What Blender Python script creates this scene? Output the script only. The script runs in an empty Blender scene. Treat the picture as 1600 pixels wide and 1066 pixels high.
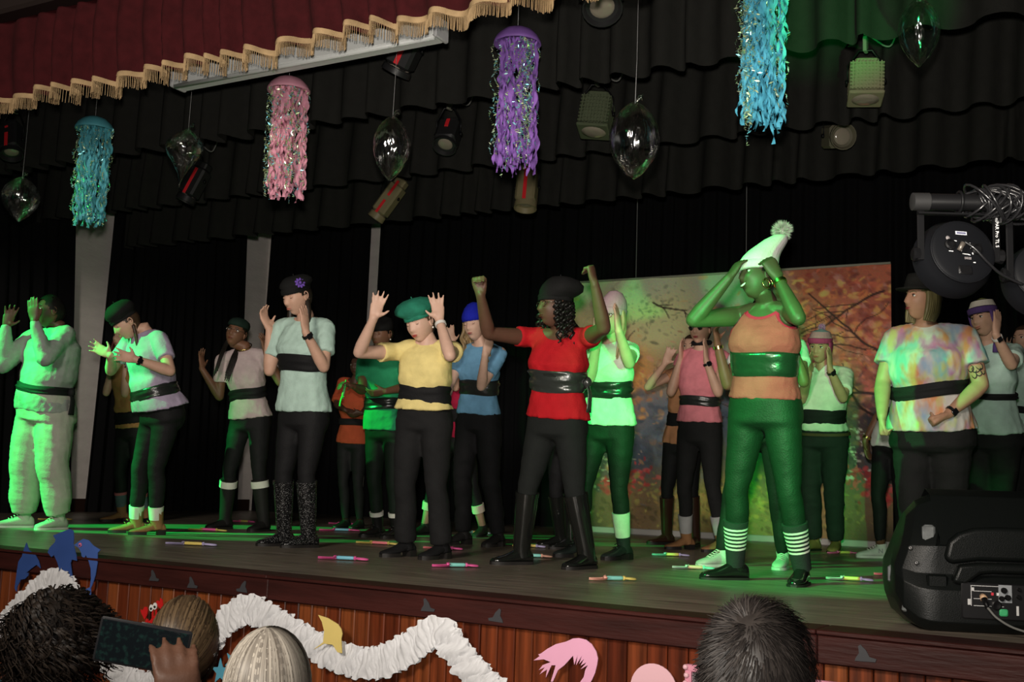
import bpy, math, random
import numpy as np
from mathutils import Vector, Matrix, noise as mnoise

random.seed(7)
rng = np.random.default_rng(11)
V = lambda *a: np.array(a, float)
sc = bpy.context.scene
COL = sc.collection
UP = V(0, 0, 1)

# ------------------------------------------------------------------ camera
cam_d = bpy.data.cameras.new('camera'); cam = bpy.data.objects.new('camera', cam_d); COL.objects.link(cam)
cam_d.sensor_width = 36.0; cam_d.lens = 36.0 * 1750.0 / 1600.0
cam_d.clip_start = 0.05; cam_d.clip_end = 100
_yaw, _pitch, _roll = math.radians(28.901), math.radians(7.1975), math.radians(1.92)
_f0 = V(-math.sin(_yaw), math.cos(_yaw), 0); _r0 = V(math.cos(_yaw), math.sin(_yaw), 0)
_fw = _f0 * math.cos(_pitch) + UP * math.sin(_pitch); _u = -_f0 * math.sin(_pitch) + UP * math.cos(_pitch)
_r = _r0 * math.cos(_roll) + _u * math.sin(_roll); _uu = -_r0 * math.sin(_roll) + _u * math.cos(_roll)
cam.matrix_world = Matrix(((_r[0], _uu[0], -_fw[0], 0), (_r[1], _uu[1], -_fw[1], 0), (_r[2], _uu[2], -_fw[2], 0.47), (0, 0, 0, 1)))
sc.camera = cam

# ------------------------------------------------------------------ world, lights, exposure
world = bpy.data.worlds.new('hall_darkness'); sc.world = world; world.use_nodes = True
world.node_tree.nodes['Background'].inputs[0].default_value = (0.55, 0.6, 0.7, 1)
world.node_tree.nodes['Background'].inputs[1].default_value = 0.006
sc.view_settings.view_transform = 'Standard'; sc.view_settings.look = 'None'
sc.view_settings.gamma = 1.0; sc.view_settings.use_curve_mapping = False
sc.view_settings.exposure = 0.0
try: sc.display_settings.display_device = 'sRGB'
except Exception: pass

def lamp(name, kind, loc, target, energy, color, size=0.1, angle=30, blend=0.3):
    d = bpy.data.lights.new(name, kind); d.energy = energy; d.color = color
    if kind == 'AREA': d.shape = 'DISK'; d.size = size
    elif kind == 'SPOT': d.spot_size = math.radians(angle); d.spot_blend = blend; d.shadow_soft_size = size
    else: d.shadow_soft_size = size
    o = bpy.data.objects.new(name, d); COL.objects.link(o)
    o.location = loc
    o.rotation_euler = (Vector(target) - Vector(loc)).to_track_quat('-Z', 'Y').to_euler()
    return o
GREEN = (0.02, 1.0, 0.16)
# the photographer's flash, fired from just above the lens
lamp('camera_flash', 'SPOT', (-0.02, -0.03, 0.66), (-3.0, 6.2, 2.75), 900, (1.0, 0.93, 0.84), 0.05, 78, 1.0)
# the hall's dimmed house light over the audience, behind the camera
lamp('house_light', 'AREA', (-1.5, -3.6, 3.4), (-3.6, 6.0, 0.6), 420, (1.0, 0.90, 0.78), 1.6)
# green beams of the disco light standing at the left of the hall
GL = (-10.2, 1.4, 4.4)
for nm, tgt, e, ang in (('a', (-7.45, 5.78, 0.90), 6200, 14), ('b', (-6.42, 5.95, 0.68), 3800, 10), ('c', (-5.25, 7.35, 0.70), 4800, 9),
                        ('d', (-6.25, 7.0, 1.0), 1300, 6)):
    lamp('green_beam_' + nm, 'SPOT', GL, tgt, e, GREEN, 0.03, ang, 0.25)
# green wash of the par can over the middle of the hall
GM = (-4.4, 0.2, 4.3)
for nm, tgt, e, ang in (('e', (-1.70, 5.65, 0.90), 3600, 18), ('f', (-2.86, 6.72, 0.95), 1800, 5)):
    lamp('green_wash_' + nm, 'SPOT', GM, tgt, e, GREEN, 0.04, ang, 0.5)
# the two par cans on the stand at the right edge throw green across the right half of the stage
lamp('par_green_a', 'SPOT', (-0.405, 3.01, 1.03), (-1.66, 5.72, 0.95), 720, GREEN, 0.03, 30, 0.5)
lamp('par_green_b', 'SPOT', (-0.18, 3.12, 1.00), (-2.80, 6.72, 1.1), 620, GREEN, 0.03, 14, 0.4)
lamp('par_green_c', 'SPOT', (-0.20, 3.12, 1.06), (-1.30, 6.0, 3.2), 600, GREEN, 0.03, 20, 0.6)
lamp('green_beam_j', 'SPOT', (-10.2, 1.4, 2.2), (-6.22, 5.2, 2.30), 900, GREEN, 0.03, 7, 0.8)

# ------------------------------------------------------------------ materials
MATS = {}
def srgb(r, g, b):
    f = lambda c: (c / 12.92 if c <= 0.04045 else ((c + 0.055) / 1.055) ** 2.4)
    return (f(r / 255), f(g / 255), f(b / 255))
def nodes_of(name):
    m = bpy.data.materials.new(name); m.use_nodes = True
    nt = m.node_tree; b = nt.nodes['Principled BSDF']
    return m, nt, b
def mat(name, col, rough=0.6, metal=0.0, spec=0.4, var=0.0, vscale=8.0, bump=0.0, bscale=60.0, stretch=(1, 1, 1), coat=0.0, sheen=0.0, emit=0.0):
    if name in MATS: return MATS[name]
    m, nt, b = nodes_of(name)
    b.inputs['Base Color'].default_value = (*col, 1); b.inputs['Roughness'].default_value = rough
    b.inputs['Metallic'].default_value = metal; b.inputs['Specular IOR Level'].default_value = spec
    if coat: b.inputs['Coat Weight'].default_value = coat; b.inputs['Coat Roughness'].default_value = 0.08
    if sheen: b.inputs['Sheen Weight'].default_value = sheen
    if emit:
        b.inputs['Emission Color'].default_value = (*col, 1); b.inputs['Emission Strength'].default_value = emit
    if var or bump:
        tc = nt.nodes.new('ShaderNodeTexCoord'); mp = nt.nodes.new('ShaderNodeMapping'); mp.inputs['Scale'].default_value = stretch
        nt.links.new(tc.outputs['Object'], mp.inputs[0])
    if var:
        n = nt.nodes.new('ShaderNodeTexNoise'); n.inputs['Scale'].default_value = vscale; n.inputs['Detail'].default_value = 4
        nt.links.new(mp.outputs[0], n.inputs['Vector'])
        mr = nt.nodes.new('ShaderNodeMapRange'); mr.inputs[1].default_value = 0.3; mr.inputs[2].default_value = 0.7
        mr.inputs[3].default_value = 1 - var; mr.inputs[4].default_value = 1 + var
        nt.links.new(n.outputs[0], mr.inputs[0])
        mx = nt.nodes.new('ShaderNodeMix'); mx.data_type = 'RGBA'; mx.blend_type = 'MULTIPLY'; mx.inputs[0].default_value = 1
        mx.inputs[6].default_value = (*col, 1); nt.links.new(mr.outputs[0], mx.inputs[7]); nt.links.new(mx.outputs[2], b.inputs['Base Color'])
    if bump:
        n2 = nt.nodes.new('ShaderNodeTexNoise'); n2.inputs['Scale'].default_value = bscale; n2.inputs['Detail'].default_value = 3
        nt.links.new(mp.outputs[0], n2.inputs['Vector'])
        bp = nt.nodes.new('ShaderNodeBump'); bp.inputs['Strength'].default_value = bump; bp.inputs['Distance'].default_value = 0.01
        nt.links.new(n2.outputs[0], bp.inputs['Height']); nt.links.new(bp.outputs[0], b.inputs['Normal'])
    MATS[name] = m; return m
def fabric(name, col, rough=0.85, var=0.10, **k): return mat(name, col, rough, spec=0.2, var=var, vscale=14, bump=0.25, bscale=140, **k)
def satin(name, col, rough=0.28): return mat(name, col, rough, spec=0.7, var=0.12, vscale=10, bump=0.5, bscale=16)
def skin(name, col): return mat(name, col, 0.5, spec=0.35, var=0.07, vscale=20, bump=0.05, bscale=200)

# ------------------------------------------------------------------ mesh helpers
def unit(v):
    v = np.asarray(v, float); n = np.linalg.norm(v); return v / n if n > 1e-9 else v
class MB:
    """collects closed pieces; build() links them as ONE mesh object"""
    def __init__(s): s.v = []; s.f = []; s.m = []; s.n = 0
    def add(s, verts, faces, mi=0):
        verts = np.asarray(verts, float).reshape(-1, 3); s.v.append(verts)
        o = s.n
        s.f += [tuple(i + o for i in f) for f in faces]; s.m += [mi] * len(faces); s.n += len(verts); return s
    def merge(s, other, mi=None):
        o = s.n; s.v += other.v; s.f += [tuple(i + o for i in f) for f in other.f]
        s.m += other.m if mi is None else [mi] * len(other.f); s.n += other.n; return s
    def verts(s): return np.concatenate(s.v) if s.v else np.zeros((0, 3))
    def loft(s, rings, mi=0, cap=True, closed=True):
        n = len(rings[0]); k = len(rings); vs = np.concatenate([np.asarray(r, float) for r in rings]); fs = []
        for i in range(k - 1):
            for j in range(n if closed else n - 1):
                a = i * n + j; b = i * n + (j + 1) % n
                fs.append((a, b, b + n, a + n))
        if cap and closed:
            c0 = len(vs); vs = np.vstack([vs, rings[0].mean(0), rings[-1].mean(0)])
            for j in range(n):
                fs.append(((j + 1) % n, j, c0)); fs.append(((k - 1) * n + j, (k - 1) * n + (j + 1) % n, c0 + 1))
        return s.add(vs, fs, mi)
    def tube(s, pts, rad, seg=10, mi=0, ref=None, cap=True, flat=1.0, dome=False):
        """swept ellipse; rad scalar/list; flat = ratio of the second radius; ref = direction of the first radius"""
        pts = [np.asarray(p, float) for p in pts]; k = len(pts)
        rad = [rad] * k if np.isscalar(rad) else list(rad)
        if dome:
            t0 = unit(pts[1] - pts[0]); t1 = unit(pts[-1] - pts[-2]); r0, r1 = rad[0], rad[-1]
            pts = [pts[0] - t0 * r0 * .9, pts[0] - t0 * r0 * .55] + pts + [pts[-1] + t1 * r1 * .55, pts[-1] + t1 * r1 * .9]
            rad = [r0 * .4, r0 * .82] + rad + [r1 * .82, r1 * .4]; k += 4
        T = [unit(pts[min(i + 1, k - 1)] - pts[max(i - 1, 0)]) for i in range(k)]
        if ref is None:
            ref = V(0, 0, 1) if abs(T[0][2]) < .9 else V(1, 0, 0); trans = True
        else: trans = False
        ref = np.asarray(ref, float); a = np.linspace(0, 2 * math.pi, seg, endpoint=False); rings = []
        for p, t, r in zip(pts, T, rad):
            x = unit(ref - t * (ref @ t)); y = np.cross(t, x)
            if trans: ref = x
            rings.append(p + np.outer(np.cos(a) * r, x) + np.outer(np.sin(a) * r * flat, y))
        return s.loft(rings, mi, cap)
    def box(s, c, half, ax=None, mi=0, bevel=0.0):
        c = np.asarray(c, float); ax = np.eye(3) if ax is None else np.asarray(ax, float); h = half
        if bevel <= 0:
            vs = [c + ax[0] * x * h[0] + ax[1] * y * h[1] + ax[2] * z * h[2] for x in (-1, 1) for y in (-1, 1) for z in (-1, 1)]
            return s.add(vs, [(0, 1, 3, 2), (4, 6, 7, 5), (0, 4, 5, 1), (2, 3, 7, 6), (0, 2, 6, 4), (1, 5, 7, 3)], mi)
        b = bevel; rings = []
        def ring(hx, hy, z, cc):
            pts = []
            for sx, sy in ((1, 1), (-1, 1), (-1, -1), (1, -1)):
                pair = [(sx * (hx - cc), sy * hy), (sx * hx, sy * (hy - cc))]
                if sx * sy > 0: pair = pair[::-1]
                pts += pair
            return np.array([c + ax[0] * x + ax[1] * y + ax[2] * z for x, y in pts])
        for z, i in ((-h[2], b), (-h[2] + b, 0), (h[2] - b, 0), (h[2], b)): rings.append(ring(h[0] - i, h[1] - i, z, b))
        return s.loft(rings, mi)
    def lathe(s, prof, seg=24, mi=0, c=(0, 0, 0), ax=None, cap=True, wob=None):
        ax = np.eye(3) if ax is None else ax; c = np.asarray(c, float); a = np.linspace(0, 2 * math.pi, seg, endpoint=False); rings = []
        for r, z in prof:
            rr = r * (1 + (wob(a, z) if wob else 0))
            rings.append(c + np.outer(np.cos(a) * rr, ax[0]) + np.outer(np.sin(a) * rr, ax[1]) + ax[2] * z)
        return s.loft(rings, mi, cap)
    def ball(s, c, r, seg=12, rings=8, mi=0, ax=None):
        r = (r, r, r) if np.isscalar(r) else r; ax = np.eye(3) if ax is None else ax; c = np.asarray(c, float); R = []
        a = np.linspace(0, 2 * math.pi, seg, endpoint=False)
        for i in range(rings):
            th = math.pi * (i + .5) / rings
            R.append(c + np.outer(np.cos(a) * math.sin(th) * r[0], ax[0]) + np.outer(np.sin(a) * math.sin(th) * r[1], ax[1]) - ax[2] * math.cos(th) * r[2])
        return s.loft(R, mi)
    def torus(s, c, R, r, ax=None, seg=24, n=6, mi=0, arc=(0, 2 * math.pi), ry=1.0):
        ax = np.eye(3) if ax is None else ax; c = np.asarray(c, float); full = abs(arc[1] - arc[0] - 2 * math.pi) < 1e-6
        t = np.linspace(arc[0], arc[1], seg + 1)
        pts = [c + ax[0] * math.cos(q) * R + ax[1] * math.sin(q) * R * ry for q in t]
        return s.tube(pts, r, n, mi, ref=ax[2], cap=not full)
    def prism(s, outline, th, c, ax, mi=0):
        """polygon outline (2-D) extruded to a plate of thickness th; ax = x axis, y axis, normal"""
        c = np.asarray(c, float); n = len(outline)
        a = np.array([c + ax[0] * x + ax[1] * y - ax[2] * th / 2 for x, y in outline]); b = a + np.asarray(ax[2]) * th
        fs = [tuple(range(n))[::-1], tuple(range(n, 2 * n))] + [(i, (i + 1) % n, n + (i + 1) % n, n + i) for i in range(n)]
        return s.add(np.vstack([a, b]), fs, mi)
    def sheet(s, P, mi=0):
        """grid of points (rows, cols, 3)"""
        r, c = P.shape[:2]
        fs = [(i * c + j, i * c + j + 1, (i + 1) * c + j + 1, (i + 1) * c + j) for i in range(r - 1) for j in range(c - 1)]
        return s.add(P.reshape(-1, 3), fs, mi)
    def build(s, name, mats, parent=None, origin=None, smooth=True):
        v = s.verts(); return link_mesh(name, v, s.f, s.m, mats, parent, origin, smooth)
def link_mesh(name, v, faces, mi, mats, parent=None, origin=None, smooth=True):
    if origin is None: origin = parent_loc(parent) if parent is not None else (V((v[:, 0].min() + v[:, 0].max()) / 2, (v[:, 1].min() + v[:, 1].max()) / 2, v[:, 2].min()) if len(v) else V(0, 0, 0))
    origin = np.asarray(origin, float)
    me = bpy.data.meshes.new(name); me.from_pydata((v - origin).tolist(), [], faces)
    if not isinstance(mats, (list, tuple)): mats = [mats]
    for m in mats: me.materials.append(m)
    if len(mats) > 1: me.polygons.foreach_set('material_index', np.array(mi, dtype=np.int32))
    if smooth is True: me.polygons.foreach_set('use_smooth', np.ones(len(me.polygons), dtype=bool))
    elif smooth:  # angle
        me.polygons.foreach_set('use_smooth', np.ones(len(me.polygons), dtype=bool)); me.set_sharp_from_angle(angle=smooth)
    me.update()
    o = bpy.data.objects.new(name, me); COL.objects.link(o)
    if parent is not None:
        o.parent = parent; o.location = Vector(origin - parent_loc(parent))
    else: o.location = Vector(origin)
    o['wl'] = tuple(origin); return o
def parent_loc(p): return np.array(p['wl'], float)
def empty(name, loc):
    o = bpy.data.objects.new(name, None); COL.objects.link(o); o.location = Vector(loc); o['wl'] = tuple(float(x) for x in loc); o.empty_display_size = 0.1; return o
def tag(o, label=None, cat=None, group=None, kind=None):
    if label: o['label'] = label
    if cat: o['category'] = cat
    if group: o['group'] = group
    if kind: o['kind'] = kind
    return o
def frame(x, z):
    """orthonormal axes (x, y, z) from an x hint and a z axis"""
    z = unit(z); x = unit(np.asarray(x, float) - z * (np.asarray(x, float) @ z)); return np.array([x, np.cross(z, x), z])
ANG = math.radians(35)
# voxel-unioned pieces are queued and evaluated together
REM = []
def queue(name, mb, voxel, mats, parent, smooth_it=6, extra=None, post=None, cuts=None):
    me = bpy.data.meshes.new('raw'); me.from_pydata(mb.verts().tolist(), [], mb.f)
    o = bpy.data.objects.new('raw', me); COL.objects.link(o)
    r = o.modifiers.new('r', 'REMESH'); r.mode = 'VOXEL'; r.voxel_size = voxel; r.adaptivity = 0
    if smooth_it:
        sm = o.modifiers.new('s', 'SMOOTH'); sm.factor = 0.5; sm.iterations = smooth_it
    REM.append((o, name, mats, parent, extra, post, cuts))
def flush():
    dg = bpy.context.evaluated_depsgraph_get(); dg.update()
    for o, name, mats, parent, extra, post, cuts in REM:
        m = o.evaluated_get(dg).to_mesh()
        nv = len(m.vertices); v = np.empty(nv * 3); m.vertices.foreach_get('co', v); v = v.reshape(-1, 3)
        nl = len(m.loops); li = np.empty(nl, dtype=np.int32); m.loops.foreach_get('vertex_index', li)
        ls = np.empty(len(m.polygons), dtype=np.int32); m.polygons.foreach_get('loop_total', ls)
        nr = np.empty(nv * 3); m.vertices.foreach_get('normal', nr); nr = nr.reshape(-1, 3)
        st = np.concatenate([[0], np.cumsum(ls)])
        o.evaluated_get(dg).to_mesh_clear()
        F = li.reshape(-1, 4) if (ls == 4).all() else None
        if post is not None: v = post(v, nr)
        if cuts and F is not None:
            for c, r in cuts:
                d = np.linalg.norm(v - c, axis=1); ins = d < r
                F = F[~ins[F].all(1)]
                v[ins] = c + (v[ins] - c) * (r / np.maximum(d[ins], 1e-4))[:, None]
            used = np.unique(F); remap = -np.ones(len(v), dtype=np.int64); remap[used] = np.arange(len(used)); v = v[used]; F = remap[F]
        faces = F.tolist() if F is not None else [tuple(li[st[i]:st[i + 1]]) for i in range(len(ls))]
        mi = [0] * len(faces)
        if extra is not None and extra.n:
            off = len(v); v = np.vstack([v, extra.verts()]); faces += [tuple(i + off for i in f) for f in extra.f]; mi += extra.m
        link_mesh(name, v, faces, mi, mats, parent)
    for o, *_ in REM:
        me = o.data; bpy.data.objects.remove(o); bpy.data.meshes.remove(me)
    REM.clear()
def fnoise(p, sc_, seed=0.0):
    """cheap smooth vector-free noise on (n,3) points from summed sines"""
    r = np.random.default_rng(int(seed * 97) + 5); out = np.zeros(len(p))
    for k in range(7):
        w = r.normal(size=3) * sc_ * (0.6 + 0.35 * k); out += np.sin(p @ w + r.uniform(0, 6.28)) / (1 + 0.5 * k)
    return out / 3.0
# ------------------------------------------------------------------ the setting
def edge_y(x): return 3.91 - 0.0615 * x           # front edge of the stage
EX = unit(V(1, -0.0615, 0)); EN = unit(V(-0.0615, -1, 0))   # along the edge, out towards the hall
def floor_mat():
    m, nt, b = nodes_of('stage_boards')
    tc = nt.nodes.new('ShaderNodeTexCoord'); mp = nt.nodes.new('ShaderNodeMapping'); mp.inputs['Scale'].default_value = (0.7, 9, 1)
    nt.links.new(tc.outputs['Object'], mp.inputs[0])
    n = nt.nodes.new('ShaderNodeTexNoise'); n.inputs['Scale'].default_value = 3.0; n.inputs['Detail'].default_value = 8; n.inputs['Roughness'].default_value = 0.65
    nt.links.new(mp.outputs[0], n.inputs['Vector'])
    cr = nt.nodes.new('ShaderNodeValToRGB'); e = cr.color_ramp.elements
    e[0].position = 0.3; e[0].color = (0.065, 0.050, 0.038, 1); e[1].position = 0.72; e[1].color = (0.40, 0.33, 0.26, 1)
    nt.links.new(n.outputs[0], cr.inputs[0]); nt.links.new(cr.outputs[0], b.inputs['Base Color'])
    n3 = nt.nodes.new('ShaderNodeTexNoise'); n3.inputs['Scale'].default_value = 2.2; n3.inputs['Detail'].default_value = 5
    nt.links.new(tc.outputs['Object'], n3.inputs['Vector'])
    mr = nt.nodes.new('ShaderNodeMapRange'); mr.inputs[3].default_value = 0.22; mr.inputs[4].default_value = 0.5
    nt.links.new(n3.outputs[0], mr.inputs[0]); nt.links.new(mr.outputs[0], b.inputs['Roughness'])
    bp = nt.nodes.new('ShaderNodeBump'); bp.inputs['Strength'].default_value = 0.25; bp.inputs['Distance'].default_value = 0.004
    nt.links.new(n.outputs[0], bp.inputs['Height']); nt.links.new(bp.outputs[0], b.inputs['Normal'])
    return m
mb = MB()
ys = [V(-10.2, edge_y(-10.2), 0), V(3, edge_y(3), 0), V(3, 11.6, 0), V(-10.2, 11.6, 0)]
top = np.array(ys); bot = top - UP * 0.06
mb.add(np.vstack([top, bot]), [(0, 1, 2, 3), (7, 6, 5, 4), (0, 4, 5, 1), (1, 5, 6, 2), (2, 6, 7, 3), (3, 7, 4, 0)])
tag(mb.build('floor', floor_mat(), smooth=False, origin=(0, 0, 0)), kind='structure')
# hall floor in front of the stage
mb = MB(); mb.box((-3.6, 0, -1.25), (7.5, 4.6, 0.05)); tag(mb.build('floor_hall', mat('hall_floor', (0.05, 0.04, 0.035), 0.5, var=0.2), smooth=False), kind='structure')
M_wallwhite = mat('painted_brick', (0.80, 0.73, 0.70), 0.8, spec=0.2, var=0.06, vscale=3, bump=0.4, bscale=14, stretch=(1, 1, 3))
M_dark = mat('dark_wood_trim', (0.03, 0.014, 0.010), 0.5)
M_blackwall = mat('black_ceiling', (0.01, 0.01, 0.011), 0.9)
mb = MB(); mb.box((-10.06, 7.6, 2.2), (0.06, 4.0, 2.5)); wl = tag(mb.build('wall_left', M_wallwhite, smooth=False), kind='structure')
mb = MB(); mb.box((-9.985, 7.6, 0.07), (0.015, 3.6, 0.07), bevel=0.004); tag(mb.build('baseboard_left', M_dark, smooth=False), kind='structure')
mb = MB(); mb.box((-3.6, 11.36, 2.2), (6.6, 0.06, 2.5)); tag(mb.build('wall_back', M_wallwhite, smooth=False), kind='structure')
mb = MB(); mb.box((-3.6, 7.8, 4.76), (6.6, 3.9, 0.06)); tag(mb.build('ceiling', M_blackwall, smooth=False), kind='structure')
mb = MB(); mb.box((-3.6, 4.36, 4.0), (6.6, 0.07, 0.72), bevel=0.02); tag(mb.build('wall_proscenium', mat('proscenium_brown', (0.02, 0.012, 0.010), 0.7), smooth=False), kind='structure')
# front of the stage: rail boards and upright planks
M_rail = mat('rail_wood', (0.040, 0.009, 0.007), 0.55, spec=0.25, var=0.35, vscale=6, bump=0.25, bscale=30, stretch=(0.3, 3, 3))
xs = [-10.2, -7.2, -3.508, -0.95, 3.0]
rail = empty('trim_1', (-3.5, edge_y(-3.5), -0.11)); tag(rail, kind='structure')
for a, b in zip(xs[:-1], xs[1:]):
    mb = MB(); cx = (a + b) / 2; c = V(cx, edge_y(cx), -0.0475) + EN * 0.012; L = (b - a) / 2 / EX[0] - 0.0015
    mb.box(c - UP * 0.010, (L, 0.014, 0.0475), frame(EX, UP), bevel=0.004); mb.build('rail_board', M_rail, rail, smooth=ANG)
    mb = MB(); mb.box(V(cx, edge_y(cx), 0.0) - EN * 0.05, (L, 0.088, 0.008), frame(EX, UP), bevel=0.003); mb.build('nosing', M_rail, rail, smooth=ANG)
def plank_mat():
    m, nt, b = nodes_of('plank_varnish')
    oi = nt.nodes.new('ShaderNodeObjectInfo'); cr = nt.nodes.new('ShaderNodeValToRGB'); e = cr.color_ramp.elements
    e[0].color = (0.085, 0.016, 0.006, 1); e[1].color = (0.30, 0.085, 0.022, 1)
    n1 = cr.color_ramp.elements.new(0.4); n1.color = (0.16, 0.032, 0.010, 1); n1 = cr.color_ramp.elements.new(0.75); n1.color = (0.19, 0.045, 0.014, 1)
    nt.links.new(oi.outputs['Random'], cr.inputs[0])
    tc = nt.nodes.new('ShaderNodeTexCoord'); mp = nt.nodes.new('ShaderNodeMapping'); mp.inputs['Scale'].default_value = (22, 22, 1.2)
    nt.links.new(tc.outputs['Object'], mp.inputs[0]); nt.links.new(oi.outputs['Location'], mp.inputs['Location'])
    n = nt.nodes.new('ShaderNodeTexNoise'); n.inputs['Scale'].default_value = 2.2; n.inputs['Detail'].default_value = 6; nt.links.new(mp.outputs[0], n.inputs['Vector'])
    mr = nt.nodes.new('ShaderNodeMapRange'); mr.inputs[1].default_value = 0.3; mr.inputs[2].default_value = 0.7; mr.inputs[3].default_value = 0.45; mr.inputs[4].default_value = 1.35
    nt.links.new(n.outputs[0], mr.inputs[0])
    mx = nt.nodes.new('ShaderNodeMix'); mx.data_type = 'RGBA'; mx.blend_type = 'MULTIPLY'; mx.inputs[0].default_value = 1
    nt.links.new(cr.outputs[0], mx.inputs[6]); nt.links.new(mr.outputs[0], mx.inputs[7]); nt.links.new(mx.outputs[2], b.inputs['Base Color'])
    b.inputs['Roughness'].default_value = 0.33; b.inputs['Coat Weight'].default_value = 0.25
    return m
pl = empty('wall_stage_front', (-3.5, edge_y(-3.5), -1.2)); tag(pl, kind='structure')
mb = MB(); c = V(-3.6, edge_y(-3.6), -0.63) - EN * 0.06; mb.box(c, (6.6, 0.015, 0.57), frame(EX, UP)); mb.build('backing_board', M_dark, pl, smooth=False)
MP = plank_mat(); x = -8.2; pw = 0.083; pme = None
while x < 2.2:
    c = V(x, edge_y(x), -0.65) - EN * (0.022 + 0.004 * random.random())
    if pme is None:
        mb = MB(); mb.box(c, (pw / 2 - 0.0022, 0.012, 0.547), frame(EX, UP), bevel=0.004); o = mb.build('plank', MP, pl, origin=c, smooth=ANG); pme = o.data
    else:
        o = bpy.data.objects.new('plank', pme); COL.objects.link(o); o.parent = pl; o.location = Vector(c - parent_loc(pl))
    x += pw

# ------------------------------------------------------------------ curtains
def curtain(name, a0, a1, b0, b1, z0, z1, amp, wl, m, nz=14, seed=1, sharp=1.0, flare=0.4, normal=None, per=10):
    """pleated cloth; a = bottom ends (x, y), b = top ends, z0..z1; returns object and the fold function"""
    a0, a1, b0, b1 = (V(*p, 0) for p in (a0, a1, b0, b1)); L = np.linalg.norm(a1 - a0); nf = max(2, int(L / wl)); nx = nf * per + 1
    d = unit(a1 - a0); nrm = V(-d[1], d[0], 0) if normal is None else V(*normal)
    r = np.random.default_rng(seed); ph = np.cumsum(np.clip(r.normal(1, 0.28, nf + 2), 0.5, 1.7)); ph = ph / ph[nf] * nf
    am = np.clip(r.normal(1, 0.25, nf + 2), 0.4, 1.5)
    def fold(u):
        k = u * nf; i = np.interp(k, ph[:-1] - ph[0], np.arange(nf + 1)); w = np.sin(2 * math.pi * i)
        return np.sign(w) * np.abs(w) ** sharp * np.interp(i, np.arange(nf + 2), am)
    u = np.linspace(0, 1, nx); P = np.zeros((nz, nx, 3))
    for k in range(nz):
        v = k / (nz - 1); base = (a0 + np.outer(u, a1 - a0)) * (1 - v) + (b0 + np.outer(u, b1 - b0)) * v
        A = amp * (1 - flare * v); P[k] = base + np.outer(fold(u + 0.004 * math.sin(v * 3 + seed)), nrm) * A; P[k, :, 2] = z0 + (z1 - z0) * v
    mb = MB(); mb.sheet(P); mb.sheet(P[::-1] + nrm * 0.004)
    return mb.build(name, m), fold
M_blk = fabric('black_drape', (0.0042, 0.0042, 0.005), 0.95)
M_bord = fabric('border_drape', (0.018, 0.0178, 0.0155), 0.9)
c, _ = curtain('drape', (-9.86, 3.0), (-9.86, 8.30), (-9.86, 3.0), (-9.86, 7.95), 0.0, 4.6, 0.05, 0.16, M_blk, seed=3)
tag(c, 'black floor-length drape on the left, before the wide strip of white wall', 'curtain', 'black stage drapes')
c, _ = curtain('drape', (-9.86, 8.50), (-9.86, 10.86), (-9.86, 8.62), (-9.86, 10.68), 0.0, 4.6, 0.05, 0.15, M_blk, seed=4)
tag(c, 'black floor-length drape between the two strips of bare white wall', 'curtain', 'black stage drapes')
c, _ = curtain('drape', (-9.9, 11.16), (-8.235, 11.16), (-9.85, 11.16), (-8.225, 11.16), 0.0, 4.6, 0.05, 0.15, M_blk, seed=5)
tag(c, 'black drape on the back wall left of the thin white slit', 'curtain', 'black stage drapes')
c, _ = curtain('drape', (-8.16, 11.16), (2.2, 11.16), (-8.09, 11.16), (2.2, 11.16), 0.0, 4.6, 0.05, 0.15, M_blk, seed=6)
tag(c, 'wide black drape across the back of the stage behind the painted backdrop', 'curtain', 'black stage drapes')
BORD = []
for i, (Y, zb, lab) in enumerate(((6.0, 2.93, 'dark pleated border curtain nearest the audience, catching green light'), (7.4, 2.94, 'dark pleated border curtain in the middle row of three'), (8.6, 2.91, 'dark pleated border curtain furthest back, lowest in view above the backdrop'))):
    c, _ = curtain('border_curtain', (-9.7, Y), (2.0, Y), (-9.7, Y), (2.0, Y), zb, 4.6, 0.075, 0.27, M_bord, nz=8, seed=20 + i, sharp=0.6, flare=0.5)
    tag(c, lab, 'curtain', 'border curtains above the stage')
# red front valance with gold fringe
M_red = fabric('red_velvet', (0.046, 0.005, 0.0065), 0.95, var=0.2)
M_gold = fabric('gold_fringe', (0.40, 0.275, 0.145), 0.7, var=0.2)
val = empty('front_valance', (-4.2, 4.42, 2.66)); tag(val, 'dark red velvet front valance edged with gold fringe', 'curtain')
rv, fold = curtain('velvet', (-9.5, 4.42), (1.6, 4.42), (-9.5, 4.42), (1.6, 4.42), 2.74, 3.34, 0.055, 0.20, M_red, nz=8, seed=31, sharp=0.8, flare=0.6)
rv.parent = val; rv.location = Vector(parent_loc(rv) - parent_loc(val))
N = 2200; u = np.linspace(0, 1, N); xx = -9.5 + 11.1 * u; fy = 4.42 + fold(u + 0.004 * math.sin(31)) * 0.055
zz = 2.745 + 0.012 * np.sin(u * 61) + 0.01 * np.sin(u * 173)
P = np.zeros((3, N, 3)); 
for k, (dz, dy) in enumerate(((0.03, -0.006), (0.015, -0.010), (0.0, -0.006))): P[k, :, 0] = xx; P[k, :, 1] = fy + dy; P[k, :, 2] = zz + dz
mb = MB(); mb.sheet(P); mb.sheet(P[::-1] + V(0, 0.012, 0)); mb.build('braid', M_gold, val)
mb = MB(); vs = []; fs = []
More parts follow.
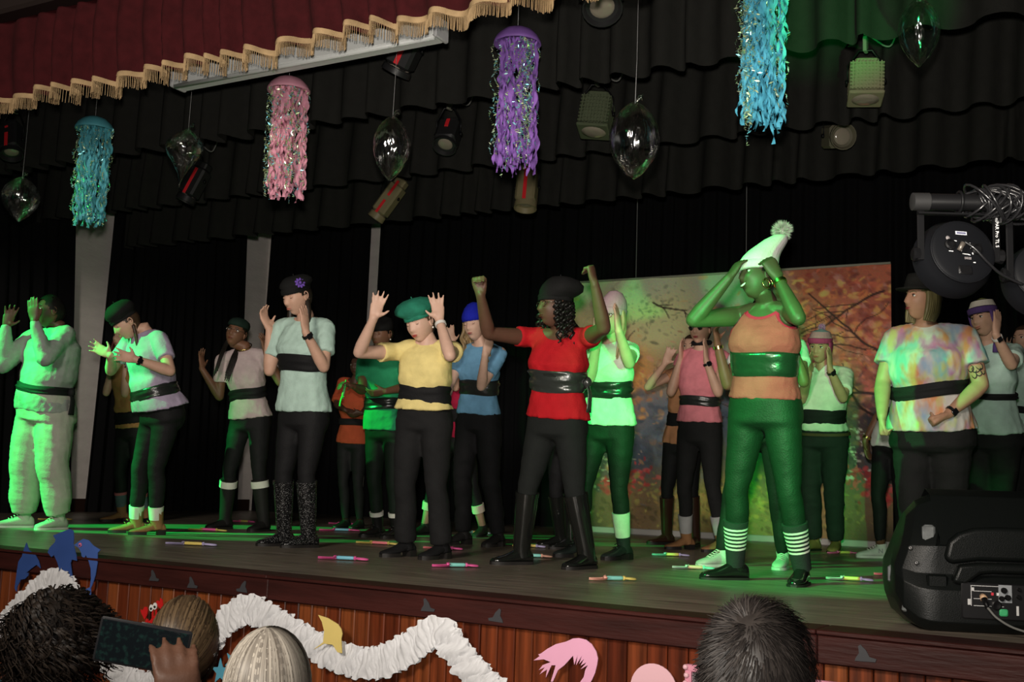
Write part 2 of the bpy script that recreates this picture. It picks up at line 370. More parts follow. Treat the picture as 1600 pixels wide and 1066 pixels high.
for i in range(N):
    x0, y0, z0 = xx[i], fy[i] - 0.004, zz[i]; l = 0.072 + rng.uniform(-0.006, 0.006); w = 0.0021; j = len(vs); sx, sy = rng.normal(0, 0.0018), rng.normal(0, 0.002)
    vs += [(x0 - w, y0, z0), (x0 + w, y0, z0), (x0 + w + sx, y0 + sy, z0 - l), (x0 - w + sx, y0 + sy, z0 - l), (x0, y0 - 0.003, z0), (x0 + sx, y0 - 0.003 + sy, z0 - l)]
    fs += [(j, j + 4, j + 5, j + 3), (j + 4, j + 1, j + 2, j + 5), (j + 1, j, j + 3, j + 2)]
mb.add(vs, fs); o = mb.build('fringe', M_gold, val); tag(o, 'gold bullion fringe', kind='stuff')
# white roller screen case behind the valance
sc_case = empty('projection_screen', (-4.15, 4.85, 2.82)); tag(sc_case, 'long white roller screen case hung behind the red valance', 'screen')
M_wp = mat('white_enamel', (0.8, 0.82, 0.8), 0.4)
mb = MB(); mb.box((-4.15, 4.86, 2.885), (0.96, 0.06, 0.055), bevel=0.01); mb.build('case', M_wp, sc_case, smooth=ANG)
mb = MB(); mb.tube([(-5.1, 4.82, 2.832), (-3.2, 4.82, 2.832)], 0.017, 10); mb.build('bottom_bar', M_wp, sc_case)
for xx_ in (-4.9, -3.4):
    mb = MB(); mb.tube([(xx_, 4.86, 2.93), (xx_, 4.86, 4.71)], 0.006, 6); mb.build('hanger', M_dark, sc_case)
for xx_ in (-5.115, -3.185):
    mb = MB(); mb.box((xx_, 4.86, 2.885), (0.012, 0.064, 0.06), bevel=0.006); mb.build('end_cap', mat('grey_cap', (0.55, 0.55, 0.55), 0.5), sc_case, smooth=ANG)

# ------------------------------------------------------------------ painted backdrop (autumn woodland)
def make_backdrop():
    nx, nz = 300, 250; X0, X1, Z0, Z1 = -5.05, -1.85, 0.04, 2.57
    img = np.zeros((nz, nx, 3)); U_, W_ = np.meshgrid(np.linspace(0, 1, nx), np.linspace(0, 1, nz))
    r = np.random.default_rng(5)
    S = lambda *c: np.array(srgb(*c))
    keys = [(0, 1, (125, 132, 104)), (.25, 1, (150, 158, 126)), (.55, 1, (140, 146, 130)), (.8, 1, (135, 70, 45)), (1, 1, (150, 75, 50)),
            (0, .8, (138, 128, 84)), (.3, .82, (165, 160, 108)), (.55, .8, (120, 120, 110)), (.8, .78, (150, 80, 55)), (1, .8, (140, 70, 50)),
            (0, .62, (150, 95, 40)), (.2, .62, (165, 110, 45)), (.4, .62, (110, 100, 70)), (.7, .6, (150, 90, 75)), (1, .6, (120, 70, 50)),
            (.1, .45, (140, 95, 35)), (.3, .45, (80, 85, 95)), (.5, .45, (70, 80, 95)), (.75, .45, (90, 65, 55)), (1, .42, (60, 55, 60)),
            (0, .3, (60, 60, 65)), (.2, .3, (55, 65, 80)), (.45, .28, (90, 100, 80)), (.7, .3, (70, 70, 60)), (1, .28, (55, 60, 70)),
            (0, .12, (90, 75, 50)), (.2, .12, (110, 85, 55)), (.5, .13, (160, 155, 65)), (.75, .12, (130, 110, 60)), (1, .12, (110, 90, 60)),
            (0, 0, (50, 45, 35)), (.5, 0, (95, 85, 45)), (1, 0, (60, 55, 40))]
    ws = 0
    for a, b, c in keys:
        w = 1 / (((U_ - a) * 1.2) ** 2 + (W_ - b) ** 2 + 0.003) ** 2; img += w[..., None] * S(*c); ws = ws + w
    img /= ws[..., None]
    def dab(cx, cy, rx, ry, col, al, ang=0):
        x0, x1 = int(max(0, (cx - rx - ry) * nx)), int(min(nx, (cx + rx + ry) * nx + 2)); y0, y1 = int(max(0, (cy - rx - ry) * nz)), int(min(nz, (cy + rx + ry) * nz + 2))
        if x1 <= x0 or y1 <= y0: return
        uu = U_[y0:y1, x0:x1] - cx; vv = W_[y0:y1, x0:x1] - cy; ca, sa = math.cos(ang), math.sin(ang)
        d = ((uu * ca + vv * sa) / rx) ** 2 + ((-uu * sa + vv * ca) / ry) ** 2
        a = np.clip(1.4 - d, 0, 1)[..., None] * al; img[y0:y1, x0:x1] = img[y0:y1, x0:x1] * (1 - a) + np.array(col) * a
    def cloud(n, cx, cy, sx, sy, cols, size, al=.7):
        for _ in range(n):
            c = S(*cols[r.integers(len(cols))]) * r.uniform(.75, 1.2); s_ = size * r.uniform(.35, 1.25)
            dab(r.normal(cx, sx), r.normal(cy, sy), s_, s_ * r.uniform(.25, .8), c, al * r.uniform(.5, 1), r.uniform(0, 3.1))
    cloud(900, .83, .80, .15, .13, [(165, 75, 45), (185, 110, 50), (120, 45, 35), (150, 100, 90), (190, 140, 60), (95, 50, 45)], .016)
    cloud(600, .75, .62, .2, .09, [(160, 80, 65), (130, 60, 50), (170, 110, 90), (110, 60, 55)], .015, .6)
    cloud(650, .08, .55, .11, .12, [(180, 120, 45), (160, 95, 35), (120, 90, 50), (190, 140, 70), (70, 70, 60)], .015)
    cloud(260, .05, .85, .1, .1, [(110, 108, 80), (130, 125, 88), (150, 140, 96)], .016, .4)
    cloud(140, .3, .86, .08, .05, [(90, 100, 75), (75, 85, 62)], .008, .6)
    cloud(260, .35, .42, .12, .1, [(60, 70, 85), (85, 95, 105), (50, 60, 70)], .02, .6)
    cloud(260, .95, .38, .08, .1, [(50, 50, 55), (90, 70, 50), (120, 85, 55), (40, 45, 55)], .015, .6)
    for cx, cy, s_ in ((.22, .22, .05), (.93, .23, .05), (.97, .17, .03), (.18, .17, .04)): cloud(70, cx, cy, s_, s_ * .7, [(170, 45, 40), (190, 60, 60), (150, 30, 35)], .011, .9)
    cloud(160, .1, .28, .06, .05, [(190, 175, 150), (160, 140, 115)], .007, .8); cloud(110, .88, .33, .05, .05, [(190, 185, 165), (150, 140, 120)], .007, .8)
    cloud(300, .5, .14, .17, .06, [(175, 165, 70), (150, 150, 60), (120, 130, 50), (185, 150, 60)], .013, .6)
    cloud(400, .5, .07, .4, .05, [(80, 70, 40), (120, 95, 50), (60, 55, 35), (140, 110, 60)], .012, .6)
    def branch(x, y, a, l, w, depth):
        n = int(l / .004)
        for i in range(n):
            dab(x, y, w, w, S(48, 34, 32), .85); x += math.cos(a) * .004; y += math.sin(a) * .004; a += r.normal(0, .09); w *= .994
            if depth and r.random() < .035: branch(x, y, a + r.choice([-1, 1]) * r.uniform(.4, .9), l * .45, w * .7, depth - 1)
    for x, y, a, l, w in ((1.0, .52, 3.0, .45, .006), (1.0, .66, 2.8, .35, .005), (.98, .9, 3.5, .3, .005), (.72, .70, .2, .22, .004), (.95, .45, 2.4, .25, .005), (.28, .9, -.8, .12, .004), (.02, .75, -.5, .2, .005)): branch(x, y, a, l, w, 2)
    img += r.normal(0, .012, img.shape) * (img + .05) * 3; lum = img.mean(-1, keepdims=True); img = np.clip((img * .85 + lum * .15) * 2.6, .002, .9)
    u = np.linspace(0, 1, nx); P = np.zeros((nz, nx, 3))
    P[..., 0] = X0 + (X1 - X0) * U_; P[..., 2] = Z0 + (Z1 - Z0) * W_; P[..., 1] = 10.46 + 0.012 * np.sin(U_ * 19) * (0.3 + W_) + 0.006 * np.sin(U_ * 47 + W_ * 4)
    root = empty('backdrop', ((X0 + X1) / 2, 10.46, 0)); tag(root, 'painted cloth backdrop of an autumn woodland with red leaves and flowers', 'backdrop')
    m, nt, b = nodes_of('backdrop_paint'); at = nt.nodes.new('ShaderNodeVertexColor'); at.layer_name = 'paint'
    nt.links.new(at.outputs[0], b.inputs['Base Color']); b.inputs['Roughness'].default_value = 0.75; b.inputs['Specular IOR Level'].default_value = 0.2
    mb = MB(); mb.sheet(P[::-1]); o = mb.build('cloth', m, root)
    ca = o.data.color_attributes.new('paint', 'FLOAT_COLOR', 'POINT'); fl = np.ones((nx * nz, 4), dtype=np.float32); fl[:, :3] = img[::-1].reshape(-1, 3); ca.data.foreach_set('color', fl.ravel())
    mb = MB(); mb.sheet(P[::6, ::6] + V(0, 0.010, 0)); mb.build('backing', mat('canvas', (0.3, 0.28, 0.25), 0.9), root)
    mb = MB(); mb.tube([(X0, 10.45, Z1 + .004), (X1, 10.45, Z1 + .004)], 0.012, 8); mb.build('top_hem', mat('hem', (0.42, 0.42, 0.33), 0.8), root)
    mb = MB(); mb.box(((X0 + X1) / 2, 10.42, 0.03), ((X1 - X0) / 2 + .05, 0.015, 0.03), bevel=.006); mb.build('bottom_batten', mat('batten', (0.62, 0.6, 0.56), 0.6), root, smooth=ANG)
    for xx in (-4.35, -3.2):
        mb = MB(); mb.tube([(xx, 10.45, Z1), (xx, 10.45, 4.6)], 0.004, 5); mb.build('cord', mat('cord_grey', (0.25, 0.25, 0.25), 0.7), root)
make_backdrop()
# ------------------------------------------------------------------ lettering helper (built-in font, flat mesh)
def lettering(body, size, c, ax, thick=0.0008):
    cu = bpy.data.curves.new('t', 'FONT'); cu.body = body; cu.size = size; cu.extrude = thick; cu.align_x = 'CENTER'; cu.align_y = 'CENTER'
    o = bpy.data.objects.new('t', cu); COL.objects.link(o); dg = bpy.context.evaluated_depsgraph_get(); dg.update()
    m = o.evaluated_get(dg).to_mesh(); v = np.array([x.co[:] for x in m.vertices]); f = [tuple(p.vertices) for p in m.polygons]
    o.evaluated_get(dg).to_mesh_clear(); bpy.data.objects.remove(o); bpy.data.curves.remove(cu)
    return MB().add(np.asarray(c) + v @ np.asarray(ax), f)
M_metal = mat('black_metal', (0.006, 0.006, 0.0065), 0.38, spec=0.18)
M_chrome = mat('bare_steel', (0.55, 0.55, 0.55), 0.3, metal=1.0)
M_redstrip = mat('red_gel_strip', (0.85, 0.03, 0.04), 0.35)
# ------------------------------------------------------------------ hanging stage lanterns
def lantern(loc, aim, size, col, label, strip=None, fins=False, kind='can'):
    loc = V(*loc); aim = unit(aim); ax = frame(V(1, 0.3, 0) if abs(aim[0]) < .9 else V(0, 1, 0), aim); L, w = size
    root = empty('stage_lantern', loc); tag(root, label, 'stage light', 'lanterns hanging above the stage'); m = mat('lantern_%d_%d_%d' % tuple(int(q * 1000) for q in col), col, 0.45, spec=0.4)
    mb = MB()
    mb.box(loc, (w / 2, w / 2, L * .36), ax, bevel=w * .12)
    if fins:
        for k in range(8): mb.box(loc + ax[2] * L * (-.3 + .6 * k / 7), (w / 2 + .008, w / 2 + .008, .004), ax)
        for k in range(9): mb.box(loc + ax[0] * (w * (-.45 + .9 * k / 8)), (.004, w / 2 + .010, L * .34), ax)
    mb.box(loc - ax[2] * L * .42, (w * .38, w * .38, L * .09), ax, bevel=w * .08)
    mb.build('housing', m, root, smooth=ANG)
    q = loc + ax[2] * L * .36; mb = MB()
    if fins: mb.box(q + ax[2] * .012, (w * .56, w * .56, .012), ax, bevel=.006); mb.build('bezel', m, root, smooth=ANG)
    else: mb.lathe([(w * .50, 0), (w * .56, .005), (w * .58, L * .14), (w * .54, L * .14), (w * .46, .012), (w * .30, .008)], 20, c=q, ax=ax, cap=False); mb.build('hood', m, root, smooth=ANG)
    if fins: q = q + ax[2] * .02
    mb = MB(); mb.lathe([(.001, .020), (w * .25, .016), (w * .44, .004), (w * .44, -.004), (.001, -.004)], 20, c=q, ax=ax); mb.build('lens', mat('lantern_lens', (0.30, 0.26, 0.2), 0.1, spec=0.8), root)
    hz = unit(V(ax[0][0], ax[0][1], 0)); top = loc + UP * (L * .45 + .08); bar = 3.78 - top[2]
    mb = MB(); mb.tube([loc + hz * (w / 2 + .012), loc + hz * (w / 2 + .014) + UP * (L * .38), top + hz * .04, top - hz * .04, loc - hz * (w / 2 + .014) + UP * (L * .38), loc - hz * (w / 2 + .012)], .009, 6, flat=.5); mb.build('yoke', M_metal, root)
    mb = MB(); mb.box(top + UP * .04, (.012, .03, .05), bevel=.004); mb.tube([top + UP * .02, top + UP * bar], .010, 8); mb.torus(top + UP * (bar + .01), .03, .008, np.array([V(0, 1, 0), UP, V(1, 0, 0)]), 14, 6); mb.build('clamp', mat('clamp_grey', (0.22, 0.21, 0.17), 0.5), root, smooth=ANG)
    for s in (-1, 1):
        mb = MB(); mb.lathe([(.016, 0), (.018, .012), (.012, .018)], 8, c=loc + hz * s * (w / 2 + .012), ax=frame(UP, hz * s)); mb.build('knob', M_metal, root)
    if strip:
        # coloured tag stuck along the side that faces the hall
        side = unit(V(0.35, -1, -.2)); side = unit(side - ax[2] * (side @ ax[2]))
        k = int(np.argmax([abs(ax[0] @ side), abs(ax[1] @ side)])); nn = ax[k] * np.sign(ax[k] @ side); ss = np.cross(ax[2], nn)
        for a, b in strip:
            mb = MB(); mb.box(loc + nn * (w / 2 + .004) + ax[2] * L * (a + b) / 2, (w * .09, .003, L * (b - a) / 2), np.array([ss, nn, ax[2]]), bevel=.001); mb.build('red_strip', M_redstrip, root, smooth=ANG)
    pts = [top + UP * .1 + hz * .02, top + hz * .14 + UP * .02, top + hz * .2 + UP * .12, top + hz * .3 + UP * .22]
    mb = MB(); mb.tube(smooth_path(pts, 8), .006, 6); mb.build('cable', mat('grey_cable', (0.16, 0.16, 0.15), 0.6), root)
    return root
def smooth_path(pts, k=6):
    """Catmull-Rom through pts"""
    p = [np.asarray(q, float) for q in pts]; p = [2 * p[0] - p[1]] + p + [2 * p[-1] - p[-2]]; out = []
    for i in range(1, len(p) - 2):
        for t in np.linspace(0, 1, k, endpoint=False):
            a, b, c, d = p[i - 1:i + 3]; out.append(.5 * (2 * b + (c - a) * t + (2 * a - 5 * b + 4 * c - d) * t * t + (3 * b - a - 3 * c + d) * t ** 3))
    return out + [p[-2]]
BK = (0.02, 0.02, 0.021); TAN = (0.26, 0.22, 0.12)
lantern((-7.67, 5.6, 3.03), (.35, -.2, -.9), (.32, .15), BK, 'black lantern with red strip at the far left under the gold fringe', [(-.05, .38), (-.25, -.2)])
lantern((-7.08, 7.0, 2.98), (-.35, -.2, -.9), (.38, .15), BK, 'dark lantern with red strip behind the teardrop balloon', [(-.3, .35)])
lantern((-3.93, 5.6, 3.15), (-.55, .1, -.85), (.30, .17), BK, 'black lantern with red strip beside the white screen case end', [(-.05, .3)])
lantern((-5.86, 8.2, 3.00), (-.55, -.2, -.85), (.44, .14), TAN, 'tan lantern with red strips tilted under the oval balloon', [(-.42, -.05), (.06, .38)])
lantern((-4.48, 7.0, 3.09), (.1, -.5, -.85), (.28, .16), BK, 'black lantern with small red strip left of the purple jellyfish', [(-.3, .0)])
lantern((-4.43, 8.2, 2.97), (.05, -.2, -.95), (.40, .17), TAN, 'tan lantern with red strip directly below the purple jellyfish', [(-.4, .38)])
lantern((-3.24, 7.0, 3.08), (-.05, -.2, -1), (.32, .20), (0.10, 0.12, 0.07), 'olive box lantern hanging left of the large clear oval balloon', None, fins=True)
lantern((-1.38, 7.0, 3.05), (.0, -.12, -1), (.28, .19), (0.30, 0.29, 0.17), 'beige finned floodlight hanging left of the green-lit balloon', None, fins=True)
lantern((-1.83, 8.2, 3.10), (.55, -.8, -.28), (.28, .17), (0.13, 0.12, 0.08), 'small spotlight with round lens aimed to the right above the backdrop', None)
lantern((-2.58, 5.6, 3.25), (.3, -.5, -.75), (.24, .20), BK, 'black round lantern cut off by the top of the picture', None)

for Y_, lab in ((5.6, 'front lighting pipe hung from the stage ceiling'), (7.0, 'middle lighting pipe hung from the stage ceiling'), (8.2, 'rear lighting pipe hung from the stage ceiling')):
    root = empty('lighting_pipe', (-3.6, Y_, 3.76)); tag(root, lab, 'pipe', 'lighting pipes')
    mb = MB(); mb.tube([(-9.6, Y_, 3.79), (2.0, Y_, 3.79)], .021, 10); mb.build('pipe', M_metal, root)
    for x_ in (-8, -5.5, -3, -.5): mb = MB(); mb.tube([(x_, Y_, 3.80), (x_, Y_, 4.71)], .007, 6); mb.build('hanger', M_metal, root)
# ------------------------------------------------------------------ clear balloons
def clear_mat():
    m = bpy.data.materials.new('clear_film'); m.use_nodes = True; nt = m.node_tree; nt.nodes.clear(); N = nt.nodes.new
    out = N('ShaderNodeOutputMaterial'); mix = N('ShaderNodeMixShader'); tr = N('ShaderNodeBsdfTransparent'); gl = N('ShaderNodeBsdfGlossy')
    gl.inputs['Roughness'].default_value = 0.09; gl.inputs['Color'].default_value = (1, 1, 1, 1); tr.inputs['Color'].default_value = (.97, .98, .97, 1)
    lw = N('ShaderNodeLayerWeight'); lw.inputs[0].default_value = 0.35; mr = N('ShaderNodeMapRange'); mr.inputs[3].default_value = 0.10; mr.inputs[4].default_value = 0.75
    nt.links.new(lw.outputs['Facing'], mr.inputs[0]); nt.links.new(mr.outputs[0], mix.inputs[0])
    tc = N('ShaderNodeTexCoord'); mp = N('ShaderNodeMapping'); mp.inputs['Scale'].default_value = (1, 1, .35); n = N('ShaderNodeTexNoise'); n.inputs['Scale'].default_value = 22; n.inputs['Detail'].default_value = 2
    bp = N('ShaderNodeBump'); bp.inputs['Strength'].default_value = .6; bp.inputs['Distance'].default_value = .02
    nt.links.new(tc.outputs['Object'], mp.inputs[0]); nt.links.new(mp.outputs[0], n.inputs['Vector']); nt.links.new(n.outputs[0], bp.inputs['Height']); nt.links.new(bp.outputs[0], gl.inputs['Normal'])
    nt.links.new(tr.outputs[0], mix.inputs[1]); nt.links.new(gl.outputs[0], mix.inputs[2]); nt.links.new(mix.outputs[0], out.inputs[0]); return m
M_clear = clear_mat()
def balloon(c, rx, h, label, neck=.25, tipr=0.0, lean=0.0, seed=1):
    c = V(*c); root = empty('clear_balloon', c - UP * h / 2); tag(root, label, 'balloon', 'clear balloons hanging over the stage')
    prof = []
    for i in range(25):
        t = i / 24; z = -h / 2 + h * t
        r = math.sin(math.pi * (t ** (1 + neck))) ** (.62 + neck * .5) if 0 < t < 1 else 0.02
        prof.append((max(rx * r, .006), z))
    r = np.random.default_rng(seed); k1, p1 = r.integers(4, 7), r.uniform(0, 6)
    mb = MB(); mb.lathe(prof, 36, c=c, wob=lambda a, z: .025 * np.sin(a * k1 + p1 + z * 9) * abs(z / h * 2) ** 1.5)
    vs = mb.v[0]; vs[:, 0] += lean * ((vs[:, 2] - c[2]) / h) ** 2 * np.sign(vs[:, 2] - c[2]); mb.build('film', M_clear, root)
    top = c + UP * (h / 2 - .01) + V(lean / 4, 0, 0)
    mb = MB(); mb.tube(smooth_path([top - UP * .01, top + V(.012, 0, .018), top + V(.03, .0, .03), top + V(.045, .01, .02)], 4), [.010, .006] + [.012] * 9 + [.018, .02], 8) if False else mb.tube([top - UP * .01, top + V(.01, 0, .015), top + V(.025, 0, .03), top + V(.04, 0, .028)], [.012, .006, .011, .017], 8)
    mb.build('knot', M_clear, root)
    mb = MB(); mb.tube([top, top + V(.005, 0, .25), V(top[0] + .01, top[1], 4.71)], .0018, 4); mb.build('string', mat('clear_line', (0.35, 0.35, 0.35), 0.4), root)
balloon((-7.10, 5.3, 2.42), .135, .34, 'round clear balloon at the far left lit green at its edges', .15, seed=1)
balloon((-5.48, 5.3, 2.55), .125, .40, 'teardrop clear balloon between the teal and pink jellyfish', .75, lean=.10, seed=2)
balloon((-3.79, 5.3, 2.42), .115, .40, 'oval clear balloon between the pink and purple jellyfish', .1, seed=3)
balloon((-2.23, 5.3, 2.28), .135, .42, 'largest clear oval balloon right of the purple jellyfish', .05, seed=4)
balloon((-0.80, 5.3, 2.63), .095, .34, 'narrow clear balloon glowing green at the top right', .12, seed=5)

# ------------------------------------------------------------------ jellyfish
def tinsel_mat():
    m, nt, b = nodes_of('iridescent_tinsel'); b.inputs['Metallic'].default_value = .6; b.inputs['Roughness'].default_value = .30
    g = nt.nodes.new('ShaderNodeNewGeometry'); cr = nt.nodes.new('ShaderNodeValToRGB'); e = cr.color_ramp.elements; e[0].color = (.5, .9, .8, 1); e[1].color = (.95, .85, .45, 1)
    for p, c in ((.3, (.2, .75, .9, 1)), (.55, (.9, .95, .6, 1)), (.8, (.45, .9, .4, 1))): q = cr.color_ramp.elements.new(p); q.color = c
    nt.links.new(g.outputs['Random Per Island'], cr.inputs[0]); nt.links.new(cr.outputs[0], b.inputs['Base Color']); return m
M_tinsel = tinsel_mat()
def jelly(c, rad, length, col, label, seed, tail=None, lilac=0):
    c = V(*c); r = np.random.default_rng(seed); root = empty('jellyfish_decoration', c - UP * length); tag(root, label, 'decoration', 'paper jellyfish hanging over the stage')
    m = mat('crepe_%d' % seed, col, .75, spec=.2, var=.15, vscale=30); mb = MB()
    mb.lathe([(.004, .075), (rad * .35, .07), (rad * .68, .05), (rad * .9, .02), (rad, -.005), (rad * 1.02, -.02), (rad * .98, -.024), (rad * .9, -.012), (rad * .5, .02), (.004, .03)], 32, c=c, wob=lambda a, z: .012 * np.sin(a * 9 + seed)); mb.build('bell', mat('bell_%d' % seed, tuple(q * .85 for q in col), .6, var=.15), root)
    vars_ = []
    for k in range(4):   # four shapes of streamer, shared by all copies
        mb = MB(); n = 46; t = np.linspace(0, 1, n); ph = r.uniform(0, 6.28, 4); fr = r.uniform(9, 16)
        cx = .010 * np.sin(t * fr * 2.2 + ph[0]) + .012 * np.sin(t * 5 + ph[1]); cy = .010 * np.sin(t * fr * 2 + ph[2]); tw = t * fr * 1.5 + ph[3] + .8 * np.sin(t * 20); w = .0095 * (.75 + .3 * np.sin(t * 40 + ph[1]))
        P = np.zeros((2, n, 3)); Q = np.stack([cx, cy, -t * length], 1); d = np.stack([np.cos(tw), np.sin(tw), 0 * t], 1) * w[:, None]; P[0] = Q - d; P[1] = Q + d
        mb.sheet(P); mb.sheet(P[::-1] + V(.0012, .0012, 0)); o = mb.build('streamer', m, root, origin=(0, 0, 0)); o.location = (0, 0, 0); vars_.append(o)
    N = 58
    for k in range(N):
        o = vars_[k] if k < 4 else bpy.data.objects.new('streamer', vars_[k % 4].data)
        if k >= 4: COL.objects.link(o); o.parent = root
        a = k * 2.39996; rr = rad * (.42 + .42 * ((k * .618) % 1)); sz = r.uniform(.84, 1.0)
        if tail and k == 5: sz = 1.12
        p = c + V(math.cos(a) * rr, math.sin(a) * rr, -.005); o.location = Vector(p - parent_loc(root)); o.rotation_euler = (r.normal(0, .02), r.normal(0, .02), r.uniform(0, 6.28)); o.scale = (1, 1, sz)
    vs = []; fs = []
    strands = 30
    for k in range(strands):
        a = r.uniform(0, 6.28); rr = rad * r.uniform(.55, 1.0); L = length * r.uniform(.75, 1.0) * (1.14 if tail and k < 6 else 1)
        if tail and k < 6: a = 3.6 + .15 * k; rr = rad * .7
        n = int(L / .011); ph = r.uniform(0, 6.28)
        for i in range(n):
            z = -.01 - L * i / n; p = c + V(math.cos(a) * rr + .014 * math.sin(i * .4 + ph), math.sin(a) * rr + .014 * math.cos(i * .33 + ph), z)
            d = unit(r.normal(size=3)); e = unit(np.cross(d, r.normal(size=3))); s_ = r.uniform(.0040, .0095); j = len(vs)
            vs += [p - d * s_ * 1.6, p + e * s_ * .5, p + d * s_ * 1.6, p - e * s_ * .5]; fs.append((j, j + 1, j + 2, j + 3))
    mb = MB(); mb.add(vs, fs); o = mb.build('tinsel', M_tinsel, root, smooth=False); tag(o, 'glittering iridescent tinsel strands', kind='stuff')
    mb = MB(); mb.tube([c + UP * .07, V(c[0], c[1], 4.71)], .0018, 4); mb.build('string', mat('clear_line', (0.35, 0.35, 0.35), 0.4), root)
jelly((-6.25, 5.2, 2.83), .128, .70, (0.10, 0.42, 0.50), 'teal paper jellyfish with streamers at the left, lit green below', 1)
jelly((-4.52, 5.2, 2.86), .130, .72, (0.72, 0.32, 0.42), 'pink paper jellyfish with wavy streamers', 2)
jelly((-2.90, 5.2, 2.90), .130, .76, (0.26, 0.12, 0.46), 'purple paper jellyfish with streamers and tinsel', 3)
jelly((-1.52, 5.2, 2.98), .122, .76, (0.10, 0.48, 0.66), 'turquoise paper jellyfish whose bell is above the picture', 4, tail=True)

# ------------------------------------------------------------------ toy spades on the stage floor
SPC = {'pink': (0.80, 0.12, 0.36), 'blue': (0.20, 0.55, 0.70), 'yellow': (0.75, 0.60, 0.16), 'lilac': (0.50, 0.45, 0.72), 'rose': (0.80, 0.22, 0.25), 'peach': (0.80, 0.42, 0.32), 'white': (0.60, 0.65, 0.64), 'aqua': (0.25, 0.68, 0.60), 'green': (0.12, 0.60, 0.15)}
def plast(n): return mat('toy_plastic_' + n, SPC[n], 0.35, spec=0.5)
CR = unit(V(0.877, 0.479, 0))
def spade(loc, L, ang, cols, label, dirv=None, group='toy spades on the stage floor', zz=0.0):
    a = math.radians(ang); d = V(CR[0] * math.cos(a) - CR[1] * math.sin(a), CR[0] * math.sin(a) + CR[1] * math.cos(a), 0) if dirv is None else unit(dirv); n = unit(np.cross(d, V(0.02, 0.0, 1))); n = unit(np.cross(UP, d)) if dirv is None else n; u = np.cross(d, n)
    c = V(loc[0], loc[1], zz + .012) if dirv is None else V(*loc)
    root = empty('toy_spade', V(loc[0], loc[1], 0) if dirv is None else c); tag(root, label, 'toy spade', group); A, B, Cc = cols
    mb = MB(); rows = []
    for i in range(9):      # scooped blade with pointed tip
        t = i / 8; w = .034 * (math.sin(min(1, t * 1.25) * math.pi / 2)) ** .8 * (1 if t < .85 else .9); x = -L / 2 + L * .40 * t; row = []
        for j in range(9):
            s = j / 4 - 1; zc = .010 * s * s - .004 - .010 * t * (1 - t) + (.012 if t > .92 else 0); row.append(c + d * x + n * s * w + u * zc)
        rows.append(row)
    P = np.array(rows); mb.sheet(P); mb.sheet((P - u * .003)[::-1]); mb.build('blade', plast(A), root)
    s0 = c - d * L * .12 + u * .004; s1 = c + d * L * .24 + u * .004
    mb = MB(); mb.tube([s0 - d * .015, s0], [.012, .012], 10); mb.build('collar', plast(A), root)
    mb = MB(); mb.tube([s0, s0 + d * .01, s1 - d * .01, s1], [.0085, .0105, .0105, .0085], 10); mb.build('shaft', plast(B), root)
    g0 = s1; mb = MB(); mb.tube([g0, g0 + d * .012], [.0115, .0115], 10)
    e1 = c + d * L * .5; mid = (g0 + e1) / 2
    mb.tube(smooth_path([g0 + d * .008 + n * .006, mid + n * .024, e1 + n * .012, e1 - n * .012, mid - n * .024, g0 + d * .008 - n * .006], 4), .0058, 6); mb.build('grip', plast(Cc), root)
    return root
SPD = [((-7.63, 5.79), .27, 211, 'rose aqua aqua', 'aqua and pink spade lying at the toes of the man in grey'),
 ((-8.39, 6.90), .28, 31, 'yellow rose yellow', 'yellow spade with red shaft half hidden behind the grey trousers'),
 ((-6.50, 6.82), .33, -13, 'yellow pink yellow', 'yellow spade with pink shaft between the tan shoes and black boots'),
 ((-5.28, 5.40), .34, -9, 'lilac yellow lilac', 'lilac spade with yellow shaft nearest the stage edge on the left'),
 ((-7.49, 8.34), .24, -20, 'pink yellow pink', 'small pink spade with yellow shaft lying between two black boots'),
 ((-6.80, 9.00), .34, -25, 'pink blue pink', 'pink spade with blue shaft, rear one of two side by side'),
 ((-6.02, 7.92), .34, 10, 'pink blue pink', 'pink spade with blue shaft, front one of two side by side'),
 ((-4.69, 6.62), .34, -20, 'yellow rose yellow', 'yellow spade with rose shaft beside the laced boots under the green tee'),
 ((-3.92, 5.20), .29, -10, 'pink blue pink', 'hot pink spade with blue shaft in front, left of the black trousers'),
 ((-3.23, 5.29), .25, 15, 'pink aqua pink', 'hot pink spade with aqua shaft in front of the black trousers'),
 ((-4.11, 6.56), .27, -13, 'rose pink pink', 'pink spade half hidden behind the black trouser legs'),
 ((-5.17, 8.82), .27, -25, 'aqua yellow lilac', 'yellow shafted spade lying behind the woman in blue'),
 ((-3.88, 7.38), .25, -20, 'yellow yellow lilac', 'yellow spade poking out behind the tall shiny boot'),
 ((-3.34, 6.40), .25, 1, 'pink aqua peach', 'spade with aqua shaft and peach grip right of the shiny boot'),
 ((-2.27, 5.22), .24, 15, 'peach aqua yellow', 'peach spade with aqua shaft nearest the stage edge in the green light'),
 ((-2.79, 7.41), .25, -2, 'aqua yellow lilac', 'aqua spade lying left of the brown shoes'),
 ((-2.25, 6.35), .24, -11, 'white peach aqua', 'white spade with peach shaft left of the striped socks'),
 ((-1.98, 9.03), .27, 16, 'pink yellow pink', 'pink spade with yellow shaft at the feet of the man in white'),
 ((-1.35, 6.31), .24, -17, 'white yellow lilac', 'pale grey spade lying right of the black shoes'),
 ((-1.22, 6.93), .24, -3, 'rose yellow rose', 'rose spade almost hidden by the black speaker')]
for loc, L, a, cs, lab in SPD: spade(loc, L, a, cs.split(), lab)

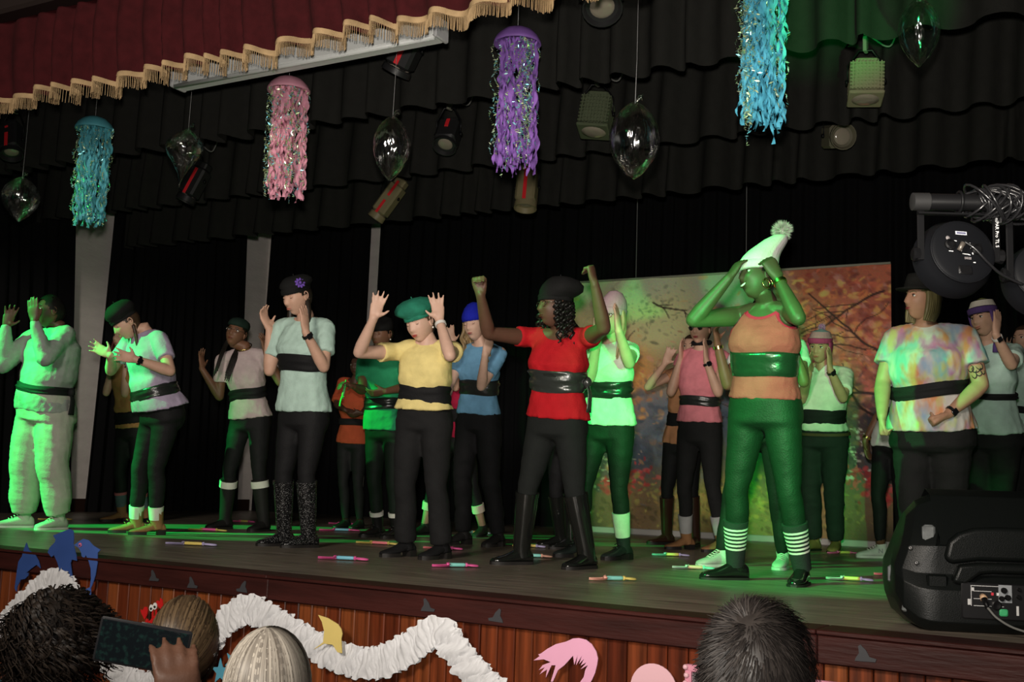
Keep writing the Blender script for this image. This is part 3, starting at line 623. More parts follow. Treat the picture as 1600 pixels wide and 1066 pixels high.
# ------------------------------------------------------------------ paper cut-outs on the stage front
def fp(x, z, off=0.035): return V(x, edge_y(x), z) + EN * off
FAX = np.array([V(1, -0.0615, 0), UP, EN])
def cutout(name, outline, m, th=.004, off=.035, parent=None):
    mb = MB(); mb.prism(outline, th, V(0, edge_y(0), 0) + EN * off, FAX); return mb.build(name, m, parent, smooth=False)
DOLPH_A = [(-5.317, 0.054), (-5.289, 0.015), (-5.235, -0.003), (-5.197, -0.036), (-5.176, -0.075), (-5.212, -0.059), (-5.260, -0.085), (-5.295, -0.108), (-5.276, -0.106), (-5.277, -0.122), (-5.304, -0.142), (-5.340, -0.147), (-5.349, -0.164), (-5.365, -0.188), (-5.368, -0.215), (-5.386, -0.198), (-5.384, -0.166), (-5.380, -0.107), (-5.373, -0.052), (-5.347, -0.023), (-5.334, 0.019)]
DOLPH_B = [(-4.980, 0.137), (-4.946, 0.147), (-4.917, 0.138), (-4.908, 0.101), (-4.908, 0.070), (-4.876, 0.011), (-4.869, -0.015), (-4.911, -0.011), (-4.919, -0.031), (-4.898, -0.091), (-4.882, -0.159), (-4.947, -0.112), (-5.000, -0.081), (-5.028, -0.034), (-5.061, 0.004), (-5.081, -0.009), (-5.117, 0.014), (-5.102, 0.041), (-5.063, 0.070), (-5.058, 0.084), (-5.082, 0.105), (-5.048, 0.116)]
DOLPH_C = [(-4.907, 0.064), (-4.869, 0.088), (-4.836, 0.101), (-4.794, 0.096), (-4.757, 0.072), (-4.694, 0.052), (-4.715, 0.034), (-4.710, -0.013), (-4.718, -0.078), (-4.733, -0.122), (-4.747, -0.149), (-4.738, -0.195), (-4.760, -0.175), (-4.792, -0.169), (-4.783, -0.154), (-4.754, -0.143), (-4.750, -0.098), (-4.759, -0.047), (-4.781, -0.009), (-4.808, 0.019), (-4.816, 0.002), (-4.838, 0.009), (-4.847, 0.030), (-4.871, 0.053)]
MANTA = [(-3.129, -0.134), (-3.073, -0.142), (-3.014, -0.163), (-2.995, -0.181), (-2.987, -0.201), (-2.992, -0.222), (-2.984, -0.282), (-3.009, -0.280), (-3.038, -0.252), (-3.086, -0.252), (-3.146, -0.284), (-3.093, -0.247), (-3.090, -0.201), (-3.106, -0.161)]
SHRIMP = [(-2.042, -0.192), (-2.031, -0.188), (-1.999, -0.165), (-1.964, -0.145), (-1.920, -0.131), (-1.889, -0.116), (-1.864, -0.112), (-1.833, -0.115), (-1.808, -0.129), (-1.788, -0.154), (-1.780, -0.180), (-1.784, -0.206), (-1.791, -0.234), (-1.804, -0.262), (-1.828, -0.296), (-1.877, -0.313), (-1.902, -0.305), (-1.859, -0.282), (-1.838, -0.253), (-1.833, -0.228), (-1.822, -0.208), (-1.853, -0.227), (-1.835, -0.207), (-1.829, -0.198), (-1.853, -0.214), (-1.839, -0.186), (-1.860, -0.208), (-1.848, -0.175), (-1.873, -0.214), (-1.867, -0.176), (-1.881, -0.213), (-1.887, -0.180), (-1.924, -0.220), (-1.952, -0.242), (-1.973, -0.287), (-1.982, -0.288), (-1.962, -0.224), (-1.981, -0.227), (-2.005, -0.276), (-2.000, -0.244), (-2.033, -0.267), (-2.010, -0.237), (-2.037, -0.251), (-2.020, -0.230), (-1.985, -0.215), (-2.017, -0.208), (-2.062, -0.217), (-2.035, -0.198)]
CRAB_L = [(-4.310, -0.267), (-4.341, -0.234), (-4.345, -0.220), (-4.329, -0.222), (-4.317, -0.204), (-4.300, -0.205), (-4.293, -0.223), (-4.296, -0.244)]
CRAB_R = [(-4.192, -0.210), (-4.220, -0.195), (-4.236, -0.171), (-4.223, -0.166), (-4.209, -0.172), (-4.209, -0.152), (-4.192, -0.160), (-4.186, -0.185)]
CRAB_B = [(-4.356, -0.293), (-4.314, -0.279), (-4.277, -0.268), (-4.263, -0.252), (-4.232, -0.235), (-4.213, -0.215), (-4.170, -0.212), (-4.156, -0.246), (-4.183, -0.291), (-4.245, -0.318), (-4.321, -0.319), (-4.349, -0.310)]
GARL = [(-5.814, -0.657), (-5.594, -0.512), (-5.487, -0.439), (-5.281, -0.276), (-5.052, -0.133), (-4.868, -0.192), (-4.677, -0.402), (-4.412, -0.562), (-4.131, -0.559), (-3.940, -0.462), (-3.805, -0.290), (-3.707, -0.202), (-3.599, -0.154), (-3.443, -0.186), (-3.243, -0.257), (-3.016, -0.311), (-2.838, -0.312), (-2.671, -0.239), (-2.559, -0.163), (-2.494, -0.156), (-2.411, -0.224), (-2.329, -0.291), (-2.188, -0.385)]
FINS = [(-2.588, -0.051), (-2.247, -0.062), (-4.278, -0.051), (-4.002, -0.064), (-3.666, -0.057), (-0.787, -0.056)]
M_navy = mat('blue_card', (0.035, 0.085, 0.30), .6, var=.08); M_navy2 = mat('light_blue_card', (0.06, 0.13, 0.42), .6, var=.08)
def card_thing(name, cat, label, pieces, group=None):
    root = empty(name, fp(*pieces[0][1][0])); tag(root, label, cat, group)
    for nm, ol, m, off in pieces: cutout(nm, ol, m, .004, off, root)
    return root
def disc(cx, cz, r, n=20, ry=1): return [(cx + r * math.cos(2 * math.pi * k / n), cz + r * ry * math.sin(2 * math.pi * k / n)) for k in range(n)]
gd = 'blue paper dolphins on the stage edge'
tag(cutout('paper_dolphin', DOLPH_A, M_navy), 'blue paper dolphin with raised fin, leftmost of three', 'cutout', gd)
tag(cutout('paper_dolphin', DOLPH_B, M_navy, off=.041), 'largest blue paper dolphin diving behind the white garland peak', 'cutout', gd)
dc = card_thing('paper_dolphin', 'cutout', 'small light blue paper dolphin with a pink eye', [('body', DOLPH_C, M_navy2, .035), ('eye', disc(-4.855, .068, .011), mat('pink_eye', (.8, .2, .3), .5), .040), ('pupil', disc(-4.853, .066, .005), M_navy, .044)], gd)
M_crab = mat('red_card', (0.62, 0.012, 0.012), .6); M_whitec = mat('white_card', (.85, .85, .82), .6); M_blackc = mat('black_ink', (.01, .01, .01), .5)
card_thing('paper_crab', 'cutout', 'red paper crab with googly eyes and heart-shaped claws', [('body', CRAB_B, M_crab, .035), ('claw', CRAB_L, M_crab, .041), ('claw', CRAB_R, M_crab, .041),
  ('arm', [(-4.315, -.285), (-4.30, -.26), (-4.285, -.265), (-4.295, -.29)], M_crab, .038), ('arm', [(-4.205, -.225), (-4.195, -.20), (-4.182, -.205), (-4.185, -.23)], M_crab, .038), ('eye_stalk', [(-4.262, -.255), (-4.266, -.21), (-4.258, -.21), (-4.252, -.252)], M_crab, .038), ('eye_stalk', [(-4.238, -.24), (-4.242, -.2), (-4.234, -.2), (-4.228, -.238)], M_crab, .038),
  ('eye', disc(-4.2654, -.2058, .0135, ry=1.25), M_whitec, .044), ('eye', disc(-4.2395, -.1949, .0135, ry=1.25), M_whitec, .044), ('pupil', disc(-4.263, -.209, .006), M_blackc, .048), ('pupil', disc(-4.237, -.198, .006), M_blackc, .048)])
tag(cutout('paper_ray', MANTA, mat('yellow_card', (.80, .62, .20), .6, var=.04), off=.095), 'yellow paper manta ray above the white garland', 'cutout')
M_pinkc = mat('pink_card', (.86, .42, .60), .6, var=.03)
tag(cutout('paper_shrimp', SHRIMP, M_pinkc), 'pale pink paper shrimp curling downwards on the planks', 'cutout')
tag(cutout('paper_disc', disc(-1.5493, -.265, .093, 32), mat('pale_pink_card', (.84, .50, .56), .6)), 'plain pale pink paper disc right of the shrimp', 'cutout')
M_cyan = mat('cyan_card', (.12, .45, .62), .6)
def star(cx, cz, R, a0): return [(cx + (R if k % 2 == 0 else R * .42) * math.cos(a0 + k * math.pi / 5), cz + (R if k % 2 == 0 else R * .42) * math.sin(a0 + k * math.pi / 5)) for k in range(10)]
tag(cutout('paper_starfish', star(-3.768, -.457, .062, .4), M_cyan), 'light blue paper starfish between brown and blonde heads', 'cutout', 'blue paper starfish')
tag(cutout('paper_starfish', star(-3.69, -.402, .05, 1.1), M_cyan, off=.041), 'light blue paper starfish peeping above the blonde head', 'cutout', 'blue paper starfish')
M_greyc = mat('grey_card', (.045, .045, .05), .6)
for (x, z), lab, fl in zip(FINS, ('grey paper shark fin above the garland peak at mid stage', 'grey paper shark fin right of the middle garland peak', 'grey paper shark fin above the red crab, on the dark rail', 'small grey paper fin on the rail right of the crab', 'small grey paper fin left of the rail joint', 'grey paper fin on the rail beside the dark-haired man'), (1, -1, 1, 1, -1, 1)):
    o = [(x + fl * a * .75, z + b * .75) for a, b in ((-.045, -.035), (.045, -.032), (.05, -.018), (.02, -.012), (.005, .015), (-.02, .038), (-.03, .03), (-.026, 0), (-.04, -.02))]
    tag(cutout('paper_fin', o, M_greyc, .003, .030), lab, 'cutout', 'grey paper fins on the rail')
# pink framed board in front of the planks
fr = empty('pink_board', fp(-1.13, -.62, .05)); tag(fr, 'pink-edged grey board with beaded corner behind the dark-haired man', 'board')
M_pk = mat('pink_frame', (.72, .30, .40), .5)
for nm, c, h in (('frame_rail', (-1.13, -.168), (.285, .012)), ('frame_rail', (-1.13, -.60), (.285, .012)), ('frame_stile', (-1.405, -.385), (.012, .215)), ('frame_stile', (-.855, -.385), (.012, .215))):
    mb = MB(); mb.box(fp(c[0], c[1], .05), (h[0], h[1], .012), FAX, bevel=.004); mb.build(nm, M_pk, fr, smooth=ANG)
mb = MB(); mb.box(fp(-1.13, -.385, .043), (.265, .20, .004), FAX); mb.build('panel', mat('grey_panel', (.20, .18, .19), .6, var=.3, vscale=5), fr, smooth=False)
for k in range(7):
    mb = MB(); mb.ball(fp(-1.412 + .004 * (k % 2), -.165 - .028 * k, .066), .010, 10, 6); mb.build('bead', mat('pink_bead', (.85, .5, .56), .3), fr)
# crepe garland
gp = smooth_path([fp(x, z, .055) for x, z in GARL], 40); gp = np.array(gp); seg = np.linalg.norm(np.diff(gp, axis=0), axis=1); ss = np.concatenate([[0], np.cumsum(seg)])
n = int(ss[-1] / .0075); q = np.linspace(0, ss[-1], n); G = np.stack([np.interp(q, ss, gp[:, k]) for k in range(3)], 1); T = np.gradient(G, axis=0); T /= np.linalg.norm(T, axis=1)[:, None]
Sd = np.cross(T, EN); r = np.random.default_rng(3); mb = MB()
for lay in range(2):
    rows = []; wob0 = np.interp(q, np.linspace(0, ss[-1], 60), r.normal(0, 1, 60)); ph = q * 260 + 4 * wob0 + lay; wob = np.interp(q, np.linspace(0, ss[-1], 90), r.normal(0, 1, 90))
    for k in range(9):
        w = (k - 4) / 4; edge = abs(w) ** 3; hw = .066 + .006 * np.sin(q * 130) * edge + .003 * wob
        ruff = (.009 * np.sin(ph + 1.8 * w + wob) * (.35 + .65 * abs(w)) + .008 * np.sin(q * 60 + 3 * w + lay * 2))
        rows.append(G + Sd * (w * hw)[:, None] + T * (.006 * np.sin(w * 5 + q * 50))[:, None] + np.outer(ruff + .008 * (1 - w * w) + lay * .010 - .008, EN))
    mb.sheet(np.array(rows)); mb.sheet(np.array(rows)[::-1] - EN * .0015)
tag(mb.build('crepe_garland', mat('white_crepe', (.74, .74, .76), .8, spec=.2, var=.05, vscale=40)), 'white ruffled crepe garland zigzagging along the stage front', 'garland')

# ------------------------------------------------------------------ monitor speaker at the stage edge
def speaker():
    M = mat('speaker_plastic', (0.005, 0.0062, 0.0058), .36, spec=.22, bump=.12, bscale=300); Mp = mat('bumper_grey', (.14, .15, .15), .7, var=.3, vscale=40)
    O = V(-.655, 4.215, 0); ax = unit(V(.93, .36, 0)); bk = unit(V(-.36, .93, 0)); A = np.array([ax, bk, UP])
    P = lambda x, d, z: O + ax * x + bk * d + UP * z
    root = empty('monitor_speaker', P(.3, .2, 0)); tag(root, 'black moulded plastic monitor speaker lying on its side at the stage edge', 'speaker')
    sec = [(.03, .0), (.0, .035), (.0, .145), (.035, .20), (.03, .30), (.085, .385), (.16, .475), (.24, .50), (.30, .47), (.40, .20), (.39, .10), (.33, .02), (.28, .0)]
    def ring(x, k, dz=0): 
        c0 = V(.20, .22); out = []
        for d, z in sec: v = c0 + (V(d, z) - c0) * k; out.append(P(x + (.10 * max(0, v[1] - .20) / .3 if x < .05 else 0), v[0], max(v[1] + dz, .004)))
        return np.array(out)
    rings = [ring(-.075, .34, .03), ring(-.07, .62, .02), ring(-.05, .80, .01), ring(-.005, .93), ring(.03, .985), ring(.07, 1.0), ring(.72, 1.0), ring(.78, .96), ring(.82, .8)]
    mb = MB(); mb.loft(rings); cab = mb.build('cabinet', M, root, smooth=ANG); bv = cab.modifiers.new('b', 'BEVEL'); bv.width = .012; bv.segments = 3; bv.limit_method = 'ANGLE'; bv.angle_limit = .3
    # raised moulding across the back and recess below it
    mb = MB()
    prof = [(.10, .315), (.135, .345), (.19, .365), (.27, .37), (.70, .37), (.70, .255), (.20, .25), (.11, .235), (.085, .255)]
    mb.prism(prof, .05, P(0, .035, 0), np.array([ax, UP, -bk])); o = mb.build('moulded_ridge', M, root, smooth=ANG); bv = o.modifiers.new('b', 'BEVEL'); bv.width = .016; bv.segments = 4; bv.limit_method = 'ANGLE'
    mb = MB(); mb.prism([(.105, .175), (.13, .235), (.20, .245), (.70, .25), (.70, .215), (.24, .21), (.20, .205), (.15, .165)], .05, P(0, .015, 0), np.array([ax, UP, -bk])); o = mb.build('moulded_ridge', M, root, smooth=ANG); bv = o.modifiers.new('b', 'BEVEL'); bv.width = .012; bv.segments = 3; bv.limit_method = 'ANGLE'
    for (x, d, z), h, lab in (((.045, .070, .335), (.022, .014, .034), 0), ((-.062, .16, .185), (.018, .014, .032), 0), ((-.035, .06, .085), (.018, .02, .026), 0)):
        mb = MB(); mb.box(P(x, d, z), h, A, bevel=.008); mb.build('corner_bumper', Mp, root, smooth=ANG)
    mb = MB(); mb.box(P(.06, .02, .175), (.035, .014, .024), A, bevel=.007); mb.build('latch', M, root, smooth=ANG)
    for x, d, z in ((-.020, .07, .285), (-.005, .045, .235), (-.045, .09, .215), (-.03, .06, .165)):
        mb = MB(); mb.lathe([(.008, 0), (.008, .004), (.005, .006), (.002, .004)], 10, c=P(x, d - .012, z), ax=frame(UP, unit(-bk - ax * .5))); mb.build('screw', mat('dull_steel', (.12, .12, .12), .4, metal=.8), root)
    # carrying handle
    mb = MB(); mb.box(P(.52, .07, .40), (.075, .012, .038), A, bevel=.01); mb.build('handle_recess', mat('recess_black', (.004, .004, .004), .7), root, smooth=ANG)
    mb = MB(); mb.box(P(.53, .045, .385), (.075, .018, .020), A, bevel=.008); mb.build('handle', M, root, smooth=ANG)
    # connection panel
    pc = P(.245, -.004, .115); PA = np.array([ax, UP, -bk])
    mb = MB(); mb.box(pc, (.11, .062, .006), PA, bevel=.004); pn = mb.build('connection_panel', mat('panel_black', (.008, .008, .009), .4), root, smooth=ANG)
    lw = mat('panel_print', (.62, .62, .62), .6)
    def q(x, z): return pc + ax * x + UP * z - bk * .0065
    mb = MB(); mb.box(q(.035, .028), (.022, .030, .0008), PA); mb.build('print', mat('panel_grey', (.30, .32, .34), .6), pn, smooth=False)
    for x, z, hx, hz in ((-.03, .052, .05, .001), (-.04, .034, .03, .001), (-.04, .008, .03, .001), (-.02, -.016, .05, .001), (-.078, .018, .001, .035), (-.085, -.004, .005, .010), (.075, -.028, .004, .016), (-.072, .040, .004, .006)):
        mb = MB(); mb.box(q(x, z), (hx, hz, .0006), PA); mb.build('print', lw, pn, smooth=False)
    for x, z, rr in ((.03, .040, .010), (.042, .016, .010), (.022, .012, .009), (.08, .045, .006), (.078, .02, .007)):
        mb = MB(); mb.lathe([(rr, 0), (rr, .012), (rr * .8, .015), (.001, .015)], 12, c=q(x, z), ax=frame(UP, -bk)); mb.build('knob', M_metal, pn, smooth=ANG)
    for x, z, c in ((-.008, .026, (.7, .05, .08)), (.010, .026, (.8, .8, .8))):
        mb = MB(); mb.box(q(x, z), (.004, .005, .006), PA, bevel=.001); mb.build('switch', mat('sw_%d' % int(c[1] * 100), c, .4), pn, smooth=False)
    mb = MB(); mb.lathe([(.017, 0), (.017, .006), (.013, .008), (.001, .006)], 16, c=q(.005, -.012), ax=frame(UP, -bk)); mb.build('socket', M_metal, pn, smooth=ANG)
    mb = MB(); mb.box(q(.028, -.036), (.014, .012, .008), PA, bevel=.004); mb.build('green_plug', mat('green_plastic', (.06, .45, .18), .4), pn, smooth=ANG)
    # signal lead, a thing of its own
    a = q(-.042, .018) - bk * .006
    ld = empty('signal_lead', a); tag(ld, 'black cable with tan plug trailing from the speaker panel', 'cable')
    mb = MB(); mb.tube([a, a - bk * .02 - UP * .008], [.011, .012], 12); mb.build('plug', mat('tan_plug', (.62, .40, .24), .4), ld)
    mb = MB(); mb.tube([a - bk * .02 - UP * .008, a - bk * .045 - UP * .035 + ax * .004], [.011, .007], 10); mb.build('strain_relief', M_metal, ld)
    s0 = a - bk * .045 - UP * .035 + ax * .004
    mb = MB(); mb.tube(smooth_path([s0, s0 + ax * .03 - UP * .035 - bk * .02, s0 + ax * .10 - UP * .068 - bk * .03, V(*(s0 + ax * .25 - bk * .05)[:2], .008), V(*(s0 + ax * .6 - bk * .02)[:2], .008), V(*(s0 + ax * .9 + bk * .1)[:2], .008)], 10), .0042, 6); mb.build('wire', mat('grey_cable', (.16, .16, .15), .6), ld)
speaker()

# ------------------------------------------------------------------ par cans on a T-bar in front of the stage
def parcans():
    r_ = unit(V(.877, .479, 0)); f_ = unit(V(-.479, .869, 0)); 
    st = empty('lighting_stand', (.10, 3.17, -1.2)); tag(st, 'black lighting stand with T-bar at the right edge', 'lighting stand')
    b0 = V(-.445, 2.873, 1.20); b1 = V(.60, 3.44, 1.22); bd = unit(b1 - b0)
    mb = MB(); mb.tube([b0, b0 + bd * .005, b1], [.019, .021, .021], 16); mb.build('t_bar', M_metal, st, smooth=ANG)
    mb = MB(); mb.tube([b0 - bd * .012, b0 - bd * .010, b0 + bd * .03, b0 + bd * .032], [.015, .0225, .0225, .020], 16); mb.build('end_cap', mat('rubber', (.02, .02, .02), .5), st, smooth=ANG)
    mb = MB(); mb.tube([V(.10, 3.17, 1.19), V(.10, 3.17, -1.05)], .018, 14); mb.build('pole', M_metal, st)
    mb = MB(); mb.tube([V(.10, 3.17, .1), V(.10, 3.17, .2)], .028, 14); mb.build('collar', M_metal, st)
    for k in range(3):
        a = k * 2.094 + .4; d = V(math.cos(a), math.sin(a), 0)
        mb = MB(); mb.tube([V(.10, 3.17, -.45) + d * .03, V(.10, 3.17, -1.185) + d * .5], .012, 8); mb.build('leg', M_metal, st)
        mb = MB(); mb.tube([V(.10, 3.17, -.85) + d * .02, V(.10, 3.17, -.74) + d * .27], .008, 6); mb.build('brace', M_metal, st)
    # bundle of cable wound on the bar
    cb = empty('cable_bundle', V(-.265, 2.965, 1.14)); tag(cb, 'coil of black cable wound round the T-bar', 'cable')
    r = np.random.default_rng(8); ax = np.array([f_, UP, bd])
    c = b0 + bd * .205
    for k in range(26):
        R = r.uniform(.030, .058); o = (r.uniform(-1, 1)) * .055; t = np.linspace(0, 2 * math.pi, 22); tl = r.normal(0, .9); t2 = r.normal(0, .8)
        pts = [c + bd * (o + .03 * tl * math.sin(q) + .03 * t2 * math.cos(q)) + f_ * R * math.cos(q) + UP * (R * .85 * math.sin(q) - .004) for q in t]
        mb = MB(); mb.tube(pts, .0036, 5); mb.build('loop', mat('glossy_cable', (.012, .012, .013), .25, spec=.6), cb)
    mb = MB(); mb.tube(smooth_path([c + bd * .05 - UP * .03 - f_ * .03, c + bd * .09 - UP * .05 - f_ * .04, c + bd * .16 - UP * .13 - f_ * .02], 8), .0036, 6); mb.build('loop', MATS['glossy_cable'], cb)
    def par(c, aim, label, arms=True, text=True):
        aim = unit(aim); A = frame(r_, aim)    # x right, y ~ down/up, z = lens direction (away from the hall)
        if A[1][2] < 0: A = np.array([-A[0], -A[1], A[2]])
        Xr = A[0] if A[0] @ r_ > 0 else -A[0]; Yu = np.cross(aim, Xr); Yu = Yu if Yu[2] > 0 else -Yu; A = np.array([Xr, Yu, aim])
        root = empty('par_can', c - UP * .1); tag(root, label, 'stage light', 'par cans on the T-bar')
        M = mat('par_plastic', (.006, .0064, .0076), .45, spec=.10)
        mb = MB(); mb.lathe([(.002, -.03), (.072, -.03), (.080, -.026), (.084, -.015), (.090, .0), (.097, .012), (.099, .045), (.094, .05), (.088, .046), (.080, .03), (.002, .03)], 40, c=c, ax=A); mb.build('body', M, root, smooth=ANG)
        mb = MB(); mb.lathe([(.002, .036), (.084, .034), (.084, .028), (.002, .028)], 30, c=c, ax=A); mb.build('lens', mat('par_lens', (.1, .1, .1), .1), root)
        mb = MB(); mb.torus(c - A[2] * .022, .0805, .0035, A, 40, 6); mb.build('rim', M, root)
        q = lambda x, y, d=0.0: c + A[0] * x + A[1] * y - A[2] * (.0305 + d)
        PA = np.array([A[0], A[1], -A[2]])
        W = mat('white_print', (.75, .75, .75), .6)
        mb = MB(); mb.box(q(-.003, .047), (.0145, .0045, .0006), PA); lb = mb.build('label_plate', mat('label_pale', (.55, .57, .62), .5), root, smooth=False)
        mb = MB(); mb.box(q(-.003, .047, .0007), (.0115, .0026, .0003), PA); mb.build('label_print', mat('label_ink', (.12, .12, .2), .6), lb, smooth=False)
        for x, y, hx, hy, a in ((-.026, .025, .0095, .0010, -3), (-.034, -.004, .0055, .0010, 0), (.004, -.009, .0085, .0009, -3), (.013, -.0105, .003, .0008, -3), (.018, .017, .001, .0055, 8), (.0195, .007, .001, .002, 20), (.022, -.006, .001, .0028, 12), (-.007, .0015, .0009, .004, 6), (.024, -.030, .003, .0012, 0)):
            ca, sa = math.cos(math.radians(a)), math.sin(math.radians(a)); B = np.array([A[0] * ca + A[1] * sa, -A[0] * sa + A[1] * ca, -A[2]])
            mb = MB(); mb.box(q(x, y), (hx, hy, .0005), B); mb.build('print', W, root, smooth=False)
        for i in range(5):
            for j in range(3): 
                mb = MB(); mb.box(q(.001 + i * .0036, -.0175 - j * .0022), (.0013, .0008, .0004), PA); mb.build('serial_mark', mat('grey_print', (.22, .2, .2), .6), root, smooth=False)
        mb = MB(); mb.lathe([(.0055, 0), (.0055, .001), (.001, .001)], 14, c=q(-.039, .031), ax=frame(A[0], -A[2])); mb.build('round_mark', mat('grey_print', (.22, .2, .2), .6), root)
        for x, y in ((-.036, .013), (.032, .006)):
            mb = MB(); mb.lathe([(.014, 0), (.014, .006), (.010, .008), (.009, .002), (.001, .002)], 20, c=q(x, y), ax=frame(A[0], -A[2])); mb.build('socket', M_metal, root, smooth=ANG)
        mb = MB(); mb.box(q(.034, .012), (.013, .010, .003), PA, bevel=.002); mb.build('power_inlet', M_metal, root, smooth=ANG)
        mb = MB(); mb.tube([q(-.006, .018, .004), q(-.010, .010, .016), q(-.020, -.006, .012)], [.006, .0065, .0055], 10); mb.build('plug', mat('dull_plug', (.16, .14, .12), .35, metal=.5), root)
        mb = MB(); mb.box(q(-.002, -.052, -.004), (.018, .012, .008), PA, bevel=.003); mb.build('tilt_block', M_metal, root, smooth=ANG)
        # yoke
        wy = .094
        top = b0 + bd * ((c - b0) @ bd) - UP * .028
        for s in (-1, 1):
            a_ = c + r_ * s * wy + UP * .0; t_ = np.array([*(top + r_ * s * wy)[:2], top[2]])
            mb = MB(); mb.box((a_ + t_) / 2 - UP * .005, (.009, .0035, (t_[2] - a_[2]) / 2 + .012), np.array([r_, f_, UP]), bevel=.002); ar = mb.build('yoke_arm', M_metal, root, smooth=ANG)
            mb = MB(); mb.lathe([(.017, 0), (.019, .012), (.014, .016), (.001, .016)], 8, c=a_ + r_ * s * .004, ax=frame(UP, r_ * s)); mb.build('knob', M_metal, root, smooth=ANG)
            if s == 1 and text:
                tx = lettering('miniPAR Pro TL S', .0118, (a_ + t_) / 2 - f_ * .0045 + UP * .012, np.array([-UP, r_, -f_])); tx.build('lettering', W, ar, smooth=False)
        mb = MB(); mb.box(top - UP * .003, (wy + .009, .009, .003), np.array([r_, f_, UP]), bevel=.001); mb.build('yoke_bar', M_metal, root, smooth=ANG)
        mb = MB(); mb.torus(top + UP * .028, .026, .004, np.array([f_, UP, bd]), 20, 6); mb.build('clamp', M_metal, root)
        mb = MB(); mb.tube(smooth_path([q(-.002, .02, .01), q(.02, .0, .016), q(.05, -.03, .012), q(.09, -.055, .0), q(.15, -.075, -.01)], 8), .0038, 6); mb.build('power_lead', MATS['glossy_cable'], root)
    par(V(-.358, 2.939, 1.070), V(-.56, .80, -.20), 'black par can seen from behind with white printing, on the T-bar')
    par(V(-.165, 3.05, 1.025), V(-.30, .90, -.25), 'black par can cut off by the right edge of the picture', text=False)
parcans()
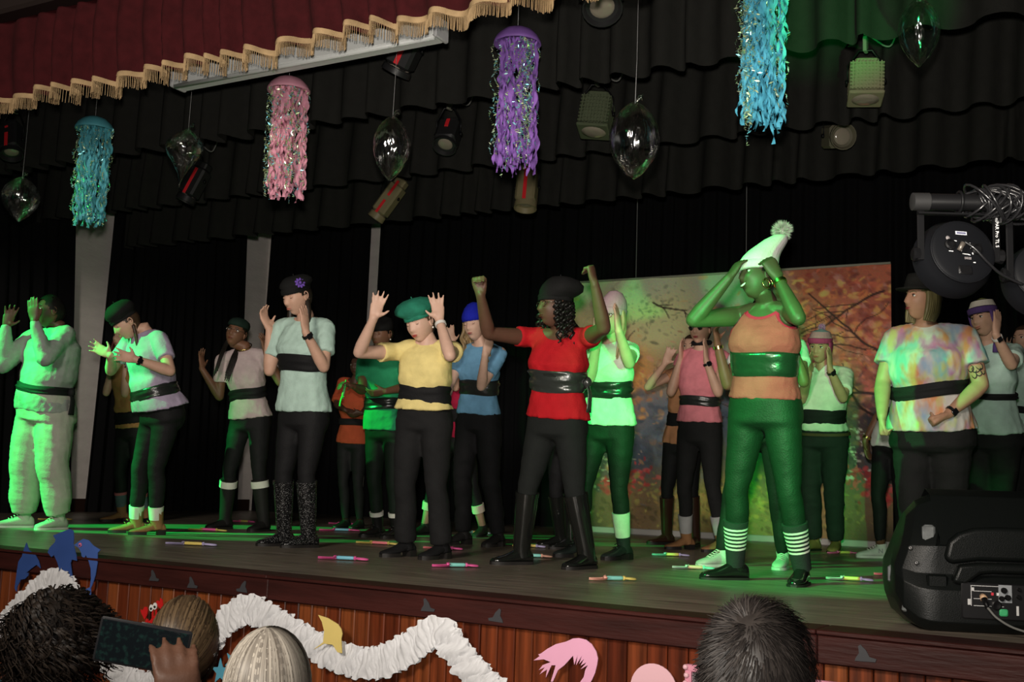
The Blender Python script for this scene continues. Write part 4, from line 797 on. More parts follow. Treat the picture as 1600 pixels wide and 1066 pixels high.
# ------------------------------------------------------------------ people
POSE = {
 'p01': dict(H=1.78, g=1.28, pel=(-7.278,5.821,0.907), neck=(-7.180,5.784,1.534), head=(-7.216,5.725,1.651), f=(0.023,-1.000,0.000), hf=(-0.398,-0.918,0.000), tilt=0,
  R=dict(sh=(-7.413,5.756,1.459), el=(-7.486,5.562,1.239), wr=(-7.462,5.543,1.511), d=(0.289,0.022,0.957), n=(0.770,-0.599,-0.219), hip=(-7.379,5.818,0.877), kn=(-7.445,5.805,0.479), an=(-7.493,5.877,0.090), ft=(-0.471,-0.882,0.000), grip='open'),
  L=dict(sh=(-7.057,5.771,1.478), el=(-7.005,5.553,1.276), wr=(-7.037,5.463,1.527), d=(-0.054,-0.172,0.984), n=(-0.529,0.840,0.118), hip=(-7.176,5.823,0.877), kn=(-7.175,5.838,0.475), an=(-7.175,5.938,0.090), ft=(0.007,-1.000,0.000), grip='flat')),
 'p02': dict(H=1.68, g=1.12, pel=(-6.271,6.030,0.911), neck=(-6.327,5.859,1.488), head=(-6.406,5.751,1.534), f=(-0.274,-0.962,0.000), hf=(-0.357,-0.703,-0.616), tilt=0,
  R=dict(sh=(-6.503,5.899,1.428), el=(-6.670,5.878,1.198), wr=(-6.502,5.719,1.292), d=(-0.748,-0.479,0.459), n=(0.556,-0.830,0.039), hip=(-6.358,6.055,0.881), kn=(-6.469,6.043,0.482), an=(-6.545,6.113,0.085), ft=(-0.545,-0.838,0.000), grip='open'),
  L=dict(sh=(-6.145,5.841,1.418), el=(-5.992,5.814,1.179), wr=(-6.110,5.602,1.241), d=(-0.842,-0.496,0.215), n=(-0.502,0.865,0.029), hip=(-6.185,6.006,0.881), kn=(-6.258,6.001,0.479), an=(-6.296,6.078,0.085), ft=(-0.530,-0.848,0.000), grip='open')),
 'p03': dict(H=1.62, g=0.95, pel=(-7.869,7.230,0.849), neck=(-7.899,7.120,1.494), head=(-7.904,7.073,1.645), f=(0.042,-0.999,0.000), hf=(0.055,-0.998,0.000), tilt=0,
  R=dict(sh=(-8.041,7.130,1.423), el=(-8.091,7.099,1.152), wr=(-8.051,7.113,1.398), d=(0.221,-0.019,0.975), n=(0.908,-0.361,-0.212), hip=(-7.948,7.227,0.819), kn=(-7.972,7.214,0.446), an=(-7.979,7.280,0.082), ft=(-0.535,-0.845,0.000), grip='flat'),
  L=dict(sh=(-7.762,7.128,1.416), el=(-7.831,7.079,1.137), wr=(-7.823,7.054,1.387), d=(0.096,-0.090,0.991), n=(-0.925,0.361,0.122), hip=(-7.789,7.233,0.819), kn=(-7.839,7.303,0.437), an=(-7.874,7.453,0.082), ft=(-0.398,-0.918,0.000), grip='flat')),
 'p04': dict(H=1.70, g=0.98, pel=(-6.454,7.194,0.925), neck=(-6.478,7.096,1.509), head=(-6.522,7.032,1.632), f=(0.240,-0.971,0.000), hf=(0.354,-0.929,0.105), tilt=-12,
  R=dict(sh=(-6.675,7.049,1.417), el=(-6.690,7.063,1.104), wr=(-6.787,6.940,1.326), d=(-0.027,-0.157,0.987), n=(0.971,0.231,0.064), hip=(-6.537,7.173,0.895), kn=(-6.615,7.160,0.484), an=(-6.700,7.237,0.086), ft=(-0.125,-0.992,0.000), grip='open'),
  L=dict(sh=(-6.297,7.157,1.452), el=(-6.120,7.156,1.224), wr=(-6.200,7.053,1.459), d=(-0.167,-0.230,0.959), n=(-0.957,-0.195,-0.213), hip=(-6.372,7.214,0.895), kn=(-6.334,7.202,0.485), an=(-6.314,7.277,0.086), ft=(0.104,-0.995,0.000), grip='open')),
 'p05': dict(H=1.74, g=0.98, pel=(-4.804,5.865,0.885), neck=(-4.773,5.792,1.510), head=(-4.805,5.733,1.644), f=(0.023,-1.000,0.000), hf=(-0.193,-0.907,-0.375), tilt=0,
  R=dict(sh=(-4.964,5.783,1.451), el=(-5.028,5.762,1.156), wr=(-5.018,5.726,1.428), d=(-0.292,-0.293,0.910), n=(0.956,-0.068,0.285), hip=(-4.891,5.863,0.855), kn=(-4.939,5.862,0.465), an=(-4.974,5.944,0.088), ft=(-0.343,-0.939,0.000), grip='relax'),
  L=dict(sh=(-4.608,5.806,1.441), el=(-4.538,5.719,1.168), wr=(-4.576,5.568,1.374), d=(-0.053,-0.171,0.984), n=(-0.998,-0.013,-0.056), hip=(-4.717,5.868,0.855), kn=(-4.748,5.864,0.465), an=(-4.767,5.943,0.088), ft=(-0.363,-0.932,0.000), grip='flat')),
 'p06': dict(H=1.45, g=0.95, pel=(-6.252,8.358,0.807), neck=(-6.210,8.304,1.345), head=(-6.178,8.279,1.484), f=(0.204,-0.979,0.000), hf=(0.117,-0.989,-0.087), tilt=0,
  R=dict(sh=(-6.338,8.281,1.339), el=(-6.310,8.167,1.123), wr=(-6.134,8.054,1.068), d=(0.815,0.494,-0.302), n=(0.561,-0.547,0.621), hip=(-6.322,8.344,0.777), kn=(-6.323,8.344,0.419), an=(-6.332,8.420,0.073), ft=(-0.053,-0.999,0.000), grip='relax'),
  L=dict(sh=(-6.093,8.323,1.339), el=(-5.995,8.245,1.128), wr=(-5.937,8.057,1.039), d=(-0.854,-0.429,-0.293), n=(-0.496,0.503,0.708), hip=(-6.182,8.373,0.777), kn=(-6.194,8.390,0.417), an=(-6.219,8.483,0.073), ft=(0.109,-0.994,0.000), grip='relax')),
 'p07': dict(H=1.66, g=1.02, pel=(-5.197,7.378,0.873), neck=(-5.191,7.294,1.471), head=(-5.193,7.251,1.605), f=(0.090,-0.996,0.000), hf=(-0.041,-0.984,-0.174), tilt=0,
  R=dict(sh=(-5.370,7.279,1.396), el=(-5.289,7.163,1.153), wr=(-5.200,6.933,1.161), d=(-0.382,-0.901,0.204), n=(-0.080,-0.188,-0.979), hip=(-5.281,7.370,0.843), kn=(-5.296,7.387,0.455), an=(-5.309,7.487,0.084), ft=(-0.168,-0.986,0.000), grip='hold'),
  L=dict(sh=(-5.014,7.329,1.404), el=(-4.879,7.218,1.183), wr=(-4.928,6.982,1.128), d=(-0.867,-0.447,-0.218), n=(-0.428,0.446,0.786), hip=(-5.112,7.385,0.843), kn=(-5.114,7.389,0.456), an=(-5.121,7.476,0.084), ft=(-0.010,-1.000,0.000), grip='relax')),
 'p08': dict(H=1.66, g=0.98, pel=(-3.742,5.711,0.834), neck=(-3.711,5.661,1.297), head=(-3.737,5.608,1.408), f=(0.195,-0.981,0.000), hf=(-0.038,-0.926,-0.375), tilt=8,
  R=dict(sh=(-3.913,5.613,1.238), el=(-3.982,5.342,1.204), wr=(-3.834,5.263,1.386), d=(0.213,0.114,0.970), n=(0.608,-0.793,-0.040), hip=(-3.824,5.694,0.804), kn=(-3.859,5.705,0.436), an=(-3.893,5.793,0.084), ft=(-0.277,-0.961,0.000), grip='open'),
  L=dict(sh=(-3.551,5.702,1.247), el=(-3.421,5.460,1.185), wr=(-3.533,5.511,1.398), d=(-0.184,-0.055,0.981), n=(0.509,-0.860,0.047), hip=(-3.661,5.727,0.804), kn=(-3.651,5.731,0.437), an=(-3.647,5.814,0.084), ft=(-0.137,-0.991,0.000), grip='open')),
 'p09': dict(H=1.70, g=0.92, pel=(-4.214,7.164,0.928), neck=(-4.180,7.102,1.484), head=(-4.207,7.045,1.616), f=(0.043,-0.999,0.000), hf=(-0.020,-0.985,-0.174), tilt=6,
  R=dict(sh=(-4.344,7.104,1.412), el=(-4.359,6.966,1.159), wr=(-4.312,6.801,0.973), d=(-0.110,0.082,-0.991), n=(0.993,0.052,-0.106), hip=(-4.297,7.160,0.898), kn=(-4.337,7.165,0.484), an=(-4.366,7.259,0.086), ft=(-0.325,-0.946,0.000), grip='relax'),
  L=dict(sh=(-4.027,7.116,1.405), el=(-4.104,6.996,1.154), wr=(-4.021,6.892,1.369), d=(0.297,0.026,0.955), n=(-0.826,0.509,0.243), hip=(-4.132,7.167,0.898), kn=(-4.110,7.187,0.482), an=(-4.091,7.295,0.086), ft=(-0.013,-1.000,0.000), grip='curl')),
 'p10': dict(H=1.64, g=0.95, pel=(-5.052,8.211,0.835), neck=(-4.936,8.181,1.486), head=(-4.891,8.159,1.648), f=(0.201,-0.980,0.000), hf=(0.104,-0.995,0.000), tilt=0,
  R=dict(sh=(-5.078,8.168,1.405), el=(-4.936,7.991,1.244), wr=(-4.948,7.932,1.605), d=(-0.135,-0.214,0.967), n=(0.524,-0.844,-0.114), hip=(-5.132,8.195,0.805), kn=(-5.217,8.146,0.442), an=(-5.307,8.179,0.083), ft=(-0.122,-0.992,0.000), grip='open'),
  L=dict(sh=(-4.795,8.218,1.405), el=(-4.673,8.097,1.186), wr=(-4.698,8.044,1.493), d=(-0.135,-0.214,0.967), n=(0.503,-0.856,-0.119), hip=(-4.973,8.227,0.805), kn=(-4.914,8.284,0.433), an=(-4.874,8.418,0.083), ft=(0.175,-0.985,0.000), grip='open')),
 'p11': dict(H=1.68, g=1.05, pel=(-2.881,5.785,0.823), neck=(-2.845,5.729,1.346), head=(-2.864,5.677,1.477), f=(-0.027,-1.000,0.000), hf=(-0.577,-0.817,0.000), tilt=0,
  R=dict(sh=(-3.052,5.713,1.310), el=(-3.164,5.451,1.305), wr=(-3.130,5.291,1.494), d=(-0.087,-0.189,0.978), n=(0.499,-0.858,-0.122), hip=(-2.968,5.787,0.793), kn=(-3.048,5.768,0.437), an=(-3.106,5.825,0.085), ft=(-0.601,-0.799,0.000), grip='fist'),
  L=dict(sh=(-2.671,5.739,1.301), el=(-2.481,5.527,1.320), wr=(-2.491,5.411,1.541), d=(-0.158,-0.226,0.961), n=(-0.987,0.062,-0.147), hip=(-2.794,5.782,0.793), kn=(-2.756,5.788,0.431), an=(-2.710,5.870,0.085), ft=(-0.263,-0.965,0.000), grip='fist')),
 'p12': dict(H=1.72, g=0.95, pel=(-2.969,6.711,0.847), neck=(-2.948,6.642,1.410), head=(-2.921,6.613,1.552), f=(0.067,-0.998,0.000), hf=(-0.108,-0.994,0.000), tilt=-6,
  R=dict(sh=(-3.100,6.648,1.330), el=(-2.986,6.451,1.149), wr=(-2.890,6.337,1.357), d=(-0.044,-0.166,0.985), n=(0.997,0.058,0.054), hip=(-3.054,6.706,0.817), kn=(-3.124,6.694,0.448), an=(-3.179,6.763,0.087), ft=(-0.497,-0.868,0.000), grip='flat'),
  L=dict(sh=(-2.795,6.657,1.340), el=(-2.701,6.405,1.227), wr=(-2.691,6.214,1.398), d=(-0.109,-0.054,0.993), n=(-0.992,-0.062,-0.113), hip=(-2.884,6.717,0.817), kn=(-2.888,6.724,0.445), an=(-2.885,6.809,0.087), ft=(-0.293,-0.956,0.000), grip='flat')),
 'p13': dict(H=1.62, g=0.90, pel=(-3.637,7.503,0.785), neck=(-3.597,7.437,1.398), head=(-3.596,7.392,1.550), f=(-0.072,-0.997,0.000), hf=(-0.243,-0.970,0.000), tilt=0,
  R=dict(sh=(-3.749,7.458,1.331), el=(-3.666,7.328,1.104), wr=(-3.551,7.145,0.997), d=(0.042,0.165,-0.985), n=(0.997,-0.077,0.029), hip=(-3.714,7.508,0.755), kn=(-3.760,7.570,0.408), an=(-3.776,7.700,0.082), ft=(-0.693,-0.721,0.000), grip='relax'),
  L=dict(sh=(-3.452,7.431,1.323), el=(-3.402,7.281,1.098), wr=(-3.350,7.071,0.991), d=(-0.104,0.086,-0.991), n=(-0.992,0.063,0.109), hip=(-3.559,7.497,0.755), kn=(-3.587,7.469,0.416), an=(-3.595,7.513,0.082), ft=(-0.565,-0.825,0.000), grip='relax')),
 'p14': dict(H=1.68, g=0.98, pel=(-2.882,8.246,0.918), neck=(-2.849,8.173,1.547), head=(-2.847,8.132,1.680), f=(0.022,-1.000,0.000), hf=(-0.099,-0.991,-0.087), tilt=0,
  R=dict(sh=(-2.998,8.187,1.468), el=(-3.077,8.129,1.200), wr=(-3.002,8.127,1.447), d=(0.095,-0.091,0.991), n=(0.995,0.031,-0.093), hip=(-2.966,8.244,0.888), kn=(-3.011,8.278,0.477), an=(-3.033,8.398,0.085), ft=(-0.576,-0.818,0.000), grip='flat'),
  L=dict(sh=(-2.682,8.193,1.461), el=(-2.691,8.106,1.190), wr=(-2.766,8.052,1.423), d=(-0.027,-0.157,0.987), n=(-0.999,-0.017,-0.030), hip=(-2.798,8.248,0.888), kn=(-2.771,8.248,0.479), an=(-2.730,8.335,0.085), ft=(-0.452,-0.892,0.000), grip='flat')),
 'p15': dict(H=1.62, g=0.90, pel=(-3.246,8.862,0.844), neck=(-3.179,8.807,1.478), head=(-3.149,8.780,1.619), f=(0.089,-0.996,0.000), hf=(-0.005,-1.000,0.000), tilt=0,
  R=dict(sh=(-3.325,8.808,1.406), el=(-3.456,8.598,1.287), wr=(-3.298,8.558,1.465), d=(0.398,0.088,0.913), n=(0.373,-0.925,-0.073), hip=(-3.323,8.855,0.814), kn=(-3.381,8.884,0.440), an=(-3.418,8.992,0.082), ft=(-0.632,-0.775,0.000), grip='open'),
  L=dict(sh=(-3.041,8.825,1.393), el=(-2.924,8.647,1.218), wr=(-2.904,8.488,1.398), d=(-0.042,-0.165,0.985), n=(0.324,-0.935,-0.143), hip=(-3.168,8.868,0.814), kn=(-3.153,8.851,0.443), an=(-3.143,8.913,0.082), ft=(-0.010,-1.000,0.000), grip='open')),
 'p16': dict(H=1.70, g=1.10, pel=(-1.644,5.710,0.889), neck=(-1.621,5.644,1.431), head=(-1.649,5.587,1.564), f=(-0.103,-0.995,0.000), hf=(-0.688,-0.724,0.052), tilt=8,
  R=dict(sh=(-1.776,5.672,1.378), el=(-1.944,5.443,1.331), wr=(-1.765,5.460,1.538), d=(0.404,0.392,0.826), n=(0.536,0.631,-0.561), hip=(-1.734,5.719,0.859), kn=(-1.805,5.749,0.465), an=(-1.840,5.856,0.086), ft=(-0.772,-0.635,0.000), grip='relax'),
  L=dict(sh=(-1.480,5.624,1.378), el=(-1.383,5.362,1.306), wr=(-1.500,5.435,1.518), d=(-0.428,-0.167,0.888), n=(-0.567,0.815,-0.121), hip=(-1.554,5.700,0.859), kn=(-1.521,5.730,0.462), an=(-1.485,5.844,0.086), ft=(0.039,-0.999,0.000), grip='curl')),
 'p17': dict(H=1.60, g=0.98, pel=(-1.977,6.799,0.842), neck=(-1.942,6.736,1.414), head=(-1.942,6.694,1.543), f=(0.021,-1.000,0.000), hf=(-0.067,-0.998,0.000), tilt=0,
  R=dict(sh=(-2.093,6.744,1.343), el=(-2.138,6.622,1.105), wr=(-2.189,6.572,1.353), d=(-0.093,-0.192,0.977), n=(0.995,0.002,0.095), hip=(-2.057,6.797,0.812), kn=(-2.148,6.745,0.447), an=(-2.222,6.774,0.081), ft=(-0.528,-0.850,0.000), grip='curl'),
  L=dict(sh=(-1.749,6.771,1.349), el=(-1.678,6.643,1.120), wr=(-1.742,6.595,1.354), d=(-0.248,-0.271,0.930), n=(-0.969,0.049,-0.244), hip=(-1.897,6.801,0.812), kn=(-1.890,6.840,0.436), an=(-1.887,6.959,0.081), ft=(0.090,-0.996,0.000), grip='curl')),
 'p18': dict(H=1.76, g=1.10, pel=(-2.167,9.216,0.921), neck=(-2.158,9.139,1.488), head=(-2.167,9.091,1.629), f=(-0.152,-0.988,0.000), hf=(-0.079,-0.987,-0.139), tilt=-4,
  R=dict(sh=(-2.309,9.183,1.416), el=(-2.287,8.974,1.204), wr=(-2.188,8.822,1.394), d=(0.084,-0.097,0.992), n=(0.985,-0.144,-0.098), hip=(-2.259,9.230,0.891), kn=(-2.282,9.265,0.479), an=(-2.286,9.385,0.089), ft=(-0.281,-0.960,0.000), grip='flat'),
  L=dict(sh=(-1.974,9.133,1.421), el=(-1.948,8.921,1.213), wr=(-2.013,8.776,1.421), d=(-0.016,-0.152,0.988), n=(-0.988,0.151,0.007), hip=(-2.074,9.202,0.891), kn=(-2.088,9.216,0.481), an=(-2.095,9.318,0.089), ft=(0.047,-0.999,0.000), grip='flat')),
 'p19': dict(H=1.80, g=1.32, pel=(-1.035,7.145,0.853), neck=(-1.045,7.046,1.498), head=(-1.057,6.996,1.643), f=(-0.066,-0.998,0.000), hf=(-0.759,-0.650,0.035), tilt=-4,
  R=dict(sh=(-1.223,7.064,1.428), el=(-1.293,7.004,1.137), wr=(-1.267,6.835,0.932), d=(-0.002,0.142,-0.990), n=(0.998,-0.064,-0.011), hip=(-1.139,7.152,0.823), kn=(-1.147,7.135,0.452), an=(-1.140,7.197,0.091), ft=(-0.358,-0.934,0.000), grip='fist'),
  L=dict(sh=(-0.823,7.075,1.417), el=(-0.742,7.032,1.125), wr=(-0.909,6.918,0.949), d=(-0.743,-0.326,-0.585), n=(-0.607,-0.043,0.794), hip=(-0.930,7.138,0.823), kn=(-0.940,7.182,0.446), an=(-0.944,7.305,0.091), ft=(-0.046,-0.999,0.000), grip='fist')),
 'p20': dict(H=1.74, g=1.10, pel=(-0.838,8.683,0.920), neck=(-0.857,8.578,1.576), head=(-0.874,8.523,1.731), f=(-0.492,-0.870,0.000), hf=(-0.485,-0.870,-0.087), tilt=8,
  R=dict(sh=(-0.989,8.674,1.522), el=(-1.009,8.551,1.254), wr=(-0.936,8.388,1.441), d=(0.089,-0.094,0.992), n=(0.866,-0.484,-0.124), hip=(-0.918,8.729,0.890), kn=(-0.940,8.707,0.485), an=(-0.916,8.760,0.088), ft=(-0.560,-0.829,0.000), grip='flat'),
  L=dict(sh=(-0.675,8.529,1.496), el=(-0.679,8.259,1.377), wr=(-0.756,8.092,1.560), d=(0.086,0.138,0.987), n=(-0.870,0.493,0.007), hip=(-0.758,8.638,0.890), kn=(-0.792,8.695,0.478), an=(-0.788,8.831,0.088), ft=(-0.257,-0.966,0.000), grip='flat')),
 'p21': dict(H=1.66, g=1.00, pel=(-0.697,9.796,0.930), neck=(-0.695,9.704,1.574), head=(-0.698,9.658,1.723), f=(-0.437,-0.899,0.000), hf=(-0.513,-0.858,0.000), tilt=0,
  R=dict(sh=(-0.825,9.788,1.519), el=(-0.842,9.615,1.298), wr=(-0.820,9.585,1.574), d=(-0.038,-0.163,0.986), n=(0.087,-0.983,-0.159), hip=(-0.773,9.832,0.900), kn=(-0.802,9.812,0.488), an=(-0.786,9.868,0.084), ft=(-0.580,-0.815,0.000), grip='open'),
  L=dict(sh=(-0.546,9.649,1.499), el=(-0.499,9.507,1.261), wr=(-0.549,9.388,1.472), d=(-0.085,-0.188,0.978), n=(0.065,-0.981,-0.183), hip=(-0.622,9.759,0.900), kn=(-0.660,9.807,0.481), an=(-0.662,9.937,0.084), ft=(-0.279,-0.960,0.000), grip='open')),
 'p22': dict(H=1.62, g=0.92, pel=(-1.542,8.762,0.870), neck=(-1.422,8.739,1.493), head=(-1.379,8.715,1.663), f=(-0.342,-0.940,0.000), hf=(-0.358,-0.934,0.000), tilt=0,
  R=dict(sh=(-1.563,8.803,1.430), el=(-1.643,8.812,1.090), wr=(-1.749,8.769,0.878), d=(0.093,0.192,-0.977), n=(0.938,-0.347,0.021), hip=(-1.616,8.789,0.840), kn=(-1.658,8.769,0.459), an=(-1.651,8.816,0.082), ft=(-0.861,-0.509,0.000), grip='relax'),
  L=dict(sh=(-1.288,8.691,1.413), el=(-1.260,8.717,1.130), wr=(-1.291,8.724,0.871), d=(-0.110,0.082,-0.991), n=(-0.933,0.334,0.132), hip=(-1.468,8.735,0.840), kn=(-1.499,8.779,0.451), an=(-1.500,8.899,0.082), ft=(-0.349,-0.937,0.000), grip='relax')),
}

SK = {'light': (0.60, 0.36, 0.26), 'fair': (0.66, 0.42, 0.32), 'tan': (0.46, 0.25, 0.16), 'brown': (0.20, 0.095, 0.055), 'dark': (0.115, 0.055, 0.035), 'ebony': (0.062, 0.042, 0.026), 'deep': (0.07, 0.034, 0.022)}
TK = [-.45, -.35, -.2, -.08, .05, .2, .33, .5, .66, .8, .9, .97, 1.03]
TW = [.150, .155, .165, .172, .168, .150, .140, .146, .156, .150, .125, .078, .055]
TD = [.11, .112, .115, .118, .112, .102, .098, .104, .118, .100, .080, .062, .050]
TF = [0, 0, -.01, -.014, -.006, .005, .008, .010, .016, .008, 0, -.005, -.005]
def head_shape(dx, dy, dz, face=True):
    q = np.clip(-dz, 0, 1); x = .073 * dx * (1 - .27 * q ** 1.6); y = np.where(dy > 0, .088 * dy * (1 - .06 * q), .100 * dy * (1 - .34 * q)); z = np.where(dz > 0, .112 * dz, .113 * dz)
    y = y - .008 * np.clip(dz, 0, 1) * (dy > 0) + .012 * q * (dy > 0)
    x = np.sign(x) * np.abs(x / .073) ** .92 * .073
    if face:
        g = lambda a, b, c, d: np.exp(-((np.abs(x) - a) / b) ** 2 - ((z - c) / d) ** 2)
        fr = np.clip(dy * 1.6, 0, 1)
        npz = np.interp(z, [-.040, -.033, -.022, .0, .028, .04], [0, .010, .022, .013, .004, 0])
        bump = npz * np.exp(-(x / np.interp(z, [-.035, -.02, .03], [.015, .012, .008])) ** 2) - .009 * g(.031, .014, .013, .011) + .004 * g(.03, .022, .034, .008) + .005 * g(.042, .02, -.018, .022)
        bump = bump + .006 * g(0, .024, -.056, .013) - .003 * g(0, .02, -.072, .007) + .009 * g(0, .020, -.096, .014)
        y = y + bump * fr
    return x, y, z
def head_grid(nl=52, nk=40):
    th = np.linspace(-math.pi / 2, math.pi / 2, nk)[1:-1]; ph = np.linspace(0, 2 * math.pi, nl, endpoint=False); T_, P_ = np.meshgrid(th, ph, indexing='ij')
    return np.cos(T_) * np.cos(P_), np.cos(T_) * np.sin(P_), np.sin(T_)
GX, GY, GZ = head_grid(); HX, HY, HZ = head_shape(GX, GY, GZ); HG = np.stack([HX, HY, HZ], -1)
CX, CY, CZ = head_shape(GX, GY, GZ, False); CG = np.stack([CX, CY, CZ], -1)
def face_y(x, z):
    m = GY > .1; d = np.where(m, (HX - x) ** 2 + (HZ - z) ** 2, 9); i = np.unravel_index(np.argmin(d), d.shape); return HY[i]
def ease(pts, rad, k=5):
    """resample a limb through its joints with interpolated radii"""
    P = smooth_path(pts, k); n = len(pts); R = np.interp(np.linspace(0, n - 1, len(P)), np.arange(n), rad); return P, list(R)
CURL = {'open': (4, 8, 8), 'flat': (3, 5, 4), 'relax': (18, 26, 16), 'curl': (48, 50, 30), 'fist': (78, 92, 60), 'hold': (40, 55, 40)}
SPREAD = {'open': (11, 3, -6, -15), 'flat': (2, 0, -1, -3), 'relax': (5, 1, -3, -8), 'curl': (4, 1, -2, -5), 'fist': (0, 0, 0, 0), 'hold': (3, 0, -2, -4)}
def rot(v, ax, deg):
    a = math.radians(deg); ax = unit(ax); return v * math.cos(a) + np.cross(ax, v) * math.sin(a) + ax * (ax @ v) * (1 - math.cos(a))
def hand(mb, wr, d, n, left, grip, s):
    t = np.cross(d, n) * (-1 if left else 1); rings = []; a = np.linspace(0, 2 * math.pi, 14, endpoint=False)
    for z, w, h, o in ((-.01, .027, .021, 0), (.015, .029, .021, 0), (.045, .037, .018, .002), (.080, .042, .0155, .0), (.100, .040, .0125, -.001), (.108, .032, .009, -.001)):
        c = wr + d * z * s + n * o; rings.append(c + np.outer(np.cos(a) * w * s, t) + np.outer(np.sin(a) * h * s, n))
    mb.loft(rings)
    mb.ball(wr + d * .04 * s + t * .022 * s + n * .007 * s, (.019 * s, .019 * s, .022 * s), 10, 7)   # ball of the thumb
    cu = CURL[grip]
    for o, L, sp in zip((.030, .0105, -.0095, -.029), (.074, .083, .077, .060), SPREAD[grip]):
        f = rot(d, n, sp * (1 if left else -1)); ax = np.cross(d, n); p = wr + d * .094 * s + t * o * s; pts = [p - f * .012 * s, p]; q = f
        for frac, c in zip((.46, .30, .24), cu):
            q = rot(q, np.cross(q, n), c); p = p + q * L * frac * s; pts.append(p)
        mb.tube(pts, [.0095 * s, .0093 * s, .0088 * s, .0080 * s, .0066 * s], 8, dome=True)
    b = wr + d * .028 * s + t * .026 * s + n * .006 * s
    th = {'open': (.62, .80, .1), 'flat': (.85, .45, .15), 'relax': (.75, .5, .4), 'curl': (.75, .2, .6), 'fist': (.9, .25, .35), 'hold': (.7, .3, .6)}[grip]
    q = unit(d * th[0] + t * th[1] + n * th[2]); q2 = unit(q + d * (.35 if grip in ('open', 'flat', 'fist') else .1) + n * (.0 if grip in ('open', 'flat', 'fist') else .4))
    mb.tube([b - q * .015 * s, b, b + q * .036 * s, b + q * .036 * s + q2 * .030 * s], [.013 * s, .0125 * s, .0105 * s, .0078 * s], 8, dome=True)
SHOE = [(-.072, .016, .050), (-.066, .028, .070), (-.045, .034, .092), (-.01, .037, .102), (.03, .037, .092), (.07, .041, .070), (.11, .045, .054), (.15, .043, .044), (.178, .032, .036), (.193, .014, .024)]
SWET = {}
def person(key, label, S):
    J = POSE[key]; s = J['H'] / 1.68; g = J['g']; pel, neck, hc = (np.array(J[k]) for k in ('pel', 'neck', 'head')); f = np.array(J['f'])
    A = {k: {q: (np.array(v) if not isinstance(v, str) else v) for q, v in J[k].items()} for k in 'RL'}
    root = empty('person', (pel[0], pel[1], S.get('z0', 0.0))); tag(root, label, 'person', S.get('group'))
    rnd = np.random.default_rng(sum(map(ord, key)) * 7); body_vox = S.get('vox', .0064)
    u = unit(neck - pel); lp = unit(np.cross(UP, f)); lc = unit(A['L']['sh'] - A['R']['sh']); lc = unit(lc * .7 + lp * .3); tl = np.linalg.norm(neck - pel)
    male = S.get('male', False); gs = math.sqrt(g)
    def fr(t):
        k = min(max(t, 0), 1); sd = unit(lp * (1 - k) + lc * k); ax = unit(u * .75 + UP * .25) if t < 0 else u
        c = pel + (u if t >= 0 else UP) * tl * t; sd = unit(sd - ax * (sd @ ax)); return c, sd, np.cross(sd, ax)
    a = np.linspace(0, 2 * math.pi, 28, endpoint=False); ca, sa = np.cos(a), np.sin(a); ex = .84
    ca, sa = np.sign(ca) * abs(ca) ** ex, np.sign(sa) * abs(sa) ** ex
    belly = S.get('belly', 0)
    def ring(t, add=0.0, wx=1.0):
        c, sd, fw = fr(t); w = np.interp(t, TK, TW) * s; d = np.interp(t, TK, TD) * s; o = np.interp(t, TK, TF) * s
        kk = g if t < .8 else 1 + (g - 1) * .45
        if male and t < .3: w *= .95
        if male and .55 < t < .75: d *= .93
        bl = belly * math.exp(-((t - .22) / .22) ** 2); w = w * kk * wx + add; d = d * kk ** 1.25 * wx + add + bl * .5; o = o + bl * .5
        return c + fw * o + np.outer(ca * w, sd) + np.outer(sa * d, fw)
    # ---- head frame
    hf = unit(J['hf']); hu = unit(UP - hf * (UP @ hf)); hu = rot(hu, hf, J['tilt']); hl = np.cross(hu, hf); HM = np.array([hl, hf, hu]); hs = s * S.get('headk', 1.0) * 1.02
    def H(x, y=None, z=None):
        p = np.asarray(x, float) if y is None else V(x, y, z); return hc + (p * hs) @ HM
    # ---- body
    skm = skin('skin_' + S['skin'], SK[S['skin']]); lip = tuple(np.clip(np.array(SK[S['skin']]) * np.array([.95, .55, .55]), 0, 1)); lip = S.get('lip', lip)
    hair_c = S.get('hairc', (.02, .014, .010))
    mats = [skm, mat('lip_' + key, lip, .4), mat('eye_white', (.75, .73, .7), .25), mat('iris_dark', (.03, .018, .012), .2), mat('hair_%d_%d_%d' % tuple(int(q * 999) for q in hair_c), hair_c, .45, spec=.4, var=.3, vscale=60, stretch=(1, 1, .2)), mat('teeth', (.8, .78, .72), .3)]
    mb = MB()
    mb.loft([ring(t, -.012) for t in ((.30, .45, .55, .66, .78, .86, .92, .97, 1.03) if not S.get('tank') else (.0, .15, .3, .45, .55, .66, .78, .86, .92, .97, 1.03))])
    nb = H(0, -.018, -.075); mb.tube([neck - u * .05 * s, neck + u * .02 * s, nb, H(0, -.012, -.03)], [.062 * s, .054 * s, .050 * s, .05 * s], 14)
    for sd in 'RL':
        q = A[sd]; k = s * gs
        cN = fr(.93)[0]; mb.tube([cN, (cN + q['sh']) / 2 + UP * .006, q['sh']], [.05 * s, .052 * s, .05 * k], 12, dome=True)
        ua = q['el'] - q['sh']; fa = q['wr'] - q['el']
        mb.tube([q['sh'] - ua * .02, q['sh'] + ua * .25, q['sh'] + ua * .6, q['el'] - ua * .03], [.051 * k, .049 * k, .043 * k, .038 * k], 14, dome=True)
        mb.tube([q['el'] + fa * .0, q['el'] + fa * .22, q['el'] + fa * .6, q['wr'] - fa * .02, q['wr'] + unit(fa) * .01], [.037 * k, .040 * k, .033 * k, .0255 * s * gs ** .5, .0245 * s], 14, dome=True)
        hand(mb, q['wr'], q['d'], q['n'], sd == 'L', q['grip'], s * S.get('handk', 1.0))
    ex_ = MB()
